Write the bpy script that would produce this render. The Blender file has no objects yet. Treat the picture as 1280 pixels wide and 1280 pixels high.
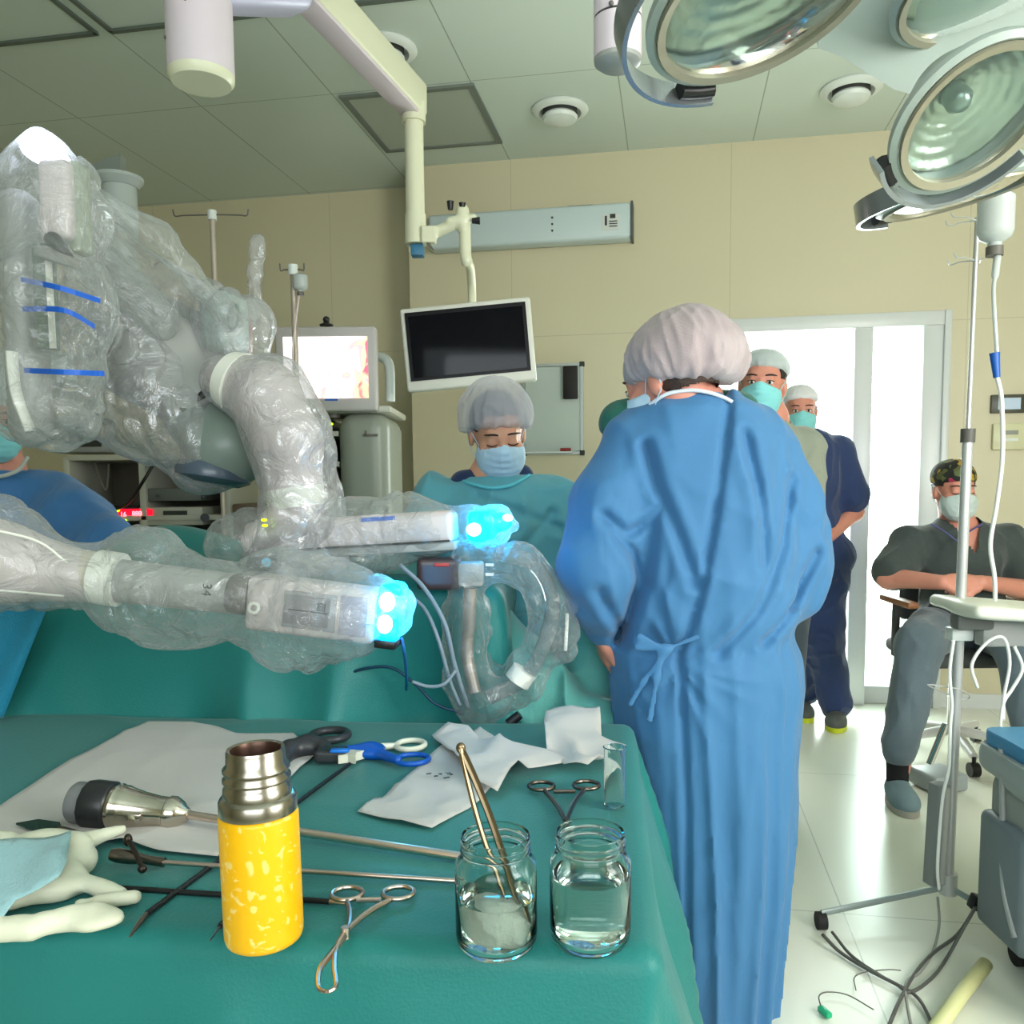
import bpy, bmesh, math, random
import numpy as np
from mathutils import Vector, Matrix
import openvdb as vdb

random.seed(4)
D = bpy.data
SC = bpy.context.scene
COL = SC.collection
PI = math.pi

# ------------------------------------------------------------------ camera
FPX, PPX, PPY = 1040.0, 660.0, 698.0
CAM_H = 1.21
cam_data = D.cameras.new('camera')
cam = D.objects.new('camera', cam_data)
COL.objects.link(cam)
cam_data.sensor_width = 36
cam_data.lens = 36 * FPX / 1280
cam_data.shift_x = (640 - PPX) / 1280
cam_data.shift_y = (PPY - 640) / 1280
cam_data.clip_start = 0.02
CAM_M = Matrix.Translation((0, 0, CAM_H)) @ Matrix.Rotation(math.radians(90 - 4.78), 4, 'X') @ Matrix.Rotation(math.radians(-0.47), 4, 'Z')
cam.matrix_world = CAM_M
SC.camera = cam

# ------------------------------------------------------------------ world, lights, exposure
ROOM_YAW = math.radians(-9.9)      # the room is turned against the camera
RM = Matrix.Rotation(ROOM_YAW, 3, 'Z')
def room(u, v, z=0.0):             # room coordinates: u along the back wall, v depth
    p = RM @ Vector((u, v, z))
    return (p.x, p.y, p.z)

world = D.worlds.new('world')
SC.world = world
world.use_nodes = True
bg = world.node_tree.nodes['Background']
bg.inputs[0].default_value = (0.85, 0.95, 1.0, 1)
bg.inputs[1].default_value = 0.6

SC.view_settings.view_transform = 'Standard'
SC.view_settings.look = 'None'
SC.view_settings.gamma = 1
SC.view_settings.use_curve_mapping = False
SC.view_settings.exposure = 0.42

def area_light(name, loc, target, size, size_y, power, color):
    l = D.lights.new(name, 'AREA')
    l.shape = 'RECTANGLE'
    l.size, l.size_y, l.energy, l.color = size, size_y, power, color
    o = D.objects.new(name, l)
    COL.objects.link(o)
    o.location = loc
    o.rotation_euler = (Vector(target) - Vector(loc)).to_track_quat('-Z', 'Y').to_euler()
    return o
# daylight of the window in the right wall, behind the camera
area_light('daylight_side_window', room(2.45, 0.3, 1.75), room(0.9, 3.6, 1.9), 1.6, 1.3, 80, (1.0, 0.98, 0.93))
# added fill light from behind the camera, aimed up to lift the ceiling
area_light('fill_rear', room(0.4, -1.9, 1.9), room(0.0, 3.0, 2.5), 2.6, 1.3, 40, (0.93, 0.97, 1.0))
# daylight coming down the corridor through the open door
area_light('daylight_corridor', room(1.05, 5.6, 1.3), room(1.0, 2.5, 0.2), 1.3, 2.0, 105, (0.94, 1.0, 0.98))

# ------------------------------------------------------------------ geometry helpers
CR = np.array(CAM_M.to_3x3())
def ray(px, py):
    d = CR @ np.array([(px - PPX) / FPX, -(py - PPY) / FPX, -1.0])
    return d
def at(px, py, Y):                 # point seen at pixel, at world depth Y
    d = ray(px, py)
    t = Y / d[1]
    return Vector((d[0] * t, Y, CAM_H + d[2] * t))
def onz(px, py, z):                # point seen at pixel, on the level z
    d = ray(px, py)
    t = (z - CAM_H) / d[2]
    return Vector((d[0] * t, d[1] * t, z))
WALL_V = None
def onwall(px, py, v, off=0.0):    # point seen at pixel on the room plane v = const
    n = np.array(RM @ Vector((0, 1, 0)))
    d = ray(px, py)
    t = (v - off - n[2] * CAM_H) / (d @ n)
    return Vector((d[0] * t, d[1] * t, CAM_H + d[2] * t))

def lin(c):
    return tuple(((x / 255) / 12.92 if x / 255 <= 0.04045 else (((x / 255) + 0.055) / 1.055) ** 2.4) for x in c)

MATS = {}
def mat(name, rgb, rough=0.6, metal=0.0, bump=0.0, bscale=60, var=0.0, vscale=6, trans=0.0, ior=1.45, emit=None, estr=0, spec=0.5, sss=0.0, alpha=1.0, sheen=0.0, coat=0.0):
    if name in MATS:
        return MATS[name]
    m = D.materials.new(name)
    m.use_nodes = True
    nt = m.node_tree
    b = nt.nodes['Principled BSDF']
    col = lin(rgb) + (1,)
    b.inputs['Base Color'].default_value = col
    b.inputs['Roughness'].default_value = rough
    b.inputs['Metallic'].default_value = metal
    b.inputs['IOR'].default_value = ior
    b.inputs['Specular IOR Level'].default_value = spec
    b.inputs['Transmission Weight'].default_value = trans
    b.inputs['Alpha'].default_value = alpha
    b.inputs['Sheen Weight'].default_value = sheen
    b.inputs['Coat Weight'].default_value = coat
    if sss:
        b.inputs['Subsurface Weight'].default_value = sss
        b.inputs['Subsurface Radius'].default_value = (0.02, 0.008, 0.004)
    if emit is not None:
        b.inputs['Emission Color'].default_value = lin(emit) + (1,)
        b.inputs['Emission Strength'].default_value = estr
    if var or bump:
        tc = nt.nodes.new('ShaderNodeTexCoord')
    if var:
        n = nt.nodes.new('ShaderNodeTexNoise')
        n.inputs['Scale'].default_value = vscale
        n.inputs['Detail'].default_value = 4
        nt.links.new(tc.outputs['Object'], n.inputs['Vector'])
        mx = nt.nodes.new('ShaderNodeMix')
        mx.data_type = 'RGBA'
        mx.inputs['A'].default_value = tuple(c * (1 - var) for c in col[:3]) + (1,)
        mx.inputs['B'].default_value = tuple(min(1, c * (1 + var)) for c in col[:3]) + (1,)
        nt.links.new(n.outputs['Fac'], mx.inputs['Factor'])
        nt.links.new(mx.outputs['Result'], b.inputs['Base Color'])
    if bump:
        n2 = nt.nodes.new('ShaderNodeTexNoise')
        n2.inputs['Scale'].default_value = bscale
        n2.inputs['Detail'].default_value = 5
        nt.links.new(tc.outputs['Object'], n2.inputs['Vector'])
        bp = nt.nodes.new('ShaderNodeBump')
        bp.inputs['Strength'].default_value = min(1, bump)
        bp.inputs['Distance'].default_value = 0.01
        nt.links.new(n2.outputs['Fac'], bp.inputs['Height'])
        nt.links.new(bp.outputs['Normal'], b.inputs['Normal'])
    MATS[name] = m
    return m

def wloc(o):
    v = Vector((0, 0, 0))
    while o is not None:
        v += o.location
        o = o.parent
    return v

def thing(name, label, cat, loc=(0, 0, 0), group=None):
    o = D.objects.new(name, None)
    o.empty_display_size = 0.1
    COL.objects.link(o)
    o.location = loc
    o['label'] = label
    o['category'] = cat
    if group:
        o['group'] = group
    return o
def tag(o, label, cat, group=None, kind=None):
    o['label'] = label
    o['category'] = cat
    if group:
        o['group'] = group
    if kind:
        o['kind'] = kind
    return o
def struct(o):
    o['kind'] = 'structure'
    return o
def link_mesh(name, me, m, parent=None, smooth=True, label=None):
    o = D.objects.new(name, me)
    COL.objects.link(o)
    off = wloc(parent) if parent is not None else Vector((0, 0, 0))
    if parent is not None:
        o.parent = parent
        me.transform(Matrix.Translation(-off))
    else:                          # a thing of one mesh: origin at the middle of its base
        n = len(me.vertices)
        co = np.empty(n * 3)
        me.vertices.foreach_get('co', co)
        co = co.reshape(-1, 3)
        b = Vector(((co[:, 0].min() + co[:, 0].max()) / 2, (co[:, 1].min() + co[:, 1].max()) / 2, co[:, 2].min()))
        me.transform(Matrix.Translation(-b))
        o.location = b
    if m is not None:
        for mm in (m if isinstance(m, (list, tuple)) else [m]):
            me.materials.append(mm)
    if smooth is True:
        me.shade_smooth()
    elif smooth:
        me.shade_smooth()
        me.set_sharp_from_angle(angle=math.radians(smooth))
    if label:
        o['label'] = label
    return o
def raw(name, V, F, m, parent=None, smooth=True, solid=0.0, label=None):
    me = D.meshes.new(name)
    me.from_pydata([tuple(float(c) for c in v) for v in V], [], [tuple(int(i) for i in f) for f in F])
    me.validate()
    me.update()
    o = link_mesh(name, me, m, parent, smooth, label)
    if solid:
        s = o.modifiers.new('thick', 'SOLIDIFY')
        s.thickness = solid
        s.offset = 0
    return o

def frame_z(d):
    return Vector(d).normalized().to_track_quat('Z', 'Y').to_matrix().to_4x4()

class MB:
    """collects shapes in one bmesh and links them as one mesh"""
    def __init__(s):
        s.b = bmesh.new()
    def box(s, c, size, R=None, bev=0.0, seg=2):
        r = bmesh.ops.create_cube(s.b, size=1)
        vs = r['verts']
        bmesh.ops.scale(s.b, vec=size, verts=vs)
        if bev:
            es = list({e for v in vs for e in v.link_edges})
            q = bmesh.ops.bevel(s.b, geom=es, offset=bev, segments=seg, affect='EDGES', profile=0.5)
            vs = list({v for f in q['faces'] for v in f.verts} | {v for v in vs if v.is_valid})
        M = Matrix.Translation(c) @ (R.to_4x4() if R is not None else Matrix())
        bmesh.ops.transform(s.b, matrix=M, verts=vs)
        return s
    def cyl(s, a, b, r1, r2=None, n=24, caps=True):
        a, b = Vector(a), Vector(b)
        r2 = r1 if r2 is None else r2
        q = bmesh.ops.create_cone(s.b, cap_ends=caps, segments=n, radius1=r1, radius2=r2, depth=(b - a).length)
        bmesh.ops.transform(s.b, matrix=Matrix.Translation((a + b) / 2) @ frame_z(b - a), verts=q['verts'])
        return s
    def sph(s, c, r, n=16, R=None):
        q = bmesh.ops.create_uvsphere(s.b, u_segments=n * 2, v_segments=n, radius=1)
        if not hasattr(r, '__len__'):
            r = (r, r, r)
        bmesh.ops.transform(s.b, matrix=Matrix.Translation(c) @ (R.to_4x4() if R is not None else Matrix()) @ Matrix.Diagonal((r[0], r[1], r[2], 1)), verts=q['verts'])
        return s
    def lathe(s, prof, c=(0, 0, 0), ax=(0, 0, 1), n=40):
        M = Matrix.Translation(c) @ frame_z(ax)
        rings = []
        for r, z in prof:
            if r < 1e-6:
                rings.append([s.b.verts.new(M @ Vector((0, 0, z)))])
            else:
                rings.append([s.b.verts.new(M @ Vector((r * math.cos(2 * PI * i / n), r * math.sin(2 * PI * i / n), z))) for i in range(n)])
        for A, B in zip(rings, rings[1:]):
            for i in range(n):
                j = (i + 1) % n
                if len(A) == 1 and len(B) == 1:
                    continue
                if len(A) == 1:
                    s.b.faces.new((A[0], B[j], B[i]))
                elif len(B) == 1:
                    s.b.faces.new((A[i], A[j], B[0]))
                else:
                    s.b.faces.new((A[i], A[j], B[j], B[i]))
        return s
    def tube(s, pts, r, n=10, closed=False, caps=True, flat=1.0):
        pts = [Vector(p) for p in pts]
        N = len(pts)
        rs = r if hasattr(r, '__len__') else [r] * N
        up = None
        rings = []
        for i, p in enumerate(pts):
            if closed:
                t = pts[(i + 1) % N] - pts[i - 1]
            else:
                t = pts[min(i + 1, N - 1)] - pts[max(i - 1, 0)]
            t.normalize()
            if up is None:
                up = Vector((0, 0, 1)) if abs(t.z) < 0.9 else Vector((1, 0, 0))
            x = t.cross(up)
            if x.length < 1e-4:
                x = t.orthogonal()
            x.normalize()
            up = x.cross(t).normalized()
            rings.append([s.b.verts.new(p + (x * math.cos(2 * PI * k / n) + up * flat * math.sin(2 * PI * k / n)) * rs[i]) for k in range(n)])
        prs = list(zip(rings, rings[1:])) + ([(rings[-1], rings[0])] if closed else [])
        for A, B in prs:
            for k in range(n):
                j = (k + 1) % n
                s.b.faces.new((A[k], A[j], B[j], B[k]))
        if caps and not closed:
            s.b.faces.new(rings[0][::-1])
            s.b.faces.new(rings[-1])
        return s
    def quad(s, *ps):
        s.b.faces.new([s.b.verts.new(p) for p in ps])
        return s
    def prism(s, ps, vec):         # polygon extruded along vec
        vec = Vector(vec)
        A = [s.b.verts.new(p) for p in ps]
        B = [s.b.verts.new(Vector(p) + vec) for p in ps]
        s.b.faces.new(A)
        s.b.faces.new(B[::-1])
        for i in range(len(A)):
            j = (i + 1) % len(A)
            s.b.faces.new((A[j], A[i], B[i], B[j]))
        return s
    def build(s, name, m, parent=None, smooth=40, label=None):
        bmesh.ops.recalc_face_normals(s.b, faces=s.b.faces)
        me = D.meshes.new(name)
        s.b.to_mesh(me)
        s.b.free()
        return link_mesh(name, me, m, parent, smooth, label)

def spline(pts, n=8, closed=False):
    """Catmull-Rom through points (any dimension)"""
    P = [np.array(p, float) for p in pts]
    out = []
    N = len(P)
    rng = range(N if closed else N - 1)
    for i in rng:
        p0 = P[i - 1] if (i > 0 or closed) else 2 * P[0] - P[1]
        p1, p2 = P[i], P[(i + 1) % N]
        p3 = P[(i + 2) % N] if (i + 2 < N or closed) else 2 * P[-1] - P[-2]
        for k in range(n):
            t = k / n
            out.append(0.5 * ((2 * p1) + (-p0 + p2) * t + (2 * p0 - 5 * p1 + 4 * p2 - p3) * t * t + (-p0 + 3 * p1 - 3 * p2 + p3) * t ** 3))
    if not closed:
        out.append(P[-1])
    return out
def rmat(yaw=0, pitch=0, roll=0):  # degrees
    return (Matrix.Rotation(math.radians(yaw), 3, 'Z') @ Matrix.Rotation(math.radians(pitch), 3, 'X') @ Matrix.Rotation(math.radians(roll), 3, 'Y'))

# ------------------------------------------------------------------ noise and level-set bodies
_rng = np.random.RandomState(7)
_TAB = _rng.rand(32, 32, 32).astype(np.float32)
def vnoise(P, scale=1.0, seed=0):
    """value noise 0..1; P (...,3); scale may be a triple"""
    Q = P * np.asarray(scale, dtype=np.float32) + seed * 7.31 + 100
    I = np.floor(Q).astype(np.int32)
    f = Q - I
    f = f * f * (3 - 2 * f)
    I &= 31
    J = (I + 1) & 31
    x0, y0, z0 = I[..., 0], I[..., 1], I[..., 2]
    x1, y1, z1 = J[..., 0], J[..., 1], J[..., 2]
    fx, fy, fz = f[..., 0], f[..., 1], f[..., 2]
    a = _TAB[x0, y0, z0] * (1 - fx) + _TAB[x1, y0, z0] * fx
    b = _TAB[x0, y1, z0] * (1 - fx) + _TAB[x1, y1, z0] * fx
    c = _TAB[x0, y0, z1] * (1 - fx) + _TAB[x1, y0, z1] * fx
    d = _TAB[x0, y1, z1] * (1 - fx) + _TAB[x1, y1, z1] * fx
    return (a * (1 - fy) + b * fy) * (1 - fz) + (c * (1 - fy) + d * fy) * fz
def ridge(P, scale=1.0, seed=0, pw=2.0):
    return (1 - np.abs(2 * vnoise(P, scale, seed) - 1)) ** pw
def warpP(P, scale, amt, seed=0):
    return P + amt * np.stack([vnoise(P, scale, seed + k) - 0.5 for k in (1, 2, 3)], -1)

class Body:
    """smoothly blended level-set shape -> one continuous mesh"""
    def __init__(s, vox=0.008, k=0.02):
        s.vox, s.k, s.p, s.post = vox, k, [], []
    def add(s, f, lo, hi, k=None, sub=False):
        s.p.append((f, np.array(lo, float), np.array(hi, float), s.k if k is None else k, sub))
        return s
    def cap(s, a, b, ra, rb=None, k=None, sub=False, flat=None):
        a, b = np.array(a, np.float32), np.array(b, np.float32)
        rb = ra if rb is None else rb
        R = max(ra, rb)
        if flat is not None:       # flat = (axis, factor): squeezes the section along an axis
            ax = np.array(Vector(flat[0]).normalized(), np.float32)
            fk = flat[1]
            def f(P):
                ba = b - a
                w = P - a
                t = np.clip((w @ ba) / (ba @ ba + 1e-9), 0, 1)
                q = w - t[..., None] * ba
                c = (q @ ax)[..., None] * ax
                q = q + c * (1 / fk - 1)
                return (np.linalg.norm(q, axis=-1) - (ra + (rb - ra) * t)) * min(1, fk ** 0.5)
        else:
            def f(P):
                ba = b - a
                w = P - a
                t = np.clip((w @ ba) / (ba @ ba + 1e-9), 0, 1)
                return np.linalg.norm(w - t[..., None] * ba, axis=-1) - (ra + (rb - ra) * t)
        return s.add(f, np.minimum(a, b) - R, np.maximum(a, b) + R, k, sub)
    def chain(s, pts, rs, k=None, flat=None):
        for i in range(len(pts) - 1):
            s.cap(pts[i], pts[i + 1], rs[i], rs[i + 1], k, False, flat)
        return s
    def ell(s, c, r, R=None, k=None, sub=False):
        c = np.array(c, np.float32)
        r = np.array(r, np.float32)
        M = np.array(R, np.float32) if R is not None else np.eye(3, dtype=np.float32)
        def f(P):
            q = (P - c) @ M
            k0 = np.linalg.norm(q / r, axis=-1)
            k1 = np.linalg.norm(q / (r * r), axis=-1) + 1e-6
            return k0 * (k0 - 1) / k1
        m = float(r.max())
        return s.add(f, c - m, c + m, k, sub)
    def box(s, c, h, R=None, rd=0.01, k=None, sub=False):
        c = np.array(c, np.float32)
        h = np.array(h, np.float32)
        M = np.array(R, np.float32) if R is not None else np.eye(3, dtype=np.float32)
        def f(P):
            q = np.abs((P - c) @ M) - (h - rd)
            return np.linalg.norm(np.maximum(q, 0), axis=-1) + np.minimum(q.max(-1), 0) - rd
        m = float(np.linalg.norm(h))
        return s.add(f, c - m, c + m, k, sub)
    def loft(s, secs, k=None, mod=None, sub=False, power=2.0):
        """secs: rows (z, cx, cy, rx, ry); mod(theta, z) multiplies the radius"""
        S = np.array(secs, np.float32)
        S = S[np.argsort(S[:, 0])]
        def f(P):
            z = np.clip(P[..., 2], S[0, 0], S[-1, 0])
            cx, cy, rx, ry = [np.interp(z, S[:, 0], S[:, i]) for i in (1, 2, 3, 4)]
            dx, dy = P[..., 0] - cx, P[..., 1] - cy
            q = (np.abs(dx / rx) ** power + np.abs(dy / ry) ** power) ** (1 / power)
            m = 1.0
            if mod is not None:
                m = mod(np.arctan2(dy / ry, dx / rx), z)
            d = (q - m) * np.minimum(rx, ry)
            dz = np.maximum(S[0, 0] - P[..., 2], P[..., 2] - S[-1, 0])
            return np.where(dz > 0, np.sqrt(np.maximum(d, 0) ** 2 + dz ** 2), np.maximum(d, dz))
        lo = [(S[:, 1] - S[:, 3]).min() - .05, (S[:, 2] - S[:, 4]).min() - .05, S[0, 0]]
        hi = [(S[:, 1] + S[:, 3]).max() + .05, (S[:, 2] + S[:, 4]).max() + .05, S[-1, 0]]
        return s.add(f, lo, hi, k, sub)
    def wrinkle(s, f):
        s.post.append(f)
        return s
    def mesh(s, iso=0.0):
        v = s.vox
        lo = np.min([p[1] for p in s.p if not p[4]], 0) - 4 * v - 0.02
        hi = np.max([p[2] for p in s.p if not p[4]], 0) + 4 * v + 0.02
        n = np.ceil((hi - lo) / v).astype(int) + 1
        A = np.full(n, 1.0, np.float32)
        for f, a, b, k, sub in s.p:
            i0 = np.clip(np.floor((a - k - 4 * v - lo) / v).astype(int), 0, n)
            i1 = np.clip(np.ceil((b + k + 4 * v - lo) / v).astype(int) + 1, 0, n)
            if (i1 <= i0).any():
                continue
            sl = tuple(slice(x, y) for x, y in zip(i0, i1))
            g = np.stack(np.meshgrid(*[(np.arange(x, y) * v + l).astype(np.float32) for x, y, l in zip(i0, i1, lo)], indexing='ij'), -1)
            d = f(g).astype(np.float32)
            o = A[sl]
            if sub:
                h = np.maximum(k - np.abs(o + d), 0) / max(k, 1e-6)
                A[sl] = np.maximum(o, -d) + h * h * k * 0.25
            else:
                h = np.maximum(k - np.abs(o - d), 0) / max(k, 1e-6)
                A[sl] = np.minimum(o, d) - h * h * k * 0.25
        if s.post:
            idx = np.argwhere(np.abs(A) < 0.07)
            P = (idx * v + lo).astype(np.float32)
            dd = A[tuple(idx.T)]
            for f in s.post:
                dd = dd + f(P).astype(np.float32)
            A[tuple(idx.T)] = dd
        G = vdb.FloatGrid(3 * v)
        G.copyFromArray(np.clip(A - iso, -3 * v, 3 * v))
        P, Q = G.convertToQuads(0.0)
        P = P * v + lo
        return P, Q
    def build(s, name, m, parent=None, smooth_it=2, deform=None, label=None, iso=0.0, cut=None, solid=0.0):
        P, Q = s.mesh(iso)
        if smooth_it:              # light Laplacian
            e = np.concatenate([Q[:, [0, 1]], Q[:, [1, 2]], Q[:, [2, 3]], Q[:, [3, 0]]])
            e = np.concatenate([e, e[:, ::-1]])
            cnt = np.bincount(e[:, 0], minlength=len(P))[:, None]
            for _ in range(smooth_it):
                acc = np.stack([np.bincount(e[:, 0], weights=P[e[:, 1], c], minlength=len(P)) for c in range(3)], 1)
                P = P * 0.5 + 0.5 * acc / np.maximum(cnt, 1)
        if deform is not None:
            P = deform(P)
        if cut is not None:        # drop faces where cut(centre) is True: an open sheet
            c = P[Q].mean(1)
            Q = Q[~cut(c)]
            used = np.unique(Q)
            mp = np.full(len(P), -1)
            mp[used] = np.arange(len(used))
            P, Q = P[used], mp[Q]
        me = D.meshes.new(name)
        me.vertices.add(len(P))
        me.vertices.foreach_set('co', P.astype(np.float32).ravel())
        me.loops.add(len(Q) * 4)
        me.loops.foreach_set('vertex_index', Q.astype(np.int32).ravel())
        me.polygons.add(len(Q))
        me.polygons.foreach_set('loop_start', np.arange(0, len(Q) * 4, 4, dtype=np.int32))
        me.polygons.foreach_set('loop_total', np.full(len(Q), 4, dtype=np.int32))
        me.update(calc_edges=True)
        me.validate()
        o = link_mesh(name, me, m, parent, True, label)
        if solid:
            q = o.modifiers.new('thick', 'SOLIDIFY')
            q.thickness = solid
            q.offset = 0
        return o
def copy_tree(o, loc=None, parent=None):
    c = o.copy()
    COL.objects.link(c)
    if parent is not None:
        c.parent = parent
    if loc is not None:
        c.location = loc
    for ch in o.children:
        copy_tree(ch, None, c)
    return c

def text_mesh(name, s, size, M, m, parent=None, depth=0.0006):
    cu = D.curves.new(name, 'FONT')
    cu.body = s
    cu.size = size
    cu.align_x = 'CENTER'
    cu.align_y = 'CENTER'
    cu.extrude = depth
    t = D.objects.new(name, cu)
    COL.objects.link(t)
    bpy.context.view_layer.update()
    me = D.meshes.new_from_object(t.evaluated_get(bpy.context.evaluated_depsgraph_get()))
    D.objects.remove(t)
    me.transform(M)
    me.name = name
    return link_mesh(name, me, m, parent, False)
# ================================================================== the room
CZ = 3.07                          # ceiling height
WV = 4.80                          # back wall
RMI = RM.transposed()
def uvz(p):
    return RMI @ Vector(p)
def rstruct(mb, name, m, smooth=False, parent=None):
    bmesh.ops.recalc_face_normals(mb.b, faces=mb.b.faces)
    me = D.meshes.new(name)
    mb.b.to_mesh(me)
    mb.b.free()
    for mm in (m if isinstance(m, (list, tuple)) else [m]):
        me.materials.append(mm)
    if smooth:
        me.shade_smooth()
        me.set_sharp_from_angle(angle=0.6)
    o = D.objects.new(name, me)
    COL.objects.link(o)
    if parent is None:
        o.rotation_euler = (0, 0, ROOM_YAW)
        o['kind'] = 'structure'
    else:
        o.parent = parent
    return o
def bb(mb, u0, u1, v0, v1, z0, z1, bev=0):
    return mb.box(((u0 + u1) / 2, (v0 + v1) / 2, (z0 + z1) / 2), (u1 - u0, v1 - v0, z1 - z0), bev=bev)

def linemat(name, rgb, line_rgb, axes, rough=0.5, spec=0.5, var=0.04, bump=0.0, coat=0.0):
    m = mat(name, rgb, rough, spec=spec, var=var, vscale=1.2, bump=bump, bscale=30, coat=coat)
    nt = m.node_tree
    N, L = nt.nodes, nt.links
    b = N['Principled BSDF']
    src = b.inputs['Base Color'].links[0].from_socket
    tc = N.new('ShaderNodeTexCoord')
    sp = N.new('ShaderNodeSeparateXYZ')
    L.new(tc.outputs['Object'], sp.inputs[0])
    def M(op, a, v=None):
        n = N.new('ShaderNodeMath')
        n.operation = op
        for i, x in enumerate((a, v)):
            if x is None:
                continue
            if isinstance(x, (int, float)):
                n.inputs[i].default_value = x
            else:
                L.new(x, n.inputs[i])
        return n.outputs[0]
    tot = None
    for ax, s, o, w in axes:
        f = M('FRACT', M('ADD', M('MULTIPLY', M('SUBTRACT', sp.outputs[ax], o), 1.0 / s), 100.5))
        d = M('ABSOLUTE', M('SUBTRACT', f, 0.5))
        g = M('LESS_THAN', d, w / 2 / s)
        tot = g if tot is None else M('MAXIMUM', tot, g)
    mx = N.new('ShaderNodeMix')
    mx.data_type = 'RGBA'
    L.new(tot, mx.inputs['Factor'])
    L.new(src, mx.inputs['A'])
    mx.inputs['B'].default_value = lin(line_rgb) + (1,)
    L.new(mx.outputs['Result'], b.inputs['Base Color'])
    return m

U0 = uvz(onz(637, 200, CZ)).x
V0 = uvz(onz(675, 93, CZ)).y
du = (uvz(onz(942, 173, CZ)).x - U0) / 2
FT = uvz(onz(1080, 1144, 0))
fu = uvz(onz(1110, 1280, 0)).x
m_floor = linemat('floor_tile', (226, 228, 212), (190, 192, 180), [(0, 1.2, fu, 0.004), (1, 1.2, FT.y, 0.004)], rough=0.24, var=0.03)
m_ceil = linemat('ceiling_panel', (204, 216, 206), (150, 160, 152), [(0, du, U0, 0.006), (1, 1.2, V0, 0.005)], rough=0.42, var=0.03)
m_wall = linemat('wall_panel', (200, 193, 162), (180, 173, 146), [(0, 1.22, 1.52, 0.004), (2, 1.1, 0.98, 0.004)], rough=0.42, var=0.03)
m_white = mat('white_paint', (214, 220, 214), 0.35)
m_frame = mat('door_frame_white', (206, 210, 208), 0.3)
m_dark = mat('dark_recess', (52, 54, 50), 0.7)
m_metal = mat('steel', (190, 190, 185), 0.22, 1.0)
m_chrome = mat('chrome', (215, 215, 215), 0.08, 1.0)
m_black = mat('black_plastic', (22, 23, 25), 0.35)
m_rubber = mat('rubber', (30, 30, 30), 0.7)

UL, UR, VF = -4.6, 2.75, -2.0
DL, DR = uvz(onwall(872, 640, WV)).x, uvz(onwall(1179, 640, WV)).x
DT = onwall(1065, 394, WV).z
UC = uvz(onwall(513, 400, WV)).x   # where the wall steps back
WVL = uvz(onz(400, 242, CZ)).y

b = MB(); bb(b, UL - .2, UR + .2, VF - .2, 8.2, -0.12, 0.0); rstruct(b, 'floor', m_floor)
b = MB(); bb(b, UL - .2, UR + .2, VF - .2, WVL + .2, CZ, CZ + 0.1); rstruct(b, 'ceiling', m_ceil)
b = MB()
bb(b, UC, DL, WV, WV + .6, 0, CZ)
bb(b, DR, UR, WV, WV + .2, 0, CZ)
bb(b, DL, DR, WV, WV + .2, DT, CZ)
rstruct(b, 'wall_back', m_wall)
b = MB(); bb(b, UL, UC, WVL, WVL + .2, 0, CZ); rstruct(b, 'wall_back_recess', m_wall)
b = MB(); bb(b, UL - .2, UL, VF, WVL + .2, 0, CZ); rstruct(b, 'wall_left', m_wall)
b = MB()                           # right wall with a window opening beside the camera
bb(b, UR, UR + .2, VF, WV + .2, 0, 1.0); bb(b, UR, UR + .2, VF, WV + .2, 2.5, CZ)
bb(b, UR, UR + .2, VF, -.7, 1.0, 2.5); bb(b, UR, UR + .2, 1.3, WV + .2, 1.0, 2.5)
rstruct(b, 'wall_right', m_wall)
b = MB()                           # wall behind the camera with an added opening for the fill pane
bb(b, UL, UR, VF - .2, VF, 0, 1.1); bb(b, UL, UR, VF - .2, VF, 2.6, CZ)
bb(b, UL, -1.1, VF - .2, VF, 1.1, 2.6); bb(b, 1.9, UR, VF - .2, VF, 1.1, 2.6)
rstruct(b, 'wall_front', m_wall)
m_pane = mat('frosted_daylight_pane', (235, 245, 245), 0.5, emit=(236, 248, 255), estr=1.3)
b = MB(); bb(b, UR + .08, UR + .11, -.7, 1.3, 1.0, 2.5); rstruct(b, 'window_1', m_pane)
b = MB(); bb(b, -1.1, 1.9, VF - .11, VF - .08, 1.1, 2.6); rstruct(b, 'fill_pane_rear', m_pane)  # unseen glowing pane, added along with the rear fill light
# baseboards
b = MB(); bb(b, UC, DL, WV - .012, WV, 0, .08); bb(b, DR, UR, WV - .012, WV, 0, .08); rstruct(b, 'baseboard_back', m_frame)

# corridor beyond the door, with a bright frosted glass front
m_cor = mat('corridor_paint', (236, 240, 236), 0.5)
b = MB(); bb(b, -1.6, -1.5, WV + .6, 8.0, 0, CZ); rstruct(b, 'wall_corridor_left', m_cor)
b = MB(); bb(b, UR + .6, UR + .7, WV + .2, 8.0, 0, CZ); rstruct(b, 'wall_corridor_right', m_cor)
b = MB(); bb(b, -1.6, UR + .7, WV + .2, 8.1, CZ - .3, CZ - .2); rstruct(b, 'ceiling_corridor', m_cor)
b = MB(); bb(b, -1.6, UR + .7, 8.0, 8.1, 0, CZ); rstruct(b, 'wall_corridor_end', m_cor)
m_glow = mat('corridor_daylight_glass', (240, 250, 246), 0.5, emit=(238, 255, 250), estr=2.6)
b = MB(); bb(b, -1.45, UR + .55, 7.93, 7.98, 0.03, CZ - .32); rstruct(b, 'window_3', m_glow)

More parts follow.
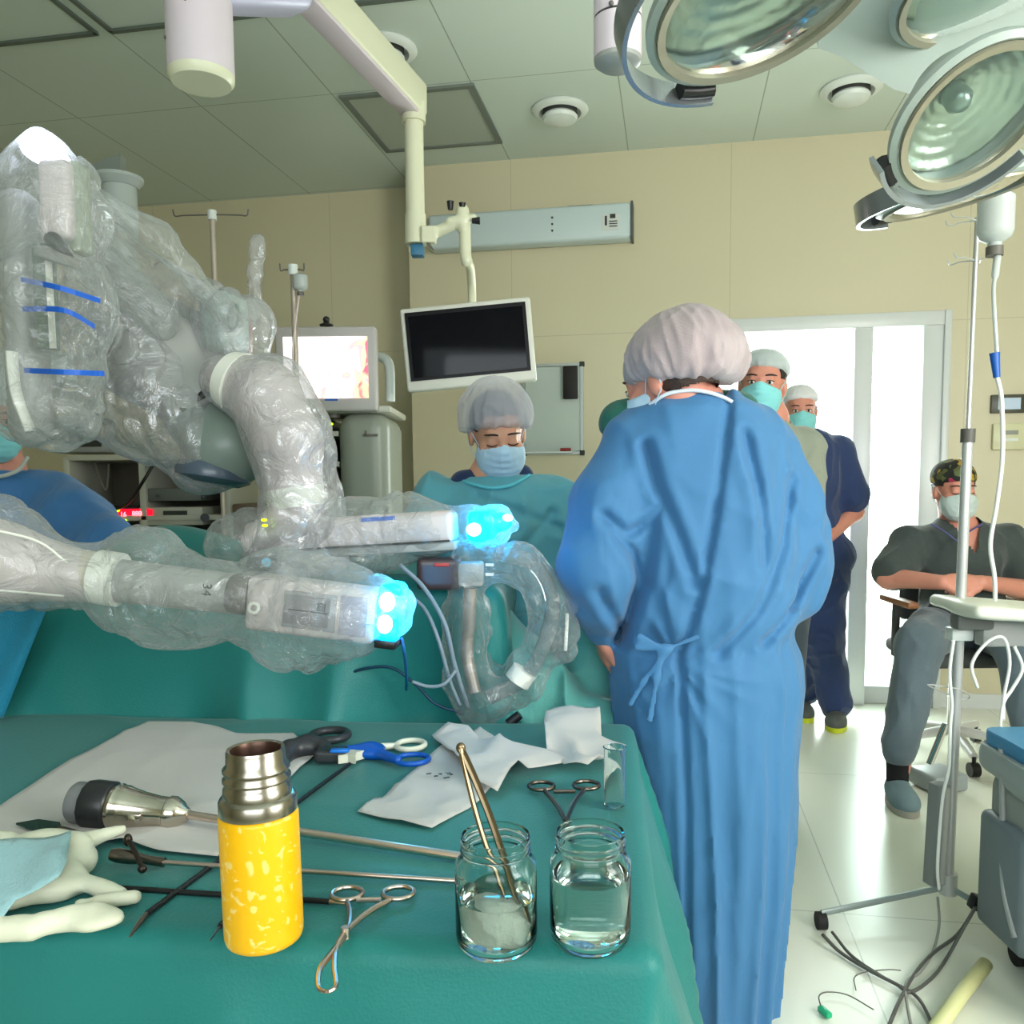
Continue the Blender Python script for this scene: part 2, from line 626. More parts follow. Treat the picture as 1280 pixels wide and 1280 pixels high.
# door: frame, mullion, glazed side light
U = lambda px: uvz(onwall(px, 640, WV)).x
b = MB()
m0, m1 = U(1062), U(1085)
j0 = U(1146)
bb(b, DL, DL + .07, WV - .04, WV + .22, 0, DT, .006)
bb(b, DL, DR, WV - .04, WV + .22, DT - .075, DT, .006)
bb(b, m0, m1, WV - .03, WV + .20, 0, DT - .02, .006)
bb(b, j0, DR, WV - .03, WV + .20, 0, DT - .02, .006)
bb(b, DR - .035, DR, WV - .05, WV, 0, DT, .005)
bb(b, m1 - .01, j0 + .01, WV + .02, WV + .16, 0.0, 0.10, .006)
d = rstruct(b, 'door_1', m_frame, True)
m_glass = mat('milky_glass', (240, 255, 252), 0.25, trans=0.9, ior=1.1)
b = MB(); bb(b, m1, j0, WV + .08, WV + .09, .09, DT - .07)
rstruct(b, 'glass_pane', m_glass, parent=d)
b = MB(); bb(b, DL + .08, DL + .12, WV + .21, WV + .95, .01, DT - .08, .004)
rstruct(b, 'door_leaf', m_frame, parent=d)

# ---- ceiling hatch
hp = [uvz(onz(x, y, CZ)) for x, y in ((430, 121), (591, 105), (622, 176), (484, 187))]
hu0, hu1 = (hp[0].x + hp[3].x) / 2, (hp[1].x + hp[2].x) / 2
hv0, hv1 = (hp[0].y + hp[1].y) / 2, (hp[2].y + hp[3].y) / 2
root = thing('ceiling_hatch', 'square access hatch with a grey rim in the ceiling above the hanging screen', 'hatch', room((hu0 + hu1) / 2, (hv0 + hv1) / 2, CZ))
root.rotation_euler = (0, 0, ROOM_YAW)
w, h = (hu1 - hu0) / 2, abs(hv1 - hv0) / 2
b = MB()
for s in (-1, 1):
    b.box((s * w, 0, -.006), (.03, 2 * h + .03, .012)); b.box((0, s * h, -.006), (2 * w - .03, .03, .012))
rstruct(b, 'hatch_rim', mat('hatch_rim_grey', (112, 120, 112), .5), parent=root)
b = MB(); b.box((0, 0, -.003), (2 * w - .03, 2 * h - .03, .006)); rstruct(b, 'hatch_panel', mat('hatch_panel', (170, 178, 165), .5), parent=root)
# open trim channel at the upper left of the ceiling
tp = [uvz(onz(x, y, CZ)) for x, y in ((0, 56), (212, 27), (126, 36))]
b = MB()
tu, tv = tp[2].x, (tp[0].y + tp[1].y) / 2
bb(b, UL, tu - .03, tv - .012, tv + .012, CZ - .01, CZ)
bb(b, tu + .03, -.9, tv - .012, tv + .012, CZ - .01, CZ)
bb(b, tu - .045, tu - .025, 1.0, tv, CZ - .01, CZ)
bb(b, tu + .025, tu + .045, 1.0, tv, CZ - .01, CZ)
rstruct(b, 'trim_1', mat('trim_grey', (96, 106, 98), .5))

# ---- round ceiling vents
vent_src = None
for (px, py), lb in (((700, 136), 'round white ceiling vent between the hatch and the surgical lamp arm'),
                     ((480, 60), 'round white ceiling vent partly hidden behind the yellowish boom arm'),
                     ((1064, 110), 'round white ceiling vent beside the big surgical lamp head')):
    p = onz(px, py, CZ)
    if vent_src is None:
        r_ = thing('ceiling_vent', lb, 'vent', p, 'round ceiling vents')
        b = MB(); b.lathe([(0.0, 0), (.137, 0), (.140, -.008), (.125, -.02), (.105, -.024), (.098, -.012), (.09, .0)], (p.x, p.y, p.z - .001))
        b.build('vent_ring', m_white, r_)
        b = MB(); b.lathe([(0.085, -.004), (.085, -.03), (.0, -.03)], (p.x, p.y, p.z)); b.build('vent_slot', m_dark, r_)
        b = MB(); b.lathe([(0, -.03), (.08, -.03), (.087, -.04), (.080, -.055), (.05, -.066), (0, -.07)], (p.x, p.y, p.z)); b.build('vent_disc', m_white, r_)
        vent_src = r_
    else:
        c = copy_tree(vent_src, p)
        c['label'] = lb

# ---- long lamp box on the back wall
def wallbox(name, label, cat, px0, py0, px1, py1, depth, m, bev=.008):
    a = uvz(onwall(px0, py0, WV)); c = uvz(onwall(px1, py1, WV))
    u0, u1, z1, z0 = a.x, c.x, a.z, c.z
    r_ = thing(name, label, cat, room((u0 + u1) / 2, WV, (z0 + z1) / 2))
    r_.rotation_euler = (0, 0, ROOM_YAW)
    return r_, u1 - u0, z1 - z0
r_, w, h = wallbox('air_purifier', 'long white wall-mounted air purifier box above the hanging screen', 'air purifier', 542, 280, 791, 301, .12, m_white)
h = .19
b = MB(); b.box((0, -.06, 0), (w, .12, h), bev=.02, seg=3); rstruct(b, 'casing', mat('cool_white_metal', (190, 205, 205), .3), True, r_)
b = MB(); b.box((0, -.06, 0), (.012, .126, h + .004)); b.o = 0
q = rstruct(b, 'end_cap', mat('end_cap_grey', (80, 84, 82), .5), False, r_); q.location = (w / 2, 0, 0)
for k in (-1, 0, 1):
    b = MB(); b.cyl((w * .12, -.124, k * .035), (w * .12, -.119, k * .035), .006, n=12)
    rstruct(b, 'vent_hole', m_dark, False, r_)
b = MB(); b.box((w * .40, -.1205, -.01), (.095, .003, .085)); rstruct(b, 'label_plate', mat('label_paper', (205, 210, 205), .6), False, r_)
b = MB(); b.box((w * .41, -.123, .022), (.03, .003, .022))
for k in range(3):
    b.box((w * .395 + .02, -.123, -.005 - k * .013), (.045, .003, .005))
b.box((w * .378, -.123, .0), (.012, .003, .05))
rstruct(b, 'label_print', m_dark, False, r_)
b = MB(); b.box((w * .25, -.06, h / 2 + .005), (.14, .03, .012)); rstruct(b, 'top_bracket', m_dark, False, r_)

# ---- whiteboard with a board eraser and a marker
r_, w, h = wallbox('whiteboard', 'small white magnetic board on the back wall behind the masked nurse', 'whiteboard', 655, 458, 728, 566, .02, m_white)
b = MB(); b.box((0, -.008, 0), (w - .02, .012, h - .02)); rstruct(b, 'board_surface', mat('board_white', (186, 198, 192), .12, coat=.5), False, r_)
b = MB()
for s in (-1, 1):
    b.box((s * w / 2, -.01, 0), (.018, .022, h + .018)); b.box((0, -.01, s * h / 2), (w, .022, .016))
rstruct(b, 'board_frame', mat('alu', (170, 176, 172), .35, .6), False, r_)
b = MB()
for s in (-1, 1):
    for t in (-1, 1):
        b.box((s * w / 2, -.011, t * h / 2), (.028, .026, .028), bev=.004)
rstruct(b, 'corner_cap', m_dark, False, r_)
b = MB(); b.box((-.02, -.03, -h / 2 + .004), (w * .8, .05, .008)); rstruct(b, 'pen_tray', m_white, False, r_)
p = onwall(713, 478, WV, .035)
b = MB(); b.box(p, (.082, .03, .185), RM, bev=.006); q = b.build('phone_pouch', mat('pouch_black', (26, 20, 20), .6)); tag(q, 'flat black pouch stuck to the upper right of the small white board', 'pouch')
p = onwall(707, 562, WV, .045)
b = MB(); d_ = RM @ Vector((1, 0, 0)); b.cyl(p - d_ * .03, p + d_ * .03, .009, n=14); q = b.build('marker_pen', mat('marker_red', (150, 40, 40), .4)); tag(q, 'short red marker lying on the tray of the small white board', 'marker')

# ---- two control panels on the wall right of the door
r_, w, h = wallbox('control_display', 'dark framed room control display on the wall above the light switch panel', 'control panel', 1238, 494, 1282, 516, .02, m_white)
b = MB(); b.box((0, -.01, 0), (w, .02, h), bev=.004); rstruct(b, 'display_frame', mat('dark_olive', (70, 70, 56), .4), True, r_)
b = MB(); b.box((0, -.021, 0), (w * .62, .003, h * .62)); rstruct(b, 'display_screen', mat('display_lit', (150, 165, 175), .2, emit=(150, 170, 190), estr=.35), False, r_)
r_, w, h = wallbox('switch_panel', 'cream switch panel on the wall just below the dark control display', 'switch panel', 1240, 530, 1280, 562, .02, m_white)
b = MB(); b.box((0, -.012, 0), (w, .024, h), bev=.004); rstruct(b, 'panel_plate', mat('cream_plastic', (205, 203, 165), .4), True, r_)
b = MB(); b.box((.0, -.025, h * .15), (w * .5, .003, h * .16)); rstruct(b, 'panel_window', mat('grey_lcd', (128, 132, 115), .3), False, r_)
b = MB(); b.box((.0, -.025, -h * .12), (w * .5, .006, h * .1)); rstruct(b, 'panel_key', m_white, False, r_)
# ================================================================== instrument table in the foreground
TZ = 0.70
def nz(x, s=1.0, seed=0.0):        # cheap 1-3D noise for python scalars
    from mathutils import noise
    return noise.noise(Vector((x[0] * s + seed, x[1] * s + seed * 1.7, (x[2] if len(x) > 2 else 0) * s)))

def cloth_mat(name, rgb, rough=0.75, var=0.06, bump=0.25, bscale=260, sheen=0.2, sheer=0.0, vscale=5):
    m = mat(name, rgb, rough, var=var, vscale=vscale, bump=bump, bscale=bscale, sheen=sheen, spec=0.3)
    if sheer:
        nt = m.node_tree
        bs = nt.nodes['Principled BSDF']
        tr = nt.nodes.new('ShaderNodeBsdfTranslucent')
        tr.inputs[0].default_value = lin(rgb) + (1,)
        mx = nt.nodes.new('ShaderNodeMixShader')
        mx.inputs[0].default_value = sheer
        out = nt.nodes['Material Output']
        nt.links.new(bs.outputs[0], mx.inputs[1])
        nt.links.new(tr.outputs[0], mx.inputs[2])
        nt.links.new(mx.outputs[0], out.inputs['Surface'])
    return m
m_green = cloth_mat('green_drape', (34, 120, 116), 0.42, var=.05, bump=.12, sheen=.1)
m_paper = cloth_mat('white_paper', (184, 181, 176), .8, var=.02, bump=.05)

def drape(name, cx, cy, ang, L, W, zt, drop, m, step=.02, flare=.10, fold=.02, nf=9, seed=1, rnd=.02, top=None, label=None, sag=None):
    ca, sa = math.cos(ang), math.sin(ang)
    nx, ny = int((L + 2 * drop) / step), int((W + 2 * drop) / step)
    xs = np.linspace(-L / 2 - drop, L / 2 + drop, nx)
    ys = np.linspace(-W / 2 - drop, W / 2 + drop, ny)
    X, Y = np.meshgrid(xs, ys, indexing='ij')
    cxx, cyy = np.clip(X, -L / 2, L / 2), np.clip(Y, -W / 2, W / 2)
    ex, ey = X - cxx, Y - cyy
    e = np.hypot(ex, ey)
    nx_, ny_ = ex / np.maximum(e, 1e-6), ey / np.maximum(e, 1e-6)
    e = np.minimum(e, drop * 1.12)
    arc = rnd * PI / 2
    th = np.clip(e / rnd, 0, PI / 2)
    out = rnd * np.sin(th) + np.maximum(e - arc, 0) * flare
    dn = rnd * (1 - np.cos(th)) + np.maximum(e - arc, 0) * (1 - flare * flare / 2)
    s = (cxx + cyy) * 1.0 + 0.22 * np.arctan2(ny_, nx_)
    k = np.clip((e - arc) / .25, 0, 1)
    P3 = np.stack([s * nf * .5, e * 1.3, np.full_like(s, seed * 3.7)], -1).astype(np.float32)
    f = (ridge(P3, 1.0, seed, 1.3) - .5) * 2 * fold + (vnoise(P3, 2.3, seed + 2) - .5) * fold
    out = out + f * k
    Px, Py = cxx + nx_ * out, cyy + ny_ * out
    T3 = np.stack([X, Y, np.zeros_like(X)], -1).astype(np.float32)
    Z = zt - dn + (1 - k) * ((vnoise(T3, 5, seed) - .5) * .004 + ridge(warpP(T3, 3, .4, seed), (1.5, 2.5, 1), seed + 5, 6) * .004)
    if top is not None:
        Z = Z + top(Px * ca - Py * sa + cx, Px * sa + Py * ca + cy, e)
    Z = np.maximum(Z, 0.012)
    V = np.stack([Px * ca - Py * sa + cx, Px * sa + Py * ca + cy, Z], -1).reshape(-1, 3)
    i, j = np.meshgrid(np.arange(nx - 1), np.arange(ny - 1), indexing='ij')
    a = i * ny + j
    F = np.stack([a, a + ny, a + ny + 1, a + 1], -1).reshape(-1, 4)
    return raw(name, V, F, m, None, True, label=label)

tang = math.radians(-5.2)
far_r = onz(778, 908, TZ)
TL, TW = 1.75, 0.86
tc_ = Vector((far_r.x, far_r.y, 0)) + Vector((-TL / 2 * math.cos(tang) + TW / 2 * math.sin(tang), -TL / 2 * math.sin(tang) - TW / 2 * math.cos(tang), 0))
root = thing('instrument_table', 'steel instrument table hidden under the green drape nearest the camera', 'table', (tc_.x, tc_.y, 0))
R_ = Matrix.Rotation(tang, 3, 'Z')
b = MB(); b.box((tc_.x, tc_.y, TZ - .025), (TL - .02, TW - .02, .03), R_); b.build('tabletop', m_metal, root)
for sx in (-1, 1):
    for sy in (-1, 1):
        p = tc_ + R_ @ Vector((sx * (TL / 2 - .08), sy * (TW / 2 - .08), 0))
        b = MB(); b.cyl((p.x, p.y, .0), (p.x, p.y, TZ - .04), .016); b.build('leg', m_metal, root)
q = drape('table_drape', tc_.x, tc_.y, tang, TL, TW, TZ, .62, m_green, step=.0125, flare=.16, fold=.040, nf=8, seed=3, rnd=.028)
tag(q, 'green surgical drape spread over the instrument table under the yellow flask and jars', 'drape')

def sheet(name, poly, m, z=TZ, lift=.004, wave=.01, ws=7, seed=1, cuts=4, zs=None, parent=None, label=None, solid=.0008):
    """creased paper or cloth lying on the table; poly in points seen on the table level; zs = height per corner"""
    bm = bmesh.new()
    vs = []
    for i, (x, y) in enumerate(poly):
        hz = zs[i] if zs else 0
        p = onz(x, y, z + lift + hz)
        vs.append(bm.verts.new(p))
    f = bm.faces.new(vs)
    bmesh.ops.triangulate(bm, faces=[f])
    for _ in range(cuts):
        bmesh.ops.subdivide_edges(bm, edges=[e for e in bm.edges if e.calc_length() > .02], cuts=1, use_grid_fill=True)
        bmesh.ops.triangulate(bm, faces=bm.faces[:])
    C = np.array([v.co for v in bm.verts], np.float32)
    n = ridge(C * np.array([1, 1, 0], np.float32), ws, seed, 2.5) * wave + vnoise(C, ws * 2.2, seed) * wave * .4
    for v, d in zip(bm.verts, n):
        v.co.z += float(d)
    bmesh.ops.recalc_face_normals(bm, faces=bm.faces)
    me = D.meshes.new(name)
    bm.to_mesh(me)
    bm.free()
    o = link_mesh(name, me, m, parent, True, label)
    s = o.modifiers.new('thick', 'SOLIDIFY'); s.thickness = solid
    return o
q = sheet('paper_sheet', [(-90, 1052), (0, 1008), (88, 950), (120, 935), (185, 901), (240, 902), (295, 917), (367, 919), (395, 945), (362, 974), (320, 1030), (272, 1072), (200, 1064), (150, 1052), (60, 1075), (-90, 1080)], m_paper, wave=.006, cuts=6)
tag(q, 'large crumpled white paper sheet lying under the steel trocar on the green drape', 'paper')

# ---- yellow flask
m_yel = mat('yellow_print', (245, 184, 4), .38, coat=.1)
nt = m_yel.node_tree; N, L = nt.nodes, nt.links
bs = N['Principled BSDF']
tcn = N.new('ShaderNodeTexCoord')
wn = N.new('ShaderNodeTexNoise'); wn.inputs['Scale'].default_value = 26; wn.inputs['Detail'].default_value = 1
L.new(tcn.outputs['Object'], wn.inputs['Vector'])
v1 = N.new('ShaderNodeTexVoronoi'); v1.inputs['Scale'].default_value = 52; v1.feature = 'F1'
mxv = N.new('ShaderNodeMix'); mxv.data_type = 'VECTOR'; mxv.inputs['Factor'].default_value = .035
L.new(tcn.outputs['Object'], mxv.inputs['A']); L.new(wn.outputs['Color'], mxv.inputs['B']); L.new(mxv.outputs['Result'], v1.inputs['Vector'])
r1 = N.new('ShaderNodeValToRGB'); r1.color_ramp.elements[0].position = .18; r1.color_ramp.elements[1].position = .24
r1.color_ramp.elements[0].color = (1, 1, 1, 1); r1.color_ramp.elements[1].color = (0, 0, 0, 1)
L.new(v1.outputs['Distance'], r1.inputs[0])
nn = N.new('ShaderNodeTexNoise'); nn.inputs['Scale'].default_value = 55; nn.inputs['Detail'].default_value = 2; nn.inputs['Distortion'].default_value = 1.2
L.new(tcn.outputs['Object'], nn.inputs['Vector'])
r2 = N.new('ShaderNodeValToRGB'); r2.color_ramp.elements[0].position = .60; r2.color_ramp.elements[1].position = .64
L.new(nn.outputs['Fac'], r2.inputs[0])
mm = N.new('ShaderNodeMath'); mm.operation = 'MAXIMUM'; L.new(r1.outputs[0], mm.inputs[0]); L.new(r2.outputs[0], mm.inputs[1])
mc = N.new('ShaderNodeMix'); mc.data_type = 'RGBA'; mc.inputs['A'].default_value = lin((246, 184, 2)) + (1,); mc.inputs['B'].default_value = lin((245, 214, 120)) + (1,)
m8 = N.new('ShaderNodeMath'); m8.operation = 'MULTIPLY'; m8.inputs[1].default_value = .85; L.new(mm.outputs[0], m8.inputs[0])
L.new(m8.outputs[0], mc.inputs['Factor']); L.new(mc.outputs['Result'], bs.inputs['Base Color'])

fc = onz(331, 1176, TZ)
K = 1.0
fr = .0435
root = thing('flask', 'yellow printed vacuum flask with open steel neck standing near the table edge', 'flask', fc)
def at_f(prof):
    return [(r, z) for r, z in prof]
b = MB()
b.lathe([(0, .003), (fr - .006, .003), (fr - .002, .006), (fr - .0004, .011), (fr, .018), (fr, .148), (fr - .001, .152), (fr - .004, .153)], fc, (-.012, 0, 1), 64)
b.build('sleeve', m_yel, root, 60)
b = MB()
b.lathe([(fr - .004, .1525), (fr - .001, .1535), (fr - .001, .168), (fr - .003, .171), (fr - .006, .173), (fr - .0065, .182), (fr - .008, .184), (fr - .009, .188), (fr - .0065, .190), (fr - .0065, .193), (fr - .0095, .196), (fr - .0095, .199), (fr - .007, .201), (fr - .007, .204), (fr - .011, .208), (fr - .0115, .222), (fr - .0125, .225), (fr - .0145, .224), (fr - .016, .2235)], fc, (-.012, 0, 1), 64)
b.build('steel_neck', mat('brushed_steel', (165, 158, 146), .24, 1.0), root, 50)
b = MB()
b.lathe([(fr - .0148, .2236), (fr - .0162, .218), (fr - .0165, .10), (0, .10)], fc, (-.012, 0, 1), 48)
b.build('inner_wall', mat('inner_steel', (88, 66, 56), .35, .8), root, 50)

# ---- glass jars
m_jar = mat('jar_glass', (243, 250, 246), .02, trans=1.0, ior=1.28)
m_water = mat('water', (240, 250, 246), .0, trans=1.0, ior=1.33)
def jar(name, px, py, label, level):
    c = onz(px, py, TZ)
    c.z += .002
    r = thing(name, label, 'jar', c)
    R = .0455
    outer = [(0, 0), (R - .012, 0), (R - .005, .003), (R - .001, .010), (R, .018), (R, .093), (R - .001, .098), (R - .006, .104), (R - .009, .107), (R - .0085, .110), (R - .006, .1115), (R - .0085, .113), (R - .0085, .118), (R - .006, .1195), (R - .008, .122), (R - .007, .126), (R - .008, .128)]
    t = .0024
    inner = [(R - .0105, .127), (R - .011, .107), (R - .008, .102), (R - t - .001, .096), (R - t, .09), (R - t, .02), (R - t - .004, .010), (R - .014, .006), (0, .0065)]
    b = MB(); b.lathe(outer + inner, c, (0, 0, 1), 56)
    b.build('glass_body', m_jar, r, 60)
    e = .0004
    b = MB()
    b.lathe([(0, .0065 + e), (R - .014, .006 + e), (R - t - .004 - e, .010 + e), (R - t - e, .02), (R - t - e, level - .0015), (R - t - .0015, level - .0022), (0, level - .0024)], c, (0, 0, 1), 56)
    b.build('water_fill', m_water, r, 60)
    return c
jc1 = jar('glass_jar', 621, 1184, 'round glass jar holding the tweezers and a wad of gauze in water', .062)
jc2 = jar('glass_jar', 738, 1179, 'round glass jar of clear water standing near the table corner', .082)

g = Body(.0028, .006)
c = jc1 + Vector((.001, -.003, .030))
g.ell(c, (.027, .021, .023)); g.ell(c + Vector((-.012, .006, .006)), (.017, .018, .015)); g.ell(c + Vector((.014, -.002, -.007)), (.017, .016, .015))
g.wrinkle(lambda P: -.006 * ridge(P, 60, 2, 3) + .003)
q = g.build('gauze_wad', mat('gauze_white', (214, 214, 208), .9, bump=.4, bscale=300), None)
tag(q, 'crumpled white gauze wad soaking at the bottom of the jar with the tweezers', 'gauze')

# tweezers standing in the first jar
tp0 = at(576, 935, jc1.y + .03)
tb = jc1 + Vector((.030, -.006, .012))
m_tw = mat('tweezer_steel', (128, 112, 88), .3, 1.0)
b = MB()
ax = (tb - tp0)
pr = ax.cross(Vector((0, 1, 0))).normalized()
for s in (-1, 1):
    pts, rs = [], []
    for i in range(15):
        t = i / 14
        gap = .0105 * math.sin(min(1, t * 1.35) * PI * .62) * (1 - .55 * t)
        pts.append(tp0 + ax * t + pr * s * gap)
        rs.append(.0060 if t < .6 else .0060 - .0044 * (t - .6) / .4)
    b.tube(pts, rs, 8, flat=.55)
b.sph(tp0, (.0056, .0042, .0065), 8)
q = b.build('tweezers', m_tw)
tag(q, 'long steel tweezers leaning out of the glass jar with the gauze wad', 'tweezers')

# empty glass tube behind the second jar
c = onz(768, 1010, TZ); c.z += .003
root = thing('glass_tube', 'thin empty glass tube standing behind the jar of clear water at the table edge', 'glass tube', c)
b = MB(); b.lathe([(0, 0), (.014, .0), (.017, .004), (.017, .095), (.0185, .097), (.0165, .098), (.0155, .095), (.0155, .005), (0, .003)], c, n=32); b.build('tube_wall', m_jar, root, 60)

# ---- instruments with parts, each laid out on the table level
def tpt(x, y, dz=0.0):
    return onz(x, y, TZ + .006 + dz)
m_inst = mat('instrument_steel', (205, 184, 174), .28, 1.0)
m_inst2 = mat('instrument_steel_dark', (120, 108, 100), .28, 1.0)
# trocar
a0, a1 = onz(100, 1003, TZ + .037), onz(232, 1018, TZ + .022)
a2 = onz(583, 1072, TZ + .009)
root = thing('trocar', 'large steel trocar with a black knob lying on the white paper sheet', 'trocar', (a0.x, a0.y, TZ))
d = (a1 - a0).normalized(); Lh = (a1 - a0).length
b = MB(); b.lathe([(0, -.006), (.020, -.006), (.022, -.010), (.028, -.010), (.031, -.006), (.031, .012), (.024, .016)], a0, d, 40); b.build('end_ring', mat('grey_silicone', (118, 120, 122), .4), root)
b = MB(); b.lathe([(.020, .012), (.032, .012), (.0360, .014), (.0370, .018), (.0370, .050), (.0355, .053), (.02, .06)], a0, d, 12); b.build('knob', mat('black_knob', (32, 34, 36), .35), root)
b = MB(); b.lathe([(.02, .056), (.0335, .056), (.035, .062), (.033, .066), (.0335, .072), (.031, .078), (.0265, .10), (.023, .125), (.023, .14), (.025, .142), (.025, .15), (.019, Lh * .96), (.012, Lh), (.009, Lh + .005), (0, Lh + .006)], a0, d, 40); b.build('steel_housing', mat('trocar_steel', (200, 192, 180), .16, 1.0), root)
n_ = d.cross(Vector((0, 0, 1))).normalized()
for s in (-1, 1):
    b = MB(); b.box(a0 + d * .088 + n_ * s * .027, (.012, .012, .05), frame_z(d).to_3x3(), bev=.003)
    b.build('side_rib', mat('trocar_steel', (0, 0, 0)), root)
b = MB(); b.cyl(a1, a2, .0062, .0062, 20); b.build('shaft', mat('shaft_steel', (225, 205, 195), .3, 1.0), root)

# steel hook instrument with a small valve
p0, p1, p2 = tpt(140, 1068, .012), tpt(205, 1078, .006), tpt(570, 1101)
root = thing('hook_instrument', 'thin steel rod instrument with a small dark valve lying in front of the trocar', 'surgical instrument', (p0.x, p0.y, TZ))
b = MB(); b.cyl(p1, p2, .0034, n=14); b.build('shaft', m_inst, root)
b = MB(); b.lathe([(0, 0), (.008, 0), (.010, .01), (.009, .03), (.006, .05), (.0065, (p1 - p0).length), (0, (p1 - p0).length)], p0, p1 - p0, 24); b.build('housing', m_inst2, root)
b = MB(); v0, v1 = tpt(160, 1050, .03), tpt(178, 1086, .01); b.tube([v0, v0.lerp(v1, .5) + Vector((0, 0, .004)), v1], .0034, 10); b.sph(v0, (.006, .006, .009), 8); b.sph(v1, (.006, .006, .006), 8); b.build('valve_lever', mat('dark_bronze', (60, 52, 46), .35, .8), root)
b = MB(); b.cyl(p2, p2 + (p2 - p1).normalized() * .012 , .002, .001, 10); b.build('hook_tip', m_black, root)

# black rod ending in steel
p0, p1, p2 = tpt(146, 1110), tpt(412, 1127), tpt(432, 1129)
root = thing('black_rod_instrument', 'straight black insulated rod lying between the gloves and the curved forceps', 'surgical instrument', (p0.x, p0.y, TZ))
b = MB(); b.cyl(p0, p1, .0036, n=14); b.build('shaft', m_black, root)
b = MB(); b.cyl(p1, p2, .0030, n=12); b.build('steel_tip', m_inst, root)
# small tip poking out behind the flask
p0, p1, p2 = tpt(262, 1176), tpt(275, 1158), tpt(300, 1125)
root = thing('probe', 'short dark probe tip sticking out behind the yellow flask foot', 'surgical instrument', (p1.x, p1.y, TZ))
b = MB(); b.cyl(p0, p1, .0009, .0016, 10); b.build('tip', m_inst2, root)
b = MB(); b.cyl(p1, p2, .0032, n=12); b.build('shaft', m_black, root)

# grasper with scissor handle: black shaft, blue and white rings, dark grip
tipp, mid, conn = tpt(162, 1171), tpt(184, 1142), tpt(437, 955, .006)
root = thing('laparoscopic_grasper', 'long black shafted grasper with a blue and white ring handle', 'surgical instrument', (conn.x, conn.y, TZ))
b = MB(); b.cyl(mid, conn, .0036, n=14); b.build('shaft', m_black, root)
b = MB()
for s in (-1, 1):
    b.tube([mid, mid.lerp(tipp, .4) + Vector((s * .0016, 0, .001)), tipp + Vector((s * .0006, 0, 0))], [.003, .0022, .0008], 8)
b.build('jaw', m_inst2, root)
cc = tpt(437, 945, .010)
b = MB()
pts = []
for i in range(10):
    a = i * PI / 5 + .3
    rr = .027 if i % 2 == 0 else .014
    pts.append(cc + Vector((rr * math.cos(a), rr * math.sin(a), -.008)))
b.prism(pts, (0, 0, .016)); b.build('star_wheel', mat('ivory_plastic', (214, 214, 196), .4), root)
bd = tpt(463, 938, .010)
g = Body(.003, .012); g.ell(bd, (.030, .030, .014)); g.cap(tpt(425, 940, .012), bd, .012, .012); g.cap(bd, tpt(497, 950, .010), .012, .008)
g.build('handle_body', mat('blue_plastic', (14, 84, 180), .32), root)
def ringlet(px, py, rx, ry, r, m, nm, dz=.006, n=28, rot=0):
    c = tpt(px, py, dz)
    b = MB(); b.tube([c + Vector((rx * math.cos(2 * PI * i / n + 0) , ry * math.sin(2 * PI * i / n), 0)) for i in range(n)], r, 10, closed=True)
    return b
b = ringlet(515, 949, .031, .028, .0050, None, ''); b.build('finger_ring', mat('blue_plastic', (0, 0, 0)), root)
b = ringlet(513, 931, .028, .030, .0055, None, ''); b.tube([bd, tpt(478, 933, .008), tpt(497, 932, .006)], [.009, .007, .006], 10); b.build('thumb_ring', mat('ivory_plastic', (0, 0, 0)), root)

# dark grey grip clamp
root = thing('grip_handle', 'dark grey plastic scissor grip lying beside the blue instrument handle', 'surgical instrument', tpt(395, 935))
m_dg = mat('dark_grey_plastic', (48, 50, 54), .38)
b = ringlet(412, 919, .036, .036, .0085, None, '', .012); b.build('finger_loop', m_dg, root)
g = Body(.003, .014); g.chain([tpt(352, 955, .008), tpt(362, 938, .014), tpt(385, 932, .016), tpt(405, 935, .014)], [.010, .018, .020, .016]); g.box(tpt(415, 943, .012), (.030, .020, .012), rd=.006)
g.build('grip_body', m_dg, root)
b = MB(); b.box(tpt(425, 938, .028), (.034, .014, .006), bev=.002); b.build('blue_inlay', mat('bright_blue', (30, 120, 220), .3), root)

def forceps(name, label, rings, pivot, tips, mtl, rr=.013, r=.0028, jaw='straight', sq=1.0):
    P = tpt(*pivot, .004)
    root = thing(name, label, 'forceps', (P.x, P.y, TZ))
    for k in (0, 1):
        c = tpt(*rings[k], .003)
        n = 30
        b = MB()
        b.tube([c + Vector((rr * 1.15 * math.cos(2 * PI * i / n), rr * sq * math.sin(2 * PI * i / n), .001)) for i in range(n)], r, 9, closed=True)
        st = c + (P - c).normalized() * rr * .95
        side = (P - c).cross(Vector((0, 0, 1))).normalized() * (.004 if k else -.004)
        path = spline([st, st.lerp(P, .45) + side + Vector((0, 0, .002 * k)), P + Vector((0, 0, .003 * k)), *[tpt(*t, .002) for t in tips[k]]], 6)
        nn_ = len(path)
        b.tube(path, [r * (1.05 if i < nn_ * .6 else 1.05 - .45 * (i - nn_ * .6) / (nn_ * .4)) for i in range(nn_)], 8)
        b.build('half', mtl, root)
    b = MB(); b.cyl(P - Vector((0, 0, .004)), P + Vector((0, 0, .009)), .005, n=14); b.build('screw', mtl, root)
    c0, c1 = tpt(*rings[0], .004), tpt(*rings[1], .004)
    q0, q1 = c0.lerp(c1, .26) , c0.lerp(c1, .74)
    dn = (P - (c0 + c1) / 2) * .16
    b = MB(); b.tube([q0 + dn, (q0 + q1) / 2 + dn, q1 + dn], .0022, 8, flat=1.6); b.build('ratchet', mtl, root)
forceps('ring_forceps', 'curved steel ring forceps with oval jaws lying right of the yellow flask', [(434, 1118), (498, 1117)], (432, 1168),
        [[(414, 1192), (400, 1212), (398, 1234), (408, 1240)], [(420, 1188), (418, 1210), (420, 1232), (410, 1240)]], m_inst, .0165, .0032)
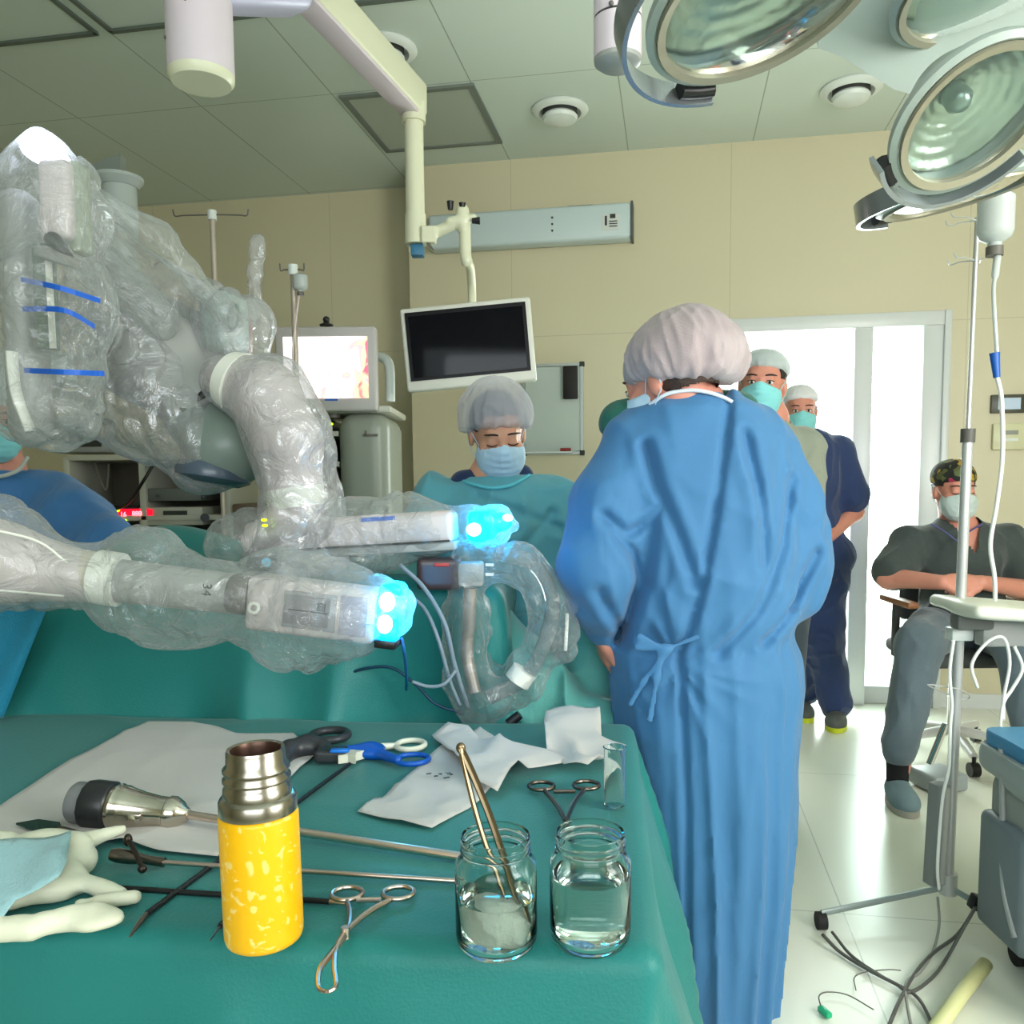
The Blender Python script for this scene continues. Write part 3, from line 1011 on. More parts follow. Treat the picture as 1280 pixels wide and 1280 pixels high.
forceps('needle_holder', 'small steel needle holder lying behind the jar of clear water', [(677, 983), (733, 982)], (708, 1030),
        [[(712, 1050), (714, 1062)], [(706, 1050), (712, 1062)]], m_inst2, .0185, .0036, sq=1.05)

# ---- opened paper packaging and gauze pad
q = sheet('paper_package', [(447, 1016), (468, 998), (478, 998), (552, 935), (600, 910), (640, 936), (650, 945), (632, 968), (600, 1003), (540, 1037), (490, 1028)], m_paper, lift=.005, wave=.006, ws=14, cuts=5)
tag(q, 'white printed sterile paper package lying in the middle of the green drape', 'package')
b = MB()
A, B_ = tpt(545, 975, .006), tpt(566, 966, .006)
for (x, y, w) in ((536, 967, 7), (545, 970, 5), (558, 972, 8), (564, 968, 4)):
    c = tpt(x, y, .010); b.box(c, (w * .0013, .0035, .0012), rmat(25))
b.build('printed_mark', m_dark, None).parent = None
TM_ = Matrix.Translation(tpt(556, 967, .0125)) @ Matrix.Rotation(math.radians(200), 4, 'Z')
o = D.objects['printed_mark']; o.parent = q; o.matrix_parent_inverse = Matrix.Translation(-q.location)
text_mesh('printed_letter', 'R e', .017, TM_, m_dark, q, .0002)
q = sheet('paper_strip', [(540, 922), (560, 905), (585, 914), (600, 925), (650, 932), (690, 940), (715, 952), (660, 966), (648, 955), (622, 992), (590, 975), (562, 942)], m_paper, lift=.012, wave=.016, ws=12, seed=4, cuts=5, zs=[0, .02, .01, .01, .015, .01, 0, 0, .01, 0, .01, .005])
tag(q, 'twisted strip of white packaging paper lying across the printed paper package', 'paper')
q = sheet('gauze_pad', [(680, 916), (683, 897), (692, 893), (715, 897), (750, 898), (752, 925), (783, 938), (764, 957), (735, 966), (705, 962), (697, 950), (684, 945)], m_paper, lift=.006, wave=.022, ws=13, seed=8, cuts=5, zs=[.02, .03, .035, .035, .03, .02, 0, 0, 0, 0, .004, .01])
tag(q, 'folded white gauze pad lying near the far right table corner', 'gauze')

# ---- gloves and mask at the left edge
m_latex = mat('latex', (222, 222, 200), .45, bump=.1, bscale=80, sss=.05)
g = Body(.004, .014)
G = lambda x, y, dz: tpt(x, y, dz)
g.cap(G(-40, 1075, .02), G(90, 1070, .022), .034, .030)
g.cap(G(60, 1065, .026), G(152, 1036, .012), .024, .006)
g.cap(G(70, 1090, .018), G(150, 1120, .004), .020, .008)
g.cap(G(-30, 1120, .015), G(80, 1110, .012), .026, .018)
g.wrinkle(lambda P: .007 * ridge(warpP(P, 12, .05, 3), (14, 26, 20), 3, 3) - .003)
q = g.build('latex_glove', m_latex, None, deform=lambda P: np.stack([P[:, 0], P[:, 1], np.maximum(P[:, 2], TZ + .006)], 1)); tag(q, 'cream latex glove crumpled on the paper at the left table edge', 'glove', None)
g = Body(.004, .012)
g.cap(G(-50, 1166, .010), G(40, 1160, .010), .019, .014); g.cap(G(40, 1160, .010), G(112, 1142, .012), .012, .014); g.ell(G(120, 1148, .010), (.032, .024, .012))
g.cap(G(100, 1130, .006), G(168, 1122, .006), .007, .009)
g.wrinkle(lambda P: .004 * ridge(P, (30, 22, 20), 5, 3) - .002)
q = g.build('latex_glove', m_latex, None, deform=lambda P: np.stack([P[:, 0], P[:, 1], np.maximum(P[:, 2], TZ + .006)], 1)); tag(q, 'flattened cream latex glove with rounded fingers nearest the front table edge', 'glove')
q = sheet('face_mask', [(-60, 1058), (20, 1050), (90, 1052), (84, 1085), (74, 1112), (20, 1132), (0, 1158), (-60, 1165)], cloth_mat('mask_blue', (150, 190, 196), .8, var=.04), lift=.052, wave=.014, ws=9, cuts=5, seed=6, zs=[.01, .012, 0, 0, -.01, -.02, -.03, -.03])
tag(q, 'pale blue disposable face mask lying on top of the crumpled latex gloves', 'mask')
root = thing('scissors', 'dark slim scissor blades poking from under the gloves onto the paper sheet', 'scissors', tpt(70, 1035))
b = MB(); b.prism([tpt(20, 1031, .008), tpt(48, 1026, .01), (tpt(75, 1030, .01)), tpt(78, 1040, .008), tpt(45, 1040, .006)], (0, 0, .003)); b.build('grip', mat('green_steel', (52, 88, 80), .25, .8), root)
b = MB(); b.tube([tpt(74, 1035, .010), tpt(95, 1040, .009), tpt(116, 1045, .006)], [.006, .0045, .001], 8, flat=.5); b.build('blade', m_inst2, root)
# ================================================================== people
m_skin = mat('skin', (205, 150, 122), .5, var=.05, vscale=18, sss=.08, bump=.06, bscale=120)
m_skin2 = mat('skin_ruddy', (205, 138, 118), .5, var=.06, vscale=18, sss=.08, bump=.06, bscale=120)
m_hair = mat('brown_hair', (58, 42, 34), .5, bump=.5, bscale=300)
m_hair2 = mat('dark_hair', (34, 28, 26), .5, bump=.5, bscale=300)
m_eye = mat('eye_white', (215, 208, 200), .25)
m_iris = mat('iris', (50, 38, 30), .15)
m_lash = mat('lash', (40, 28, 24), .7)

def net_mat(name, rgb, clear=.3):
    m = cloth_mat(name, rgb, .7, var=.10, bump=.35, bscale=420, sheen=.3, vscale=30)
    nt = m.node_tree
    out = nt.nodes['Material Output']
    src = out.inputs['Surface'].links[0].from_socket
    tr = nt.nodes.new('ShaderNodeBsdfTransparent')
    mx = nt.nodes.new('ShaderNodeMixShader')
    mx.inputs[0].default_value = clear
    nt.links.new(src, mx.inputs[1]); nt.links.new(tr.outputs[0], mx.inputs[2]); nt.links.new(mx.outputs[0], out.inputs['Surface'])
    return m
m_net = net_mat('bouffant_net', (205, 205, 214), .52)
m_net2 = net_mat('bouffant_net_dense', (182, 166, 168), .12)
m_net3 = net_mat('bouffant_net_grey', (196, 206, 205), .18)
m_mask_w = cloth_mat('mask_white_blue', (176, 205, 226), .8, var=.02, bump=.1)
m_mask_t = cloth_mat('mask_teal', (132, 206, 208), .8, var=.03, bump=.1)
m_mask_g = cloth_mat('mask_grey', (190, 205, 202), .8, var=.03, bump=.1)

class Head:
    def __init__(s, c, fwd, tilt=0.0, nod=0.0, sc=1.0):
        """fwd: where the face points; nod < 0 looks down (degrees); tilt rolls the head"""
        f = Vector(fwd).normalized()
        yaw = math.atan2(-f.x, f.y)
        s.R3 = Matrix.Rotation(yaw, 3, 'Z') @ Matrix.Rotation(math.radians(nod), 3, 'X') @ Matrix.Rotation(math.radians(tilt), 3, 'Y')
        s.R = np.array(s.R3, np.float32)
        s.c = Vector(c)
        s.s = sc
    def p(s, x, y, z):
        return s.c + s.R3 @ (Vector((x, y, z)) * s.s)
    def loc(s, P):                 # world points to head space
        return ((P - np.array(s.c, np.float32)) @ s.R) / s.s
    def ell(s, b, c, r, k=.015, sub=False):
        b.ell(s.p(*c), [q * s.s for q in r], s.R, k, sub)
    def skull(s, b, neck, closed=False, rn=.052):
        s.ell(b, (0, -.012, .028), (.075, .096, .086), .02)
        s.ell(b, (0, .022, -.030), (.061, .072, .082), .02)
        s.ell(b, (0, .040, -.080), (.040, .042, .032), .025)
        b.cap(s.p(0, .092, .002), s.p(0, .108, -.034), .007 * s.s, .013 * s.s, .014)
        b.cap(s.p(-.032, .078, .022), s.p(.032, .078, .022), .013 * s.s, .013 * s.s, .015)
        for q in (-1, 1):
            s.ell(b, (q * .031, .100, .003), (.017, .014, .011), .012, True)
            s.ell(b, (q * .031, .0805, .002), (.0150, .0125, .0125 if closed else .0105), .004)
            s.ell(b, (q * .045, .066, -.028), (.022, .020, .02), .02)
            s.ell(b, (q * .079, -.008, -.012), (.009, .019, .031), .008)
        s.ell(b, (0, .096, -.062), (.024, .010, .007), .006)
        b.cap(s.p(0, -.022, -.05), neck, rn * s.s, (rn + .006) * s.s, .03)
    def eyes(s, root, closed=False, brow=None):
        brow = brow or m_hair
        for q in (-1, 1):
            if not closed:
                b = MB(); b.sph(s.p(q * .031, .0838, .002), [.0125 * s.s, .0112 * s.s, .0085 * s.s], 10, s.R3); e = b.build('eye', m_eye, root, True)
                b = MB(); b.sph(s.p(q * .031, .0920, .002), [.0058 * s.s, .0038 * s.s, .0058 * s.s], 8, s.R3); b.build('iris', m_iris, e, True)
            b = MB()
            zz = -.006 if closed else .009
            b.tube([s.p(q * (.031 + .0155 * t), .0925 - .005 * t * t - (0 if closed else .0005), zz + (.003 if closed else -.004) * t * t) for t in (-1, -.5, 0, .5, 1)], .0017 * s.s, 6)
            b.build('eyelash', m_lash, root)
            b = MB()
            b.tube([s.p(q * (.034 + .020 * t), .0905 - .009 * max(0, t) ** 2, .026 + .003 * (1 - t * t)) for t in (-1, -.5, 0, .5, 1)], [r * s.s for r in (.0026, .0034, .0034, .003, .0015)], 6)
            b.build('eyebrow', brow, root)
    def mask(s, root, m, drop=0.0):
        b = Body(.0035, .02)
        s.ell(b, (0, .052, -.052), (.069, .066, .064), .02)
        s.ell(b, (0, .100, -.026), (.020, .022, .028), .03)
        s.ell(b, (0, .062, -.085), (.045, .045, .032), .03)
        L_ = s.loc
        b.wrinkle(lambda P: -.0013 * np.sin(L_(P)[..., 2] * 300) * np.clip(1 - np.abs(L_(P)[..., 0]) / .06, 0, 1) - .002 * ridge(P, 45, 3, 3))
        def cut(c):
            q = L_(c)
            return (q[:, 1] < .018 + np.abs(q[:, 2] + .05) * .25) | (q[:, 2] > .006 - .42 * np.abs(q[:, 0]) + drop) | (q[:, 2] < -.125)
        o = b.build('mask', m, root, cut=cut, iso=.004, solid=.0015)
        for q in (-1, 1):
            t = MB()
            t.tube(spline([s.p(q * .064, .03, -.022), s.p(q * .080, .008, .008), s.p(q * .088, -.018, .018), s.p(q * .086, -.026, -.02)], 4), .0013 * s.s, 6)
            t.tube(spline([s.p(q * .060, .03, -.085), s.p(q * .076, .004, -.055), s.p(q * .086, -.024, -.03)], 4), .0013 * s.s, 6)
            t.build('ear_loop', m, o)
        return o
    def bouffant(s, root, m, r=(.100, .124, .094), c=(0, -.034, .048), front=.052, back=-.03, n=17, amp=.006, extra=(), name='bouffant_cap', seed=2, vox=.0045):
        b = Body(vox, .03)
        s.ell(b, c, r, .03)
        for cc, rr in extra:
            s.ell(b, cc, rr, .04)
        # band: cut away what lies below the brim
        def f(P):
            q = s.loc(P)
            brim = np.interp(q[..., 1], [-.15, .09], [back, front])
            return (q[..., 2] - brim)
        big = .3
        b.add(f, np.array(s.c) - big, np.array(s.c) + big, .022, True)
        def wr(P):
            q = s.loc(P)
            a = np.arctan2(q[..., 0], q[..., 1] + .03)
            h = np.clip((q[..., 2] + .04) / .2, 0, 1)
            W = np.stack([np.cos(a) * n / 4, np.sin(a) * n / 4, q[..., 2] * 9], -1).astype(np.float32)
            return -amp * (ridge(warpP(W, .8, .6, seed), 1.3, seed, 2.2) - .3) * (1 - .45 * h) - amp * .6 * ridge(warpP(q.astype(np.float32), 14, .04, 5), (26, 26, 12), seed + 4, 3)
        b.wrinkle(wr)
        o = b.build(name, m, root, smooth_it=1)
        return o
    def hair(s, root, m, back=-.06):
        b = Body(.005, .02)
        s.ell(b, (0, -.020, .034), (.081, .097, .088), .02)
        s.ell(b, (0, -.055, -.015), (.064, .058, .06), .03)
        b.wrinkle(lambda P: -.002 * ridge(P, (70, 70, 20), 1, 2))
        L_ = s.loc
        def cut(c):
            q = L_(c)
            return (q[:, 1] > .055 + .3 * (q[:, 2] - .08)) & (q[:, 2] < .075) | (q[:, 2] < back) | ((np.abs(q[:, 0]) > .05) & (q[:, 1] > .0) & (q[:, 2] < .02))
        b.build('hair', m, root, cut=cut, solid=.002)

def hand(b, wrist, d, n, curl=.35, sc=1.0, thumb=1, spread=.0):
    """adds a hand to a body: d along the fingers, n out of the palm's back"""
    d = Vector(d).normalized(); n = Vector(n).normalized()
    n = (n - d * n.dot(d)).normalized()
    x = d.cross(n).normalized() * thumb
    w = Vector(wrist)
    P = w + d * .045 * sc
    R = np.array([list(x), list(d), list(n)], np.float32).T
    b.ell(P, (.040 * sc, .052 * sc, .017 * sc), R, .012)
    for i, (o, L_) in enumerate(((-.030, .072), (-.010, .082), (.011, .077), (.030, .060))):
        base = w + (d * .078 + x * o) * sc
        dd = (d + x * o * spread * 20).normalized()
        pts = [w + (d * .05 + x * o * .8) * sc, base]
        a = curl * .7
        for k, fr_ in enumerate((.42, .32, .26)):
            v = dd * math.cos(a) - n * math.sin(a)
            pts.append(pts[-1] + v * L_ * fr_ * sc)
            a += curl
        b.chain(pts, [.0105 * sc, .0100 * sc, .0090 * sc, .0082 * sc, .0070 * sc], .006)
    t0 = w + (d * .025 - x * .028) * sc
    t1 = t0 + (d * .035 - x * .022 - n * .012) * sc
    t2 = t1 + (d * .034 - x * .004 - n * .010) * sc
    b.chain([w + d * .02 * sc, t0, t1, t2], [.016 * sc, .0145 * sc, .0110 * sc, .0085 * sc], .010)

def torso(b, neck, sl, sr, hl, hr, belly=1.0, k=.05):
    neck, sl, sr, hl, hr = map(Vector, (neck, sl, sr, hl, hr))
    sc_, hc = (sl + sr) / 2, (hl + hr) / 2
    up = (sc_ - hc).normalized()
    ax = (sr - sl).normalized()
    fw = up.cross(ax).normalized()
    W = (sr - sl).length / 2
    R = np.array([list(ax), list(fw), list(up)], np.float32).T
    H = (sc_ - hc).length
    b.ell(sc_ - up * H * .22, (W * .86, .115 * belly, H * .36), R, k)
    b.ell(hc + up * H * .32, (W * .74, .108 * belly, H * .34), R, k)
    b.ell(hc + up * H * .02, (W * .84, .118, H * .26), R, k)
    b.cap(sl, sc_ + up * .035, .055, .06, k)
    b.cap(sr, sc_ + up * .035, .055, .06, k)
    b.cap(neck, sc_, .056, .075, k)
    return R, sc_, hc, up, ax, fw

def shoe(root, heel, toe, m_top, m_sole, w=.048, name='shoe', h=.085):
    heel, toe = Vector(heel), Vector(toe)
    d = (toe - heel); d.z = 0
    L_ = d.length
    d.normalize()
    ang = math.atan2(d.y, d.x)
    R = np.array(Matrix.Rotation(ang, 3, 'Z'), np.float32)
    c = (heel + toe) / 2; c.z = 0
    b = Body(.005, .03)
    b.ell(c - d * L_ * .26 + Vector((0, 0, .05)), (.062, w * .82, .05), R)
    b.ell(c + d * L_ * .18 + Vector((0, 0, .035)), (L_ * .33, w, .038), R)
    b.ell(c + Vector((0, 0, .045)), (L_ * .42, w * .85, .042), R)
    o = b.build(name, m_top, root, deform=lambda P: np.stack([P[:, 0], P[:, 1], np.maximum(P[:, 2], .012)], 1))
    s_ = MB()
    n = 28
    pts = []
    for i in range(n):
        a = 2 * PI * i / n
        pts.append(c + Vector((math.cos(ang) * math.cos(a) * L_ * .52 - math.sin(ang) * math.sin(a) * w * 1.03 * (1 + .12 * math.cos(a)), math.sin(ang) * math.cos(a) * L_ * .52 + math.cos(ang) * math.sin(a) * w * 1.03 * (1 + .12 * math.cos(a)), .001)))
    s_.prism(pts, (0, 0, .024)); s_.build('sole', m_sole, o)

def secs(rows, Y, ry=None):
    """outline rows (y_px, left_px, right_px, depth_shift, ry) -> loft sections"""
    out = []
    for r in rows:
        yy = Y + r[3]
        a, c = at(r[1], r[0], yy), at(r[2], r[0], yy)
        out.append((a.z * .5 + c.z * .5, (a.x + c.x) / 2, yy, (c.x - a.x) / 2, r[4]))
    return out

def cloth_noise(amp, sc=9, seed=1, aniso=(1, 1, .45), pw=3):
    a = np.array(aniso, np.float32) * sc
    return lambda P: -amp * 1.5 * (ridge(warpP(P, 4, .16, seed), a * .8, seed, 1.6) - .4) - amp * .9 * ridge(warpP(P, 7, .10, seed + 3), a * 1.7, seed + 6, 3.5)
def fold_mod(n, amp_top, amp_bot, z0, z1, seed, tw=1.5):
    def f(th, z):
        t = np.clip((z1 - z) / (z1 - z0), 0, 1)
        P = np.stack([np.cos(th) * n / 6, np.sin(th) * n / 6, z * tw], -1).astype(np.float32)
        return 1 + (amp_top + (amp_bot - amp_top) * t) * ((ridge(warpP(P, .7, .7, seed), 1.0, seed, 1.6) - .45) * 2)
    return f
def cloth_noise_old(amp, sc=9, seed=1, aniso=(1, 1, .45), pw=3):
    a = np.array(aniso, np.float32) * sc
    return lambda P: -amp * (ridge(warpP(P, 5, .10, seed), a, seed, pw) - .25) - amp * .35 * ridge(warpP(P, 9, .05, seed + 3), a * 2.3, seed + 6, 3)

def grooves(lines, Y, depth, w):
    segs = []
    for ln in lines:
        q = [at(x, y, Y) for x, y in ln]
        segs += [(np.array((a.x, a.z)), np.array((b_.x, b_.z))) for a, b_ in zip(q, q[1:])]
    def f(P):
        X = P[..., [0, 2]]
        best = np.full(X.shape[:-1], 9.0)
        for a, b_ in segs:
            ba = b_ - a
            t = np.clip(((X - a) @ ba) / (ba @ ba), 0, 1)
            best = np.minimum(best, np.linalg.norm(X - a - t[..., None] * ba, axis=-1))
        s = np.exp(-(best / w) ** 2) - .55 * np.exp(-((best - 2.2 * w) / (1.3 * w)) ** 2)
        return depth * s * (P[..., 1] < Y + .02)
    return f
# ---------------------------------------------------------------- woman in the long blue gown, seen from behind
m_gown = cloth_mat('gown_blue', (70, 126, 174), .62, var=.04, bump=.12, bscale=500, sheer=.15)
def add_crease(m, scale=7, dist=.03, strength=.6, stretch=(1, 1, .5), seed=0.0):
    nt = m.node_tree; N, L = nt.nodes, nt.links
    bs = N['Principled BSDF']; prev = bs.inputs['Normal'].links[0].from_socket
    tc = N.new('ShaderNodeTexCoord'); mp = N.new('ShaderNodeMapping'); mp.inputs['Scale'].default_value = stretch; mp.inputs['Location'].default_value = (seed, seed, 0); L.new(tc.outputs['Object'], mp.inputs['Vector'])
    n1 = N.new('ShaderNodeTexNoise'); n1.inputs['Scale'].default_value = scale; n1.inputs['Detail'].default_value = 2; n1.inputs['Distortion'].default_value = 1.4; L.new(mp.outputs[0], n1.inputs['Vector'])
    a = N.new('ShaderNodeMath'); a.operation = 'SUBTRACT'; a.inputs[1].default_value = .5; L.new(n1.outputs['Fac'], a.inputs[0])
    c = N.new('ShaderNodeMath'); c.operation = 'ABSOLUTE'; L.new(a.outputs[0], c.inputs[0])
    d = N.new('ShaderNodeMath'); d.operation = 'POWER'; d.inputs[1].default_value = 1.1; L.new(c.outputs[0], d.inputs[0])
    bp = N.new('ShaderNodeBump'); bp.inputs['Strength'].default_value = strength; bp.inputs['Distance'].default_value = dist
    L.new(d.outputs[0], bp.inputs['Height']); L.new(prev, bp.inputs['Normal']); L.new(bp.outputs['Normal'], bs.inputs['Normal'])
add_crease(m_gown, 4.5, .03, .35)
Y = 1.92
root = thing('person', 'person with mauve bouffant cap standing with back turned in a long blue gown', 'person', at(895, 1275, Y))
root.location.z = 0
hd = Head(at(836, 478, Y - .01), (-.75, .62, 0), tilt=0, nod=-16, sc=1.0)
nk = at(872, 508, Y + .01)
SL, SR = at(786, 560, Y), at(945, 560, Y + .03)
EL, WL = at(748, 712, Y - .07), at(752, 790, Y - .02)
ER, WR_ = at(975, 700, Y + .06), at(915, 770, Y + .28)
HL, HR = at(838, 850, Y + .02), at(935, 850, Y + .02)
KL, KR = at(868, 1070, Y), at(925, 1070, Y)
AL, AR = at(885, 1235, Y - .01), at(938, 1235, Y - .01)
for a_ in (AL, AR): a_.z = .09
b = Body(.006, .03)
torso(b, nk, SL, SR, HL, HR)
hd.skull(b, nk)
b.chain([SL, EL, WL], [.047, .036, .026]); b.chain([SR, ER, WR_], [.047, .036, .026])
hand(b, WR_, (-.7, .7, -.1), (0, -.2, 1), .35)
b.chain([HL, KL, AL], [.078, .052, .036]); b.chain([HR, KR, AR], [.078, .052, .036])
hand(b, WL, (.15, .45, -.9), (-.9, -.2, -.1), .4, .95)
b.build('body', m_skin2, root)
hd.eyes(root)
hd.mask(root, m_mask_w)
hd.hair(root, m_hair, back=-.04)
hd.bouffant(root, m_net2, r=(.110, .130, .098), c=(0, -.040, .045), front=.025, back=-.045, n=26, amp=.007, extra=(((.040, -.095, .022), (.088, .078, .074)), ((.02, -.06, .05), (.100, .09, .085))), seed=9)
b = MB(); b.cyl(hd.p(.01, -.02, .135), hd.p(.01, -.02, .155), .004, .006, 10); b.build('cap_knot', m_hair2, root)
for (x, y) in ((.081, -.02), (.0805, -.012)):
    pass
# green scrub shirt showing at the collar and the left shoulder
b = Body(.006, .03)
b.cap(at(778, 528, Y + .03), at(850, 512, Y + .02), .050, .045); b.cap(at(850, 512, Y + .02), at(925, 512, Y + .0), .045, .038); b.ell(at(875, 540, Y + .04), (.13, .09, .07))
b.wrinkle(cloth_noise(.005, 12, 4))
b.build('scrub_shirt', cloth_mat('scrub_green', (30, 92, 78), .8), root)
# trousers and clogs below the gown
b = Body(.008, .03); b.chain([HL, KL, (AL.x, AL.y, .12)], [.09, .07, .06]); b.chain([HR, KR, (AR.x, AR.y, .12)], [.09, .07, .06]); b.build('trousers', cloth_mat('scrub_green', (0, 0, 0)), root)
for a_ in (AL, AR):
    shoe(root, (a_.x + .01, a_.y - .06, 0), (a_.x - .05, a_.y + .17, 0), mat('white_clog', (215, 215, 210), .4), mat('clog_sole', (190, 190, 185), .5), name='clog')
# gown
g = Body(.0065, .035)
rows = [(497, 818, 915, .00, .075), (512, 790, 940, .00, .095), (535, 768, 962, .01, .115), (580, 765, 975, .01, .130), (660, 770, 985, .0, .150), (740, 768, 992, .0, .155), (800, 765, 1000, .0, .155), (860, 765, 1002, .0, .165),
        (960, 778, 992, .0, .175), (1080, 790, 985, .0, .175), (1200, 800, 972, .0, .17), (1262, 805, 965, .0, .168)]
S_ = secs(rows, Y)
zt_, zb_ = S_[0][0], S_[-1][0]
def gown_mod(th, z, base=fold_mod(26, .0, .085, .1, 1.15, 3, 1.0)):
    m_ = base(th, z)
    flap = np.clip((np.cos(th - np.interp(z, [0, .8, 1.1, 1.4], [-1.75, -1.86, -1.72, -1.35]))), -1, 1)
    d_ = th - np.interp(z, [0, .8, 1.1, 1.4], [-1.75, -1.86, -1.72, -1.35])
    step_ = np.clip(d_ / .05, 0, 1) * np.clip((1.9 - d_) / .7, 0, 1)
    return m_
g.loft(S_, mod=gown_mod)
g.chain([SL + Vector((.02, 0, 0)), SL.lerp(EL, .45) + Vector((-.005, 0, 0)), EL, EL.lerp(WL, .5), WL + Vector((0, 0, .01))], [.070, .082, .080, .066, .042], .018)
g.chain([SR, SR.lerp(ER, .5) + Vector((.03, 0, 0)), ER + Vector((.0, 0, 0)), ER.lerp(WR_, .5), WR_], [.076, .088, .088, .07, .04], .022)
g.cap(at(1006, 672, Y + .05), at(992, 740, Y + .04), .040, .055, .06)
def gown_w(P):
    x, y, z = P[..., 0], P[..., 1], P[..., 2]
    up = np.clip((z - .78) / .2, 0, 1)
    tie = np.exp(-((z - .865) / .035) ** 2) * .012
    rad = np.hypot(x - at(832, 812, Y).x, (z - at(832, 812, Y).z))
    pin = np.exp(-(rad / .09) ** 2)
    a = np.arctan2(z - at(832, 812, Y).z, x - at(832, 812, Y).x)
    A_ = np.stack([np.cos(a) * 3, np.sin(a) * 3, rad * 3], -1).astype(np.float32)
    star = (ridge(A_, 1.2, 4, 2) - .4) * .012 * np.exp(-((rad - .07) / .10) ** 2)
    xl_ = np.interp(z, [at(0, y_, Y).z for y_ in (1250, 980, 810, 760, 640, 560, 505)], [at(x_, 700, Y).x for x_ in (850, 846, 838, 856, 880, 893, 902)])
    fl_ = np.clip((x - xl_) / .006, 0, 1) * np.clip((xl_ + .26 - x) / .2, 0, 1) * (y < Y) * .011
    return -fl_ + .012 * np.exp(-((x - xl_ + .006) / .008) ** 2) * (y < Y) + tie - star + up * cloth_noise(.010, 7, 2, (1, 1, .5), 2.5)(P) + (1 - up) * cloth_noise(.004, 8, 3, (1, 1, .25))(P)
g.wrinkle(gown_w)
g.wrinkle(grooves([((806, 652), (800, 700), (786, 745), (772, 795)), ((748, 642), (775, 665), (804, 650), (818, 630)), ((762, 662), (785, 690), (796, 722)), ((800, 560), (812, 610), (832, 660), (852, 720)), ((980, 600), (960, 680), (925, 750), (880, 800)), ((1015, 690), (985, 745), (935, 790)), ((742, 730), (758, 760), (770, 775)), ((915, 545), (930, 620), (935, 700))], Y, .013, .011))
gown = g.build('gown', m_gown, root, cut=lambda c: c[:, 2] < zb_ + .012)
# neckline binding, ties and the knot of the gown
b = MB(); b.tube(spline([at(812, 506, Y - .06), at(835, 492, Y - .085), at(870, 488, Y - .09), at(905, 497, Y - .085), at(935, 516, Y - .075)], 6), .0045, 8)
b.build('neck_binding', mat('binding_white', (205, 215, 225), .7), gown)
kn = at(832, 812, Y - .158)
b = Body(.004, .01)
b.ell(kn, (.013, .009, .011)); b.cap(kn, kn + Vector((-.055, .006, .026)), .004, .010, flat=((0, 1, 0), .5)); b.cap(kn, kn + Vector((.075, .0, .030)), .004, .008, flat=((0, 1, 0), .5)); b.cap(kn, kn + Vector((-.06, .006, .004)), .004, .009, flat=((0, 1, 0), .5))
b.chain([kn, kn + Vector((-.02, -.008, -.06)), kn + Vector((-.035, -.010, -.15))], [.005, .007, .008], flat=((0, 1, 0), .4)); b.chain([kn, kn + Vector((-.048, .0, -.07)), kn + Vector((-.075, .004, -.12))], [.005, .006, .007], flat=((0, 1, 0), .5))
b.build('tie_knot', m_gown, gown)

# ---------------------------------------------------------------- nurse in the teal gown behind the operating table
m_gown2 = cloth_mat('gown_teal', (98, 170, 184), .6, var=.05, bump=.12, bscale=500, sheer=.2)
add_crease(m_gown2, 4.5, .04, .5)
Y = 2.52
root = thing('person', 'person in teal gown and white cap looking down behind the operating table', 'person', at(630, 1080, Y))
root.location.z = 0
hd = Head(at(622, 541, Y), (.22, -1, 0), nod=-24, tilt=4, sc=1.0)
nk = at(612, 600, Y + .02)
SL, SR = at(695, 625, Y + .02), at(548, 630, Y + .02)
EL, ER = at(722, 745, Y - .02), at(528, 745, Y - .02)
WL, WR_ = at(662, 790, Y - .22), at(585, 795, Y - .22)
HL, HR = at(670, 850, Y + .06), at(585, 850, Y + .06)
b = Body(.006, .03)
torso(b, nk, SR, SL, HR, HL)
hd.skull(b, nk, closed=True, rn=.05)
b.chain([SL, EL, WL], [.045, .034, .025]); b.chain([SR, ER, WR_], [.045, .034, .025])
hand(b, WL, (-.4, -.8, -.2), (0, 0, 1), .35, .95, -1); hand(b, WR_, (.4, -.8, -.2), (0, 0, 1), .35, .95, 1)
for (h_, s_) in ((HL, 1), (HR, -1)):
    b.chain([h_, (h_.x, Y + .03, .46), (h_.x, Y + .06, .10)], [.085, .055, .038]); b.cap((h_.x, Y + .06, .05), (h_.x, Y - .06, .035), .035, .03)
b.build('body', m_skin, root)
hd.eyes(root, closed=True)
hd.mask(root, m_mask_w)
hd.hair(root, m_hair)
hd.bouffant(root, m_net, r=(.108, .128, .104), c=(0, -.030, .052), front=.050, back=-.05, n=20, amp=.008, extra=(((-.0, -.06, .0), (.098, .095, .085)),), seed=5)
for s_ in (-1, 1):
    shoe(root, ((HL if s_ > 0 else HR).x, Y + .11, 0), ((HL if s_ > 0 else HR).x, Y - .13, 0), mat('white_clog', (0, 0, 0)), mat('clog_sole', (0, 0, 0)), name='clog')
b = Body(.006, .03); b.ell(at(612, 606, Y + .01), (.085, .075, .030)); b.cap(at(580, 606, Y), at(650, 598, Y + .03), .045, .045); b.build('scrub_shirt', cloth_mat('scrub_navy', (30, 48, 84), .8), root)
g = Body(.0065, .035)
rows = [(596, 575, 662, .02, .085), (606, 556, 680, .02, .10), (625, 545, 700, .02, .125), (680, 548, 702, .01, .15), (760, 548, 708, .0, .165), (850, 545, 722, .0, .175), (950, 540, 730, .0, .18), (1080, 535, 740, .0, .19)]
S_ = secs(rows, Y)
g.loft(S_, mod=fold_mod(22, .01, .07, .1, 1.1, 6))
g.chain([SL, SL.lerp(EL, .5), EL, EL.lerp(WL, .5), WL], [.075, .085, .080, .06, .038], .05)
g.chain([SR, SR.lerp(ER, .5), ER, ER.lerp(WR_, .5), WR_], [.075, .085, .080, .06, .038], .05)
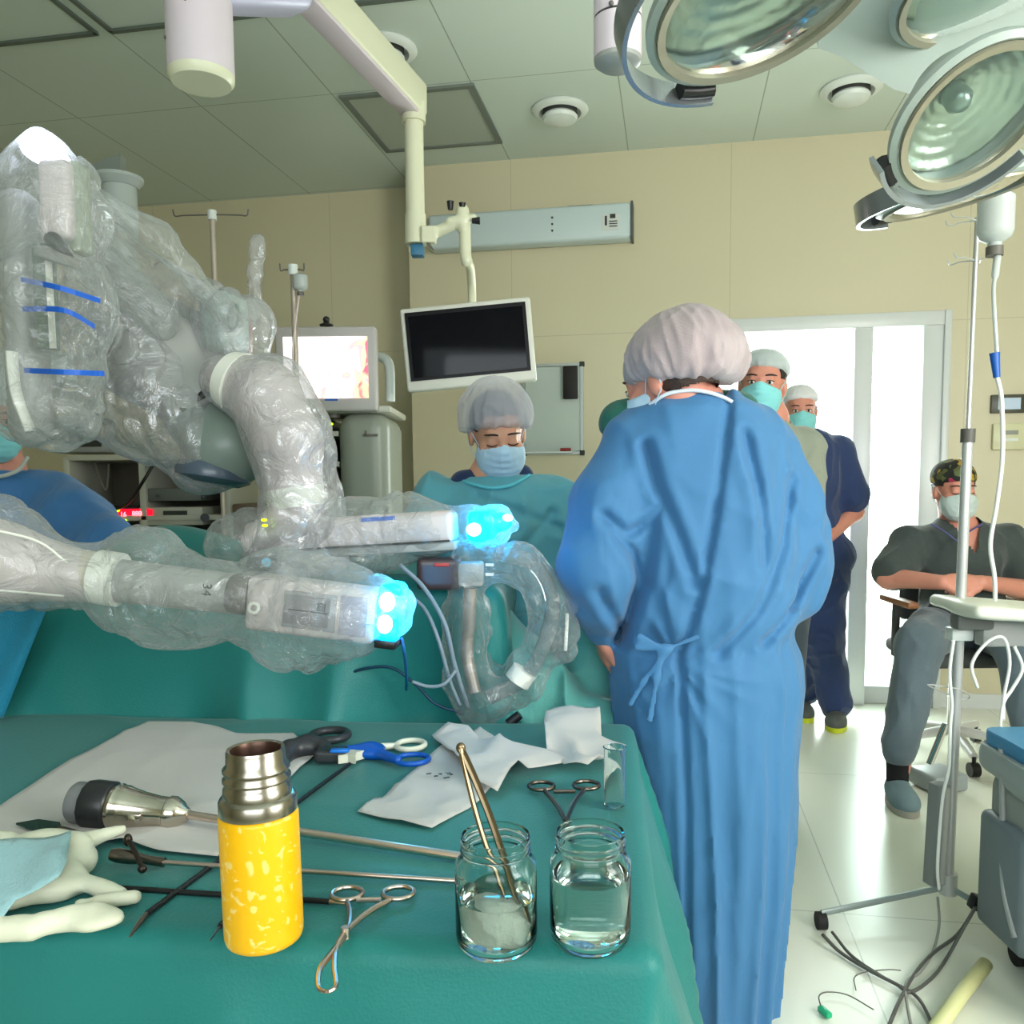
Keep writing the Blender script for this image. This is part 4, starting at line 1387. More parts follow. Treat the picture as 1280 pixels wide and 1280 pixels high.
g.wrinkle(cloth_noise(.020, 5.5, 5, (.8, 1, .8), 2.2))
g.wrinkle(grooves([((575, 640), (600, 690), (610, 730)), ((690, 640), (655, 680), (640, 740)), ((600, 620), (650, 640), (700, 660)), ((570, 665), (560, 720), (548, 760))], Y, .010, .012))
gown = g.build('gown', m_gown2, root)
b = MB(); b.tube(spline([at(575, 600, Y - .02), at(590, 605, Y - .085), at(615, 610, Y - .11), at(640, 606, Y - .10), at(662, 594, Y - .03)], 6), .0055, 8)
b.build('neck_binding', mat('binding_teal', (90, 185, 200), .7), gown)

# ---------------------------------------------------------------- man in the grey shirt
m_grey = cloth_mat('shirt_grey_green', (140, 146, 130), .8, var=.05)
Y = 3.08
root = thing('person', 'person in grey green shirt and teal mask standing just behind the long blue gown', 'person', at(950, 1018, Y))
root.location.z = 0
hd = Head(at(953, 480, Y), (-.35, -1, 0), nod=-4, tilt=-4, sc=1.0)
nk = at(962, 522, Y + .03)
SL, SR = at(1004, 562, Y + .06), at(908, 562, Y)
EL, ER = at(1006, 660, Y + .02), at(900, 660, Y - .02)
WL, WR_ = at(945, 655, Y - .2), at(955, 640, Y - .2)
HL, HR = at(978, 740, Y + .04), at(925, 740, Y + .02)
b = Body(.007, .03)
torso(b, nk, SR, SL, HR, HL)
hd.skull(b, nk, rn=.058)
b.chain([SL, EL, WL], [.05, .04, .028]); b.chain([SR, ER, WR_], [.05, .04, .028])
hand(b, WL, (-1, -.1, .2), (0, -1, 0), .4); hand(b, WR_, (1, -.1, .1), (0, -1, 0), .4, 1, -1)
for h_ in (HL, HR):
    b.chain([h_, (h_.x - .01, Y, .48), (h_.x - .02, Y + .02, .09)], [.09, .058, .04])
b.build('body', m_skin2, root)
hd.eyes(root, brow=m_hair2); hd.mask(root, m_mask_t); hd.hair(root, m_hair2, back=-.05)
hd.bouffant(root, m_net3, r=(.090, .108, .076), c=(0, -.026, .052), front=.062, back=-.01, n=18, amp=.0035, name='surgical_cap')
g = Body(.008, .03)
torso(g, nk + Vector((0, 0, -.03)), SR, SL, HR, HL, 1.1)
g.chain([SL, EL, WL], [.066, .058, .045]); g.chain([SR, ER, WR_], [.066, .058, .045])
g.wrinkle(lambda P: cloth_noise(.008, 9, 7, (1, 1, .6), 2.5)(P) - .010)
sh_cut = lambda c: (np.hypot(c[:, 0] - nk.x, c[:, 1] - nk.y) < .074) & (c[:, 2] > nk.z - .045)
g.build('shirt', m_grey, root, cut=sh_cut)
g = Body(.008, .03); g.ell((HL + HR) / 2, (.17, .125, .10))
for h_ in (HL, HR):
    g.chain([h_, (h_.x - .01, Y, .48), (h_.x - .02, Y + .02, .07)], [.105, .078, .068])
g.wrinkle(cloth_noise(.006, 9, 2)); g.build('trousers', cloth_mat('trousers_slate', (60, 70, 80), .8), root)
for h_ in (HL, HR):
    shoe(root, (h_.x - .02, Y + .08, 0), (h_.x - .04, Y - .17, 0), mat('shoe_dark', (40, 42, 46), .5), mat('clog_sole', (0, 0, 0)))

# ---------------------------------------------------------------- man in navy scrubs at the door
m_navy = cloth_mat('scrubs_navy', (44, 60, 100), .8, var=.06); add_crease(m_navy, 6, .03, .3); add_crease(m_grey, 9, .02)
Y = 4.2
root = thing('person', 'person in navy scrubs and yellow-soled shoes standing in the bright doorway', 'person', at(1025, 905, Y))
root.location.z = 0
hd = Head(at(1000, 512, Y - .02), (-.2, -1, 0), nod=-10, tilt=0, sc=.98)
nk = at(1004, 545, Y + .02)
SL, SR = at(1050, 566, Y + .02), at(968, 566, Y)
EL, WL = at(1068, 640, Y + .03), at(1030, 676, Y - .14)
ER, WR_ = at(955, 640, Y), at(1000, 680, Y - .2)
HL, HR = at(1034, 706, Y + .02), at(1000, 706, Y)
KL, KR = at(1030, 800, Y - .03), at(998, 800, Y + .05)
AL, AR = at(1044, 884, Y - .03), at(1002, 878, Y + .16)
b = Body(.007, .03)
torso(b, nk, SR, SL, HR, HL)
hd.skull(b, nk, rn=.056)
b.chain([SL, EL, WL], [.05, .043, .030]); b.chain([SR, ER, WR_], [.05, .043, .030])
hand(b, WL, (-.9, -.3, -.1), (0, -1, .1), .4); hand(b, WR_, (.9, -.3, 0), (0, -1, 0), .4, 1, -1)
b.chain([HL, KL, AL], [.085, .055, .04]); b.chain([HR, KR, AR], [.085, .055, .04])
b.build('body', m_skin2, root)
hd.eyes(root); hd.mask(root, m_mask_t)
hd.bouffant(root, net_mat('cap_white', (226, 226, 228), .05), r=(.088, .104, .072), c=(0, -.026, .052), front=.060, back=-.01, n=12, amp=.003, name='surgical_cap')
g = Body(.008, .03)
torso(g, nk + Vector((0, 0, -.03)), SR, SL, HR, HL, 1.12)
g.cap(HL + Vector((0, 0, .04)), HR + Vector((0, 0, .04)), .12, .12)
g.chain([SL, SL.lerp(EL, .72)], [.066, .078]); g.chain([SR, SR.lerp(ER, .72)], [.066, .078])
g.wrinkle(lambda P: cloth_noise(.010, 8, 9, (1, 1, .5), 2.5)(P) - .010)
g.build('scrub_top', m_navy, root, cut=lambda c: (np.hypot(c[:, 0] - nk.x, c[:, 1] - nk.y) < .074) & (c[:, 2] > nk.z - .045))
g = Body(.008, .03); g.ell((HL + HR) / 2 + Vector((0, 0, -.02)), (.15, .12, .12))
g.chain([HL, KL, (AL.x, AL.y, .115)], [.108, .082, .076]); g.chain([HR, KR, (AR.x, AR.y, .115)], [.105, .08, .072])
g.wrinkle(cloth_noise(.012, 9, 12, (1, 1, .9))); g.build('trousers', m_navy, root)
m_sy = mat('sole_yellow', (205, 215, 40), .5)
shoe(root, (AL.x + .03, AL.y + .06, 0), (AL.x - .06, AL.y - .17, 0), mat('shoe_grey', (88, 92, 88), .7, bump=.3), m_sy, .052)
shoe(root, (AR.x, AR.y + .06, 0), (AR.x - .03, AR.y - .18, 0), mat('shoe_grey', (0, 0, 0)), m_sy, .052)

# ---------------------------------------------------------------- seated man
m_char = cloth_mat('scrubs_charcoal', (62, 70, 68), .8, var=.06)
m_slate = cloth_mat('trousers_grey_blue', (92, 106, 114), .8, var=.06); add_crease(m_char, 6, .03, .35); add_crease(m_slate, 5, .03, .3)
Y = 3.62
root = thing('person', 'person in charcoal scrubs and patterned cap sitting with folded hands', 'person', at(1170, 960, 3.45))
root.location.z = 0
hd = Head(at(1193, 612, Y), (-.06, -1, 0), nod=-8, tilt=0, sc=1.0)
nk = at(1196, 652, Y + .04)
SL, SR = at(1258, 676, Y + .03), at(1138, 680, Y + .03)
EL, ER = at(1290, 738, Y - .02), at(1110, 722, Y - .04)
WL, WR_ = at(1226, 728, Y - .27), at(1178, 728, Y - .27)
HL, HR = at(1232, 782, Y + .04), at(1172, 782, Y + .04)
KL, KR = at(1275, 812, Y - .40), at(1150, 806, Y - .42)
AL, AR = at(1292, 945, Y - .52), at(1122, 968, Y - .50)
b = Body(.006, .03)
torso(b, nk, SR, SL, HR, HL, 1.1)
hd.skull(b, nk, rn=.06)
b.chain([SL, EL, WL], [.052, .045, .030]); b.chain([SR, ER, WR_], [.052, .045, .030])
hand(b, WL, (-1, -.15, .0), (.1, -.8, .6), .55, 1, 1); hand(b, WR_, (1, -.1, .05), (-.1, -.8, .6), .5, 1, -1)
b.chain([HL, KL, AL], [.088, .06, .04]); b.chain([HR, KR, AR], [.088, .06, .04])
b.build('body', m_skin2, root)
hd.eyes(root, closed=True, brow=m_hair2); hd.mask(root, m_mask_g); hd.hair(root, m_hair2, back=-.05)
# patterned cap
m_pc = mat('cap_pattern', (50, 50, 38), .8)
nt = m_pc.node_tree; N, L = nt.nodes, nt.links
tcn = N.new('ShaderNodeTexCoord'); vn_ = N.new('ShaderNodeTexVoronoi'); vn_.inputs['Scale'].default_value = 46
L.new(tcn.outputs['Object'], vn_.inputs['Vector'])
rp = N.new('ShaderNodeValToRGB'); rp.color_ramp.interpolation = 'CONSTANT'
sr_ = N.new('ShaderNodeSeparateColor'); L.new(vn_.outputs['Color'], sr_.inputs[0]); L.new(sr_.outputs[0], rp.inputs[0])
rp.color_ramp.elements[0].color = lin((30, 32, 26)) + (1,); rp.color_ramp.elements[1].position = .38; rp.color_ramp.elements[1].color = lin((84, 86, 50)) + (1,)
for ps, cl in ((.62, (176, 140, 40)), (.76, (24, 24, 22)), (.86, (160, 50, 80)), (.93, (90, 100, 60))):
    e = rp.color_ramp.elements.new(ps); e.color = lin(cl) + (1,)
L.new(rp.outputs[0], N['Principled BSDF'].inputs['Base Color'])
hd.bouffant(root, m_pc, r=(.088, .108, .080), c=(0, -.022, .050), front=.044, back=-.01, n=8, amp=.002, name='surgical_cap')
g = Body(.0075, .03)
torso(g, nk + Vector((0, 0, -.035)), SR, SL, HR + Vector((0, 0, .06)), HL + Vector((0, 0, .06)), 1.3)
g.chain([SL, SL.lerp(EL, .75)], [.060, .072]); g.chain([SR, SR.lerp(ER, .75)], [.060, .072])
g.wrinkle(lambda P: cloth_noise(.010, 8, 14, (.7, 1, 1), 2.5)(P) - .012)
top_ = g.build('scrub_top', m_char, root, cut=lambda c: ((np.hypot(c[:, 0] - nk.x, c[:, 1] - nk.y) < .075) & (c[:, 2] > nk.z - .045)) | ((c[:, 1] < nk.y - .04) & (np.abs(c[:, 0] - nk.x) < (c[:, 2] - (nk.z - .13)) * .5)))
b = MB(); b.tube(spline([at(1165, 655, Y - .06), at(1180, 664, Y - .10), at(1196, 676, Y - .15)], 5), .006, 8, flat=.5); b.tube(spline([at(1228, 655, Y - .06), at(1212, 664, Y - .10), at(1196, 676, Y - .15)], 5), .006, 8, flat=.5)
b.build('collar_trim', mat('lilac_trim', (84, 84, 140), .7), top_)
g = Body(.0075, .03)
g.ell((HL + HR) / 2 + Vector((0, .02, -.01)), (.19, .15, .10))
g.chain([HL, KL, (AL.x, AL.y, .19)], [.098, .080, .052], .035); g.chain([HR, KR, (AR.x, AR.y, .19)], [.098, .082, .055], .035)
g.wrinkle(cloth_noise(.009, 8, 15, (1, 1, .6), 2.2)); g.build('trousers', m_slate, root)
for a_ in (AL, AR):
    b = MB(); b.cyl((a_.x, a_.y, .06), (a_.x, a_.y, .24), .040, .044, 20); b.build('sock', mat('sock_black', (22, 22, 24), .9), root)
    shoe(root, (a_.x + .01, a_.y + .06, 0), (a_.x - .03, a_.y - .18, 0), mat('shoe_mesh_blue', (120, 142, 150), .8, bump=.4, bscale=400), mat('sole_grey', (165, 160, 150), .6), .052)

# ---------------------------------------------------------------- surgeon at the left edge
m_blue2 = cloth_mat('gown_deep_blue', (58, 110, 162), .62, var=.05, bump=.12, bscale=500); add_crease(m_blue2, 5, .03, .35)
Y = 2.5
root = thing('person', 'person in blue gown and teal mask cut off by the left photo edge', 'person', at(10, 1080, Y))
root.location.z = 0
hd = Head(at(-6, 519, Y), (.5, -.9, 0), nod=-16, tilt=-4, sc=1.0)
nk = at(0, 585, Y + .03)
SL, SR = at(68, 628, Y + .02), at(-90, 620, Y + .02)
EL, WL = at(128, 690, Y - .12), at(60, 760, Y - .30)
ER, WR_ = at(-120, 730, Y - .06), at(-60, 770, Y - .25)
HL, HR = at(30, 850, Y + .06), at(-60, 850, Y + .06)
b = Body(.007, .03)
torso(b, nk, SR, SL, HR, HL)
hd.skull(b, nk, rn=.058)
b.chain([SL, EL, WL], [.05, .04, .028]); b.chain([SR, ER, WR_], [.05, .04, .028])
hand(b, WL, (-.2, -.9, -.2), (0, 0, 1), .4); hand(b, WR_, (.4, -.9, -.2), (0, 0, 1), .4, 1, 1)
for h_ in (HL, HR):
    b.chain([h_, (h_.x, Y + .02, .46), (h_.x, Y + .05, .08)], [.09, .058, .04]); b.cap((h_.x, Y + .05, .045), (h_.x, Y - .08, .035), .036, .03)
b.build('body', m_skin2, root)
hd.eyes(root); hd.mask(root, m_mask_t); hd.hair(root, m_hair2)
hd.bouffant(root, m_net3, r=(.096, .118, .086), c=(0, -.03, .05), front=.05, back=-.03, n=18, amp=.005)
g = Body(.0075, .035)
rows = [(592, -45, 45, .02, .09), (606, -80, 66, .02, .11), (640, -96, 72, .02, .13), (740, -95, 70, .0, .15), (850, -100, 75, .0, .17), (1080, -110, 85, .0, .19)]
g.loft(secs(rows, Y), mod=fold_mod(22, .01, .06, .1, 1.1, 8))
g.chain([SL, SL.lerp(EL, .5), EL, EL.lerp(WL, .5), WL], [.078, .088, .078, .062, .04], .05)
g.chain([SR, SR.lerp(ER, .5), ER, ER.lerp(WR_, .5), WR_], [.078, .088, .08, .062, .04], .05)
g.wrinkle(cloth_noise(.011, 7, 25, (.8, 1, .8), 2.2))
gown = g.build('gown', m_blue2, root)
b = MB(); b.tube(spline([at(-30, 588, Y - .06), at(-5, 596, Y - .11), at(22, 588, Y - .09), at(34, 572, Y - .02)], 6), .006, 8); b.build('neck_binding', mat('binding_grey', (170, 172, 165), .7), gown)
# ================================================================== clear plastic drape material
def plastic_mat(name, fac=.22, tint=(205, 212, 210), streak=14):
    m = D.materials.new(name); m.use_nodes = True
    nt = m.node_tree; N, L = nt.nodes, nt.links
    for n in list(N):
        if n.type == 'BSDF_PRINCIPLED':
            N.remove(n)
    out = [n for n in N if n.type == 'OUTPUT_MATERIAL'][0]
    tc = N.new('ShaderNodeTexCoord')
    n1 = N.new('ShaderNodeTexNoise'); n1.inputs['Scale'].default_value = streak; n1.inputs['Detail'].default_value = 6; n1.inputs['Distortion'].default_value = 1.6
    L.new(tc.outputs['Object'], n1.inputs['Vector'])
    vo = N.new('ShaderNodeTexVoronoi'); vo.inputs['Scale'].default_value = streak * 1.1
    mv = N.new('ShaderNodeMix'); mv.data_type = 'VECTOR'; mv.inputs['Factor'].default_value = .10
    L.new(tc.outputs['Object'], mv.inputs['A']); L.new(n1.outputs['Color'], mv.inputs['B']); L.new(mv.outputs['Result'], vo.inputs['Vector'])
    ad = N.new('ShaderNodeMath'); ad.operation = 'MULTIPLY_ADD'; ad.inputs[1].default_value = .55; L.new(n1.outputs['Fac'], ad.inputs[0]); L.new(vo.outputs['Distance'], ad.inputs[2])
    bp = N.new('ShaderNodeBump'); bp.inputs['Strength'].default_value = .7; bp.inputs['Distance'].default_value = .019
    L.new(ad.outputs[0], bp.inputs['Height'])
    gl = N.new('ShaderNodeBsdfGlossy'); gl.inputs['Roughness'].default_value = .12; gl.inputs['Color'].default_value = (.95, .97, 1, 1)
    L.new(bp.outputs['Normal'], gl.inputs['Normal'])
    df = N.new('ShaderNodeBsdfDiffuse'); df.inputs['Color'].default_value = lin(tint) + (1,); L.new(bp.outputs['Normal'], df.inputs['Normal'])
    tl = N.new('ShaderNodeBsdfTranslucent'); tl.inputs['Color'].default_value = lin(tint) + (1,)
    dt = N.new('ShaderNodeMixShader'); dt.inputs[0].default_value = .4; L.new(df.outputs[0], dt.inputs[1]); L.new(tl.outputs[0], dt.inputs[2])
    mx0 = N.new('ShaderNodeMixShader'); mx0.inputs[0].default_value = .30
    L.new(dt.outputs[0], mx0.inputs[1]); L.new(gl.outputs[0], mx0.inputs[2])
    tr = N.new('ShaderNodeBsdfTransparent'); tr.inputs[0].default_value = (.96, .97, .97, 1)
    lw = N.new('ShaderNodeLayerWeight'); lw.inputs['Blend'].default_value = .35; L.new(bp.outputs['Normal'], lw.inputs['Normal'])
    mr = N.new('ShaderNodeMapRange'); mr.inputs['From Min'].default_value = 0; mr.inputs['From Max'].default_value = 1
    mr.inputs['To Min'].default_value = fac; mr.inputs['To Max'].default_value = min(1, fac + .6)
    L.new(lw.outputs['Facing'], mr.inputs['Value'])
    mx = N.new('ShaderNodeMixShader')
    L.new(mr.outputs[0], mx.inputs[0]); L.new(tr.outputs[0], mx.inputs[1]); L.new(mx0.outputs[0], mx.inputs[2])
    L.new(mx.outputs[0], out.inputs['Surface'])
    return m
m_plast = plastic_mat('clear_plastic_drape', .17, (206, 210, 208), 14)
m_plast2 = plastic_mat('milky_plastic_drape', .30, (202, 200, 202), 12)
m_plast3 = plastic_mat('thin_plastic_bag', .09, (206, 210, 208), 16)
m_rob = mat('robot_white', (196, 186, 184), .35, var=.03)
m_robg = mat('robot_grey', (150, 152, 148), .4, var=.03)
m_band = mat('white_tape', (225, 225, 215), .5)
m_tapeb = mat('blue_tape', (20, 90, 190), .5)
m_cyan = mat('cyan_led', (40, 210, 255), .3, emit=(0, 178, 255), estr=13.0)
m_cyanw = mat('cyan_led_core', (220, 255, 255), .3, emit=(140, 240, 255), estr=14.0)
m_led = mat('white_led', (230, 235, 255), .3, emit=(226, 232, 255), estr=6.0)
crumple = lambda amp, sc=16, seed=1: (lambda P: amp * 1.0 * (ridge(warpP(P, 6, .10, seed), np.array([1.1, 1.1, .55], np.float32) * sc * .7, seed, 1.2) - .5) + amp * .95 * (ridge(warpP(P, 9, .10, seed + 2), np.array([1, 1, .5], np.float32) * sc * 1.6, seed + 5, 3.5) - .2))
def film(name, parent, chain, m, amp=.014, k=.05, vox=.0075, sc=15, seed=1, extra=None, rows=None):
    b = Body(vox, k)
    for pts, rs in chain:
        b.chain(pts, rs)
    if extra:
        extra(b)
    b.wrinkle(crumple(amp, sc, seed))
    return b.build(name, m, parent, smooth_it=1)

# ================================================================== operating table with the covered patient
root = thing('operating_table', 'operating table hidden under the big green drapes behind the instruments', 'table', (-.90, 2.15, 0))
b = MB(); b.box((-.90, 2.18, .76), (1.55, .42, .10), bev=.02); b.build('tabletop', m_metal, root)
b = MB(); b.box((-.90, 2.15, .40), (.30, .26, .64), bev=.03); b.build('column', m_metal, root)
b = MB(); b.box((-.90, 2.15, .06), (.95, .40, .11), bev=.03); b.build('base', m_metal, root)
root = thing('person', 'person lying fully covered by green drapes on the operating table', 'person', (-.90, 2.15, .815))
b = Body(.012, .06); b.ell((-1.15, 2.16, .885), (.30, .17, .068)); b.ell((-.80, 2.16, .88), (.26, .17, .065)); b.ell((-1.55, 2.16, .895), (.10, .08, .07)); b.cap((-.65, 2.08, .875), (-.25, 2.08, .87), .06, .045); b.cap((-.65, 2.24, .875), (-.25, 2.24, .87), .06, .045); b.cap((-1.45, 2.16, .885), (-1.25, 2.16, .885), .05)
b.build('body', m_skin, root)
def hill(x, y, e):
    h = .035 * np.exp(-((x + .95) / .55) ** 2) * np.exp(-((y - 2.3) / .30) ** 2) + .115 * np.exp(-((x + 1.0) / .26) ** 2) * np.exp(-((y - 2.34) / .14) ** 2)
    h = h + .03 * np.exp(-((x + .35) / .25) ** 2)
    P = np.stack([x, y, np.zeros_like(x)], -1).astype(np.float32)
    h = h + .03 * (ridge(warpP(P, 2.5, .5, 8), (3.5, 5, 1), 8, 2) - .2) * np.exp(-((x + .25) / .55) ** 2)
    return h * np.clip(1 - e / .35, 0, 1)
q = drape('surgical_drape', -.90, 2.20, math.radians(-2), 1.62, .50, .965, .93, m_green, step=.016, flare=.10, fold=.075, nf=7, seed=12, rnd=.05, top=hill)
tag(q, 'big green surgical drape covering the patient and hanging down behind the instrument table', 'drape')
# blue patch of drape at the left edge
a_, b_, c_, d_ = at(-60, 752, 1.80), at(62, 752, 1.80), at(36, 800, 1.80), at(-60, 895, 1.80)
m_bluep = cloth_mat('blue_sheet', (28, 128, 160), .5)
V, F = [], []
for i in range(17):
    t = i / 16
    l, r_ = at(-75, 752 + 146 * t, 1.815 - .02 * t), at(64 - 62 * t, 752 + 146 * t, 1.815 - .02 * t)
    for j in range(13):
        s = j / 12
        p = l.lerp(r_, s); p.y += -.006 * math.sin(s * 14 + t * 3) ; V.append(p)
for i in range(16):
    for j in range(12):
        a0_ = i * 13 + j; F.append((a0_, a0_ + 1, a0_ + 14, a0_ + 13))
q = raw('blue_drape_corner', V, F, m_bluep, None, True, solid=.002); tag(q, 'blue drape corner hanging below the robot arm at the left photo edge', 'drape')
# teal sheet hanging in folds between the plastic covered arm and the blue gown
b = Body(.0075, .05)
p0, p1, p2 = at(640, 795, 2.02), at(715, 850, 1.98), at(742, 905, 1.96)
b.cap(at(560, 800, 2.06), at(655, 830, 2.02), .06, .07); b.cap(at(612, 795, 2.0), at(742, 915, 1.95), .035, .05); b.cap(at(742, 915, 1.95), at(745, 1150, 1.93), .05, .05)
b.cap(at(640, 880, 2.0), at(650, 1150, 2.0), .085, .08); b.cap(at(738, 770, 2.08), at(735, 900, 2.03), .035, .045); b.cap(at(540, 830, 2.04), at(560, 1000, 2.0), .06, .06)
b.wrinkle(cloth_noise(.030, 6, 31, (1, 1, .5), 2.2))
q = b.build('folded_sheet', cloth_mat('sheet_teal', (96, 172, 164), .6, sheer=.15), None); tag(q, 'pale teal sheet hanging in big folds off the right end of the operating table', 'sheet')

# ================================================================== surgical robot arms in clear drapes
# -- lower arm with the glowing tip, pointing right
RB = at(60, 720, 1.52)
root = thing('robot_manipulator', 'plastic draped robot arm reaching in from the left with a glowing cyan end block', 'surgical robot', (RB.x, RB.y, RB.z - .1))
Y = 1.50
b = Body(.005, .03); b.chain([at(-90, 682, Y - .06), at(0, 703, Y - .02), at(112, 722, Y)], [.078, .068, .046]); b.build('upper_link', m_rob, root)
b = MB(); b.cyl(at(104, 719, Y), at(136, 723, Y), .047, .044, 32); b.build('joint_ring', mat('joint_beige', (190, 180, 165), .4), root)
d = (at(148, 725, Y) - at(122, 721, Y))
b = MB(); b.cyl(at(123, 721, Y), at(150, 725, Y), .0495, .0495, 36); b.build('tape_band', m_band, root)
b = Body(.005, .02); b.cap(at(150, 726, Y), at(305, 744, Y + .02), .040, .038, flat=((0, 1, 0), .8)); b.build('wrist_link', m_robg, root)
b = MB(); M_ = frame_z(at(305, 744, Y) - at(290, 742, Y)).to_3x3(); b.lathe([(0, 0), (.033, 0), (.036, .004), (.036, .03), (.030, .036), (0, .036)], at(288, 742, Y - .003), at(305, 744, Y) - at(290, 742, Y), 32); b.build('wrist_joint', mat('dark_translucent', (88, 84, 80), .3), root)
cM = at(395, 760, Y - .005); ex = (at(470, 768, Y - .01) - at(340, 752, Y)).normalized(); ez = Vector((0, 0, 1)); ey = ez.cross(ex).normalized(); ez = ex.cross(ey)
RX = Matrix((ex, ey, ez)).transposed()
b = MB(); b.box(cM, (.235, .075, .098), RX, bev=.012, seg=3); b.build('instrument_drive', m_rob, root)
b = MB(); b.box(cM + ey * -.038 + ex * -.0 , (.095, .006, .066), RX, bev=.002); f_ = b.build('drive_frame', mat('frame_grey', (150, 148, 150), .35), root)
b = MB(); b.box(cM + ey * -.0415 + ex * -.004, (.080, .004, .052), RX, bev=.002); b.build('drive_recess', mat('recess_lilac', (128, 124, 130), .4), f_)
b = MB(); b.box(cM + ey * -.0440 + ex * .022 + ez * .010, (.014, .003, .014), RX); b.build('latch_slot', m_dark, f_)
b = MB(); b.box(cM + ey * -.0435 + ex * .0 + ez * .0, (.07, .003, .002), RX); b.build('drive_seam', m_dark, f_)
b = MB(); b.box(cM + ey * -.0385 + ex * .08, (.05, .004, .070), RX, bev=.002); b.build('side_panel', mat('panel_lilac', (170, 166, 180), .35), root)
lc = at(489, 763, Y - .015)
b = Body(.004, .012); b.box(lc, (.022, .036, .052), np.array(RX, np.float32), rd=.012); b.wrinkle(crumple(.003, 50, 3)); lb_ = b.build('light_block', m_cyan, root)
for s in (-1, 1):
    b = MB(); b.sph(lc + ez * s * .020 - ey * .034 - ex * .002, (.014, .008, .017), 10, RX); b.build('light_core', m_cyanw, lb_, True)
b = MB(); b.box(lc - ez * .058, (.040, .06, .016), RX, bev=.004); b.build('black_foot', m_black, root)
text_mesh('arm_marking', '34', .024, Matrix.Translation(at(258, 737, Y - .036)) @ RX.to_4x4() @ Matrix.Rotation(PI / 2, 4, 'X') @ Matrix.Rotation(-PI / 2, 4, 'Z'), m_dark, root)
b = MB(); b.lathe([(.006, 0), (.011, 0), (.011, .004), (.006, .004)], at(318, 760, Y - .05), (0, -1, .1), 20); b.build('grommet', m_band, root)
f_ = film('plastic_cover', root, [([at(-90, 672, Y - .06), at(0, 695, Y - .02), at(118, 722, Y)], [.105, .092, .058]), ([at(118, 722, Y), at(190, 742, Y + .01), at(250, 750, Y + .01), at(318, 752, Y)], [.058, .078, .080, .055]), ([at(318, 752, Y), at(390, 768, Y), at(450, 762, Y), at(492, 762, Y - .01)], [.055, .086, .070, .052])], m_plast, seed=3,
          extra=lambda b: (b.ell(at(180, 690, Y + .02), (.07, .05, .05)), b.ell(at(365, 800, Y), (.09, .06, .06)), b.ell(at(190, 765, Y), (.08, .05, .05)), b.ell(at(365, 712, Y + .02), (.09, .05, .045))))
b = MB(); b.tube(spline([at(-60, 655, Y - .12), at(0, 664, Y - .10), at(50, 678, Y - .07), at(84, 704, Y - .06)], 6), .0022, 6); b.tube(spline([at(-60, 733, Y - .1), at(0, 738, Y - .09), at(80, 745, Y - .05)], 6), .002, 6); b.build('cover_seam', m_band, f_)

# -- upper arm behind it with the second glowing end
Y = 1.86
root = thing('robot_manipulator', 'plastic draped robot arm with cyan lit tip pointing at the nurse', 'surgical robot', at(330, 700, Y))
cM = at(440, 667, Y); ex = (at(580, 660, Y - .04) - at(310, 676, Y + .02)).normalized(); ez = Vector((0, 0, 1)); ey = ez.cross(ex).normalized(); ez = ex.cross(ey); RX = Matrix((ex, ey, ez)).transposed()
b = MB(); b.box(cM + ez * .004, (.475, .08, .070), RX, bev=.014, seg=3); b.build('drive_body', m_rob, root)
b = MB(); b.box(cM + ez * -.038 + ex * .05, (.38, .07, .020), RX, bev=.005); b.build('slide_rail', m_robg, root)
b = MB(); b.box(cM + ez * -.0265 - ey * .040 + ex * .03, (.40, .004, .004), RX); b.build('rail_seam', m_dark, root)
b = MB(); b.box(cM + ez * .030 - ey * .041 + ex * .075, (.075, .004, .009), RX); b.build('blue_stripe', m_tapeb, root)
b = MB(); b.cyl(at(556, 660, Y - .045), at(556, 660, Y - .055), .008, n=16); b.build('drive_button', m_dark, root)
lc = at(607, 657, Y - .05)
b = Body(.0045, .02); b.box(lc - ex * .008, (.030, .036, .034), np.array(RX, np.float32), rd=.014); b.ell(lc + ex * .026 + ez * .006, (.036, .028, .024)); b.wrinkle(crumple(.005, 40, 7)); lb_ = b.build('light_block', m_cyan, root)
b = MB(); b.sph(lc - ex * .020 - ez * .006 - ey * .034, (.016, .010, .014), 10, RX); b.build('light_core', m_cyanw, lb_, True)
b = MB(); b.sph(lc + ex * .050 + ez * .014 - ey * .012, (.012, .010, .008), 10, RX); b.build('light_core', m_cyanw, lb_, True)
f_ = film('plastic_cover', root, [([at(300, 680, Y), at(430, 668, Y), at(520, 660, Y), at(625, 656, Y - .03)], [.075, .072, .062, .045])], m_plast, seed=8, extra=lambda b: (b.ell(at(490, 648, Y), (.055, .05, .05)), b.ell(at(430, 700, Y), (.12, .07, .05))))
# big elbow coming down from the upper left
b = Body(.0065, .03); b.chain([at(285, 474, Y + .05), at(332, 496, Y + .02), at(360, 550, Y), at(374, 650, Y)], [.052, .074, .072, .056]); b.build('elbow_link', m_rob, root)
b = MB(); b.cyl(at(368, 610, Y), at(372, 634, Y), .0645, .0625, 36); b.build('tape_band', m_band, root)
b = MB(); b.cyl(at(298, 458, Y + .03), at(281, 500, Y + .03), .004, .004); 
b = MB(); dd = (at(345, 500, Y + .02) - at(285, 470, Y + .04)).normalized(); b.cyl(at(288, 474, Y + .04), at(303, 481, Y + .03), .064, .072, 36); b.build('white_band', m_band, root)
b = MB(); b.box(at(400, 655, Y + .05), (.075, .08, .16), bev=.02, seg=3); b.build('drive_housing', m_robg, root)
for (x, y) in ((330, 650), (331, 657)):
    b = MB(); b.sph(at(x, y, Y - .09), (.006, .004, .003), 8); b.build('status_light', mat('lime_led', (200, 240, 0), .3, emit=(200, 245, 0), estr=3), root, True)
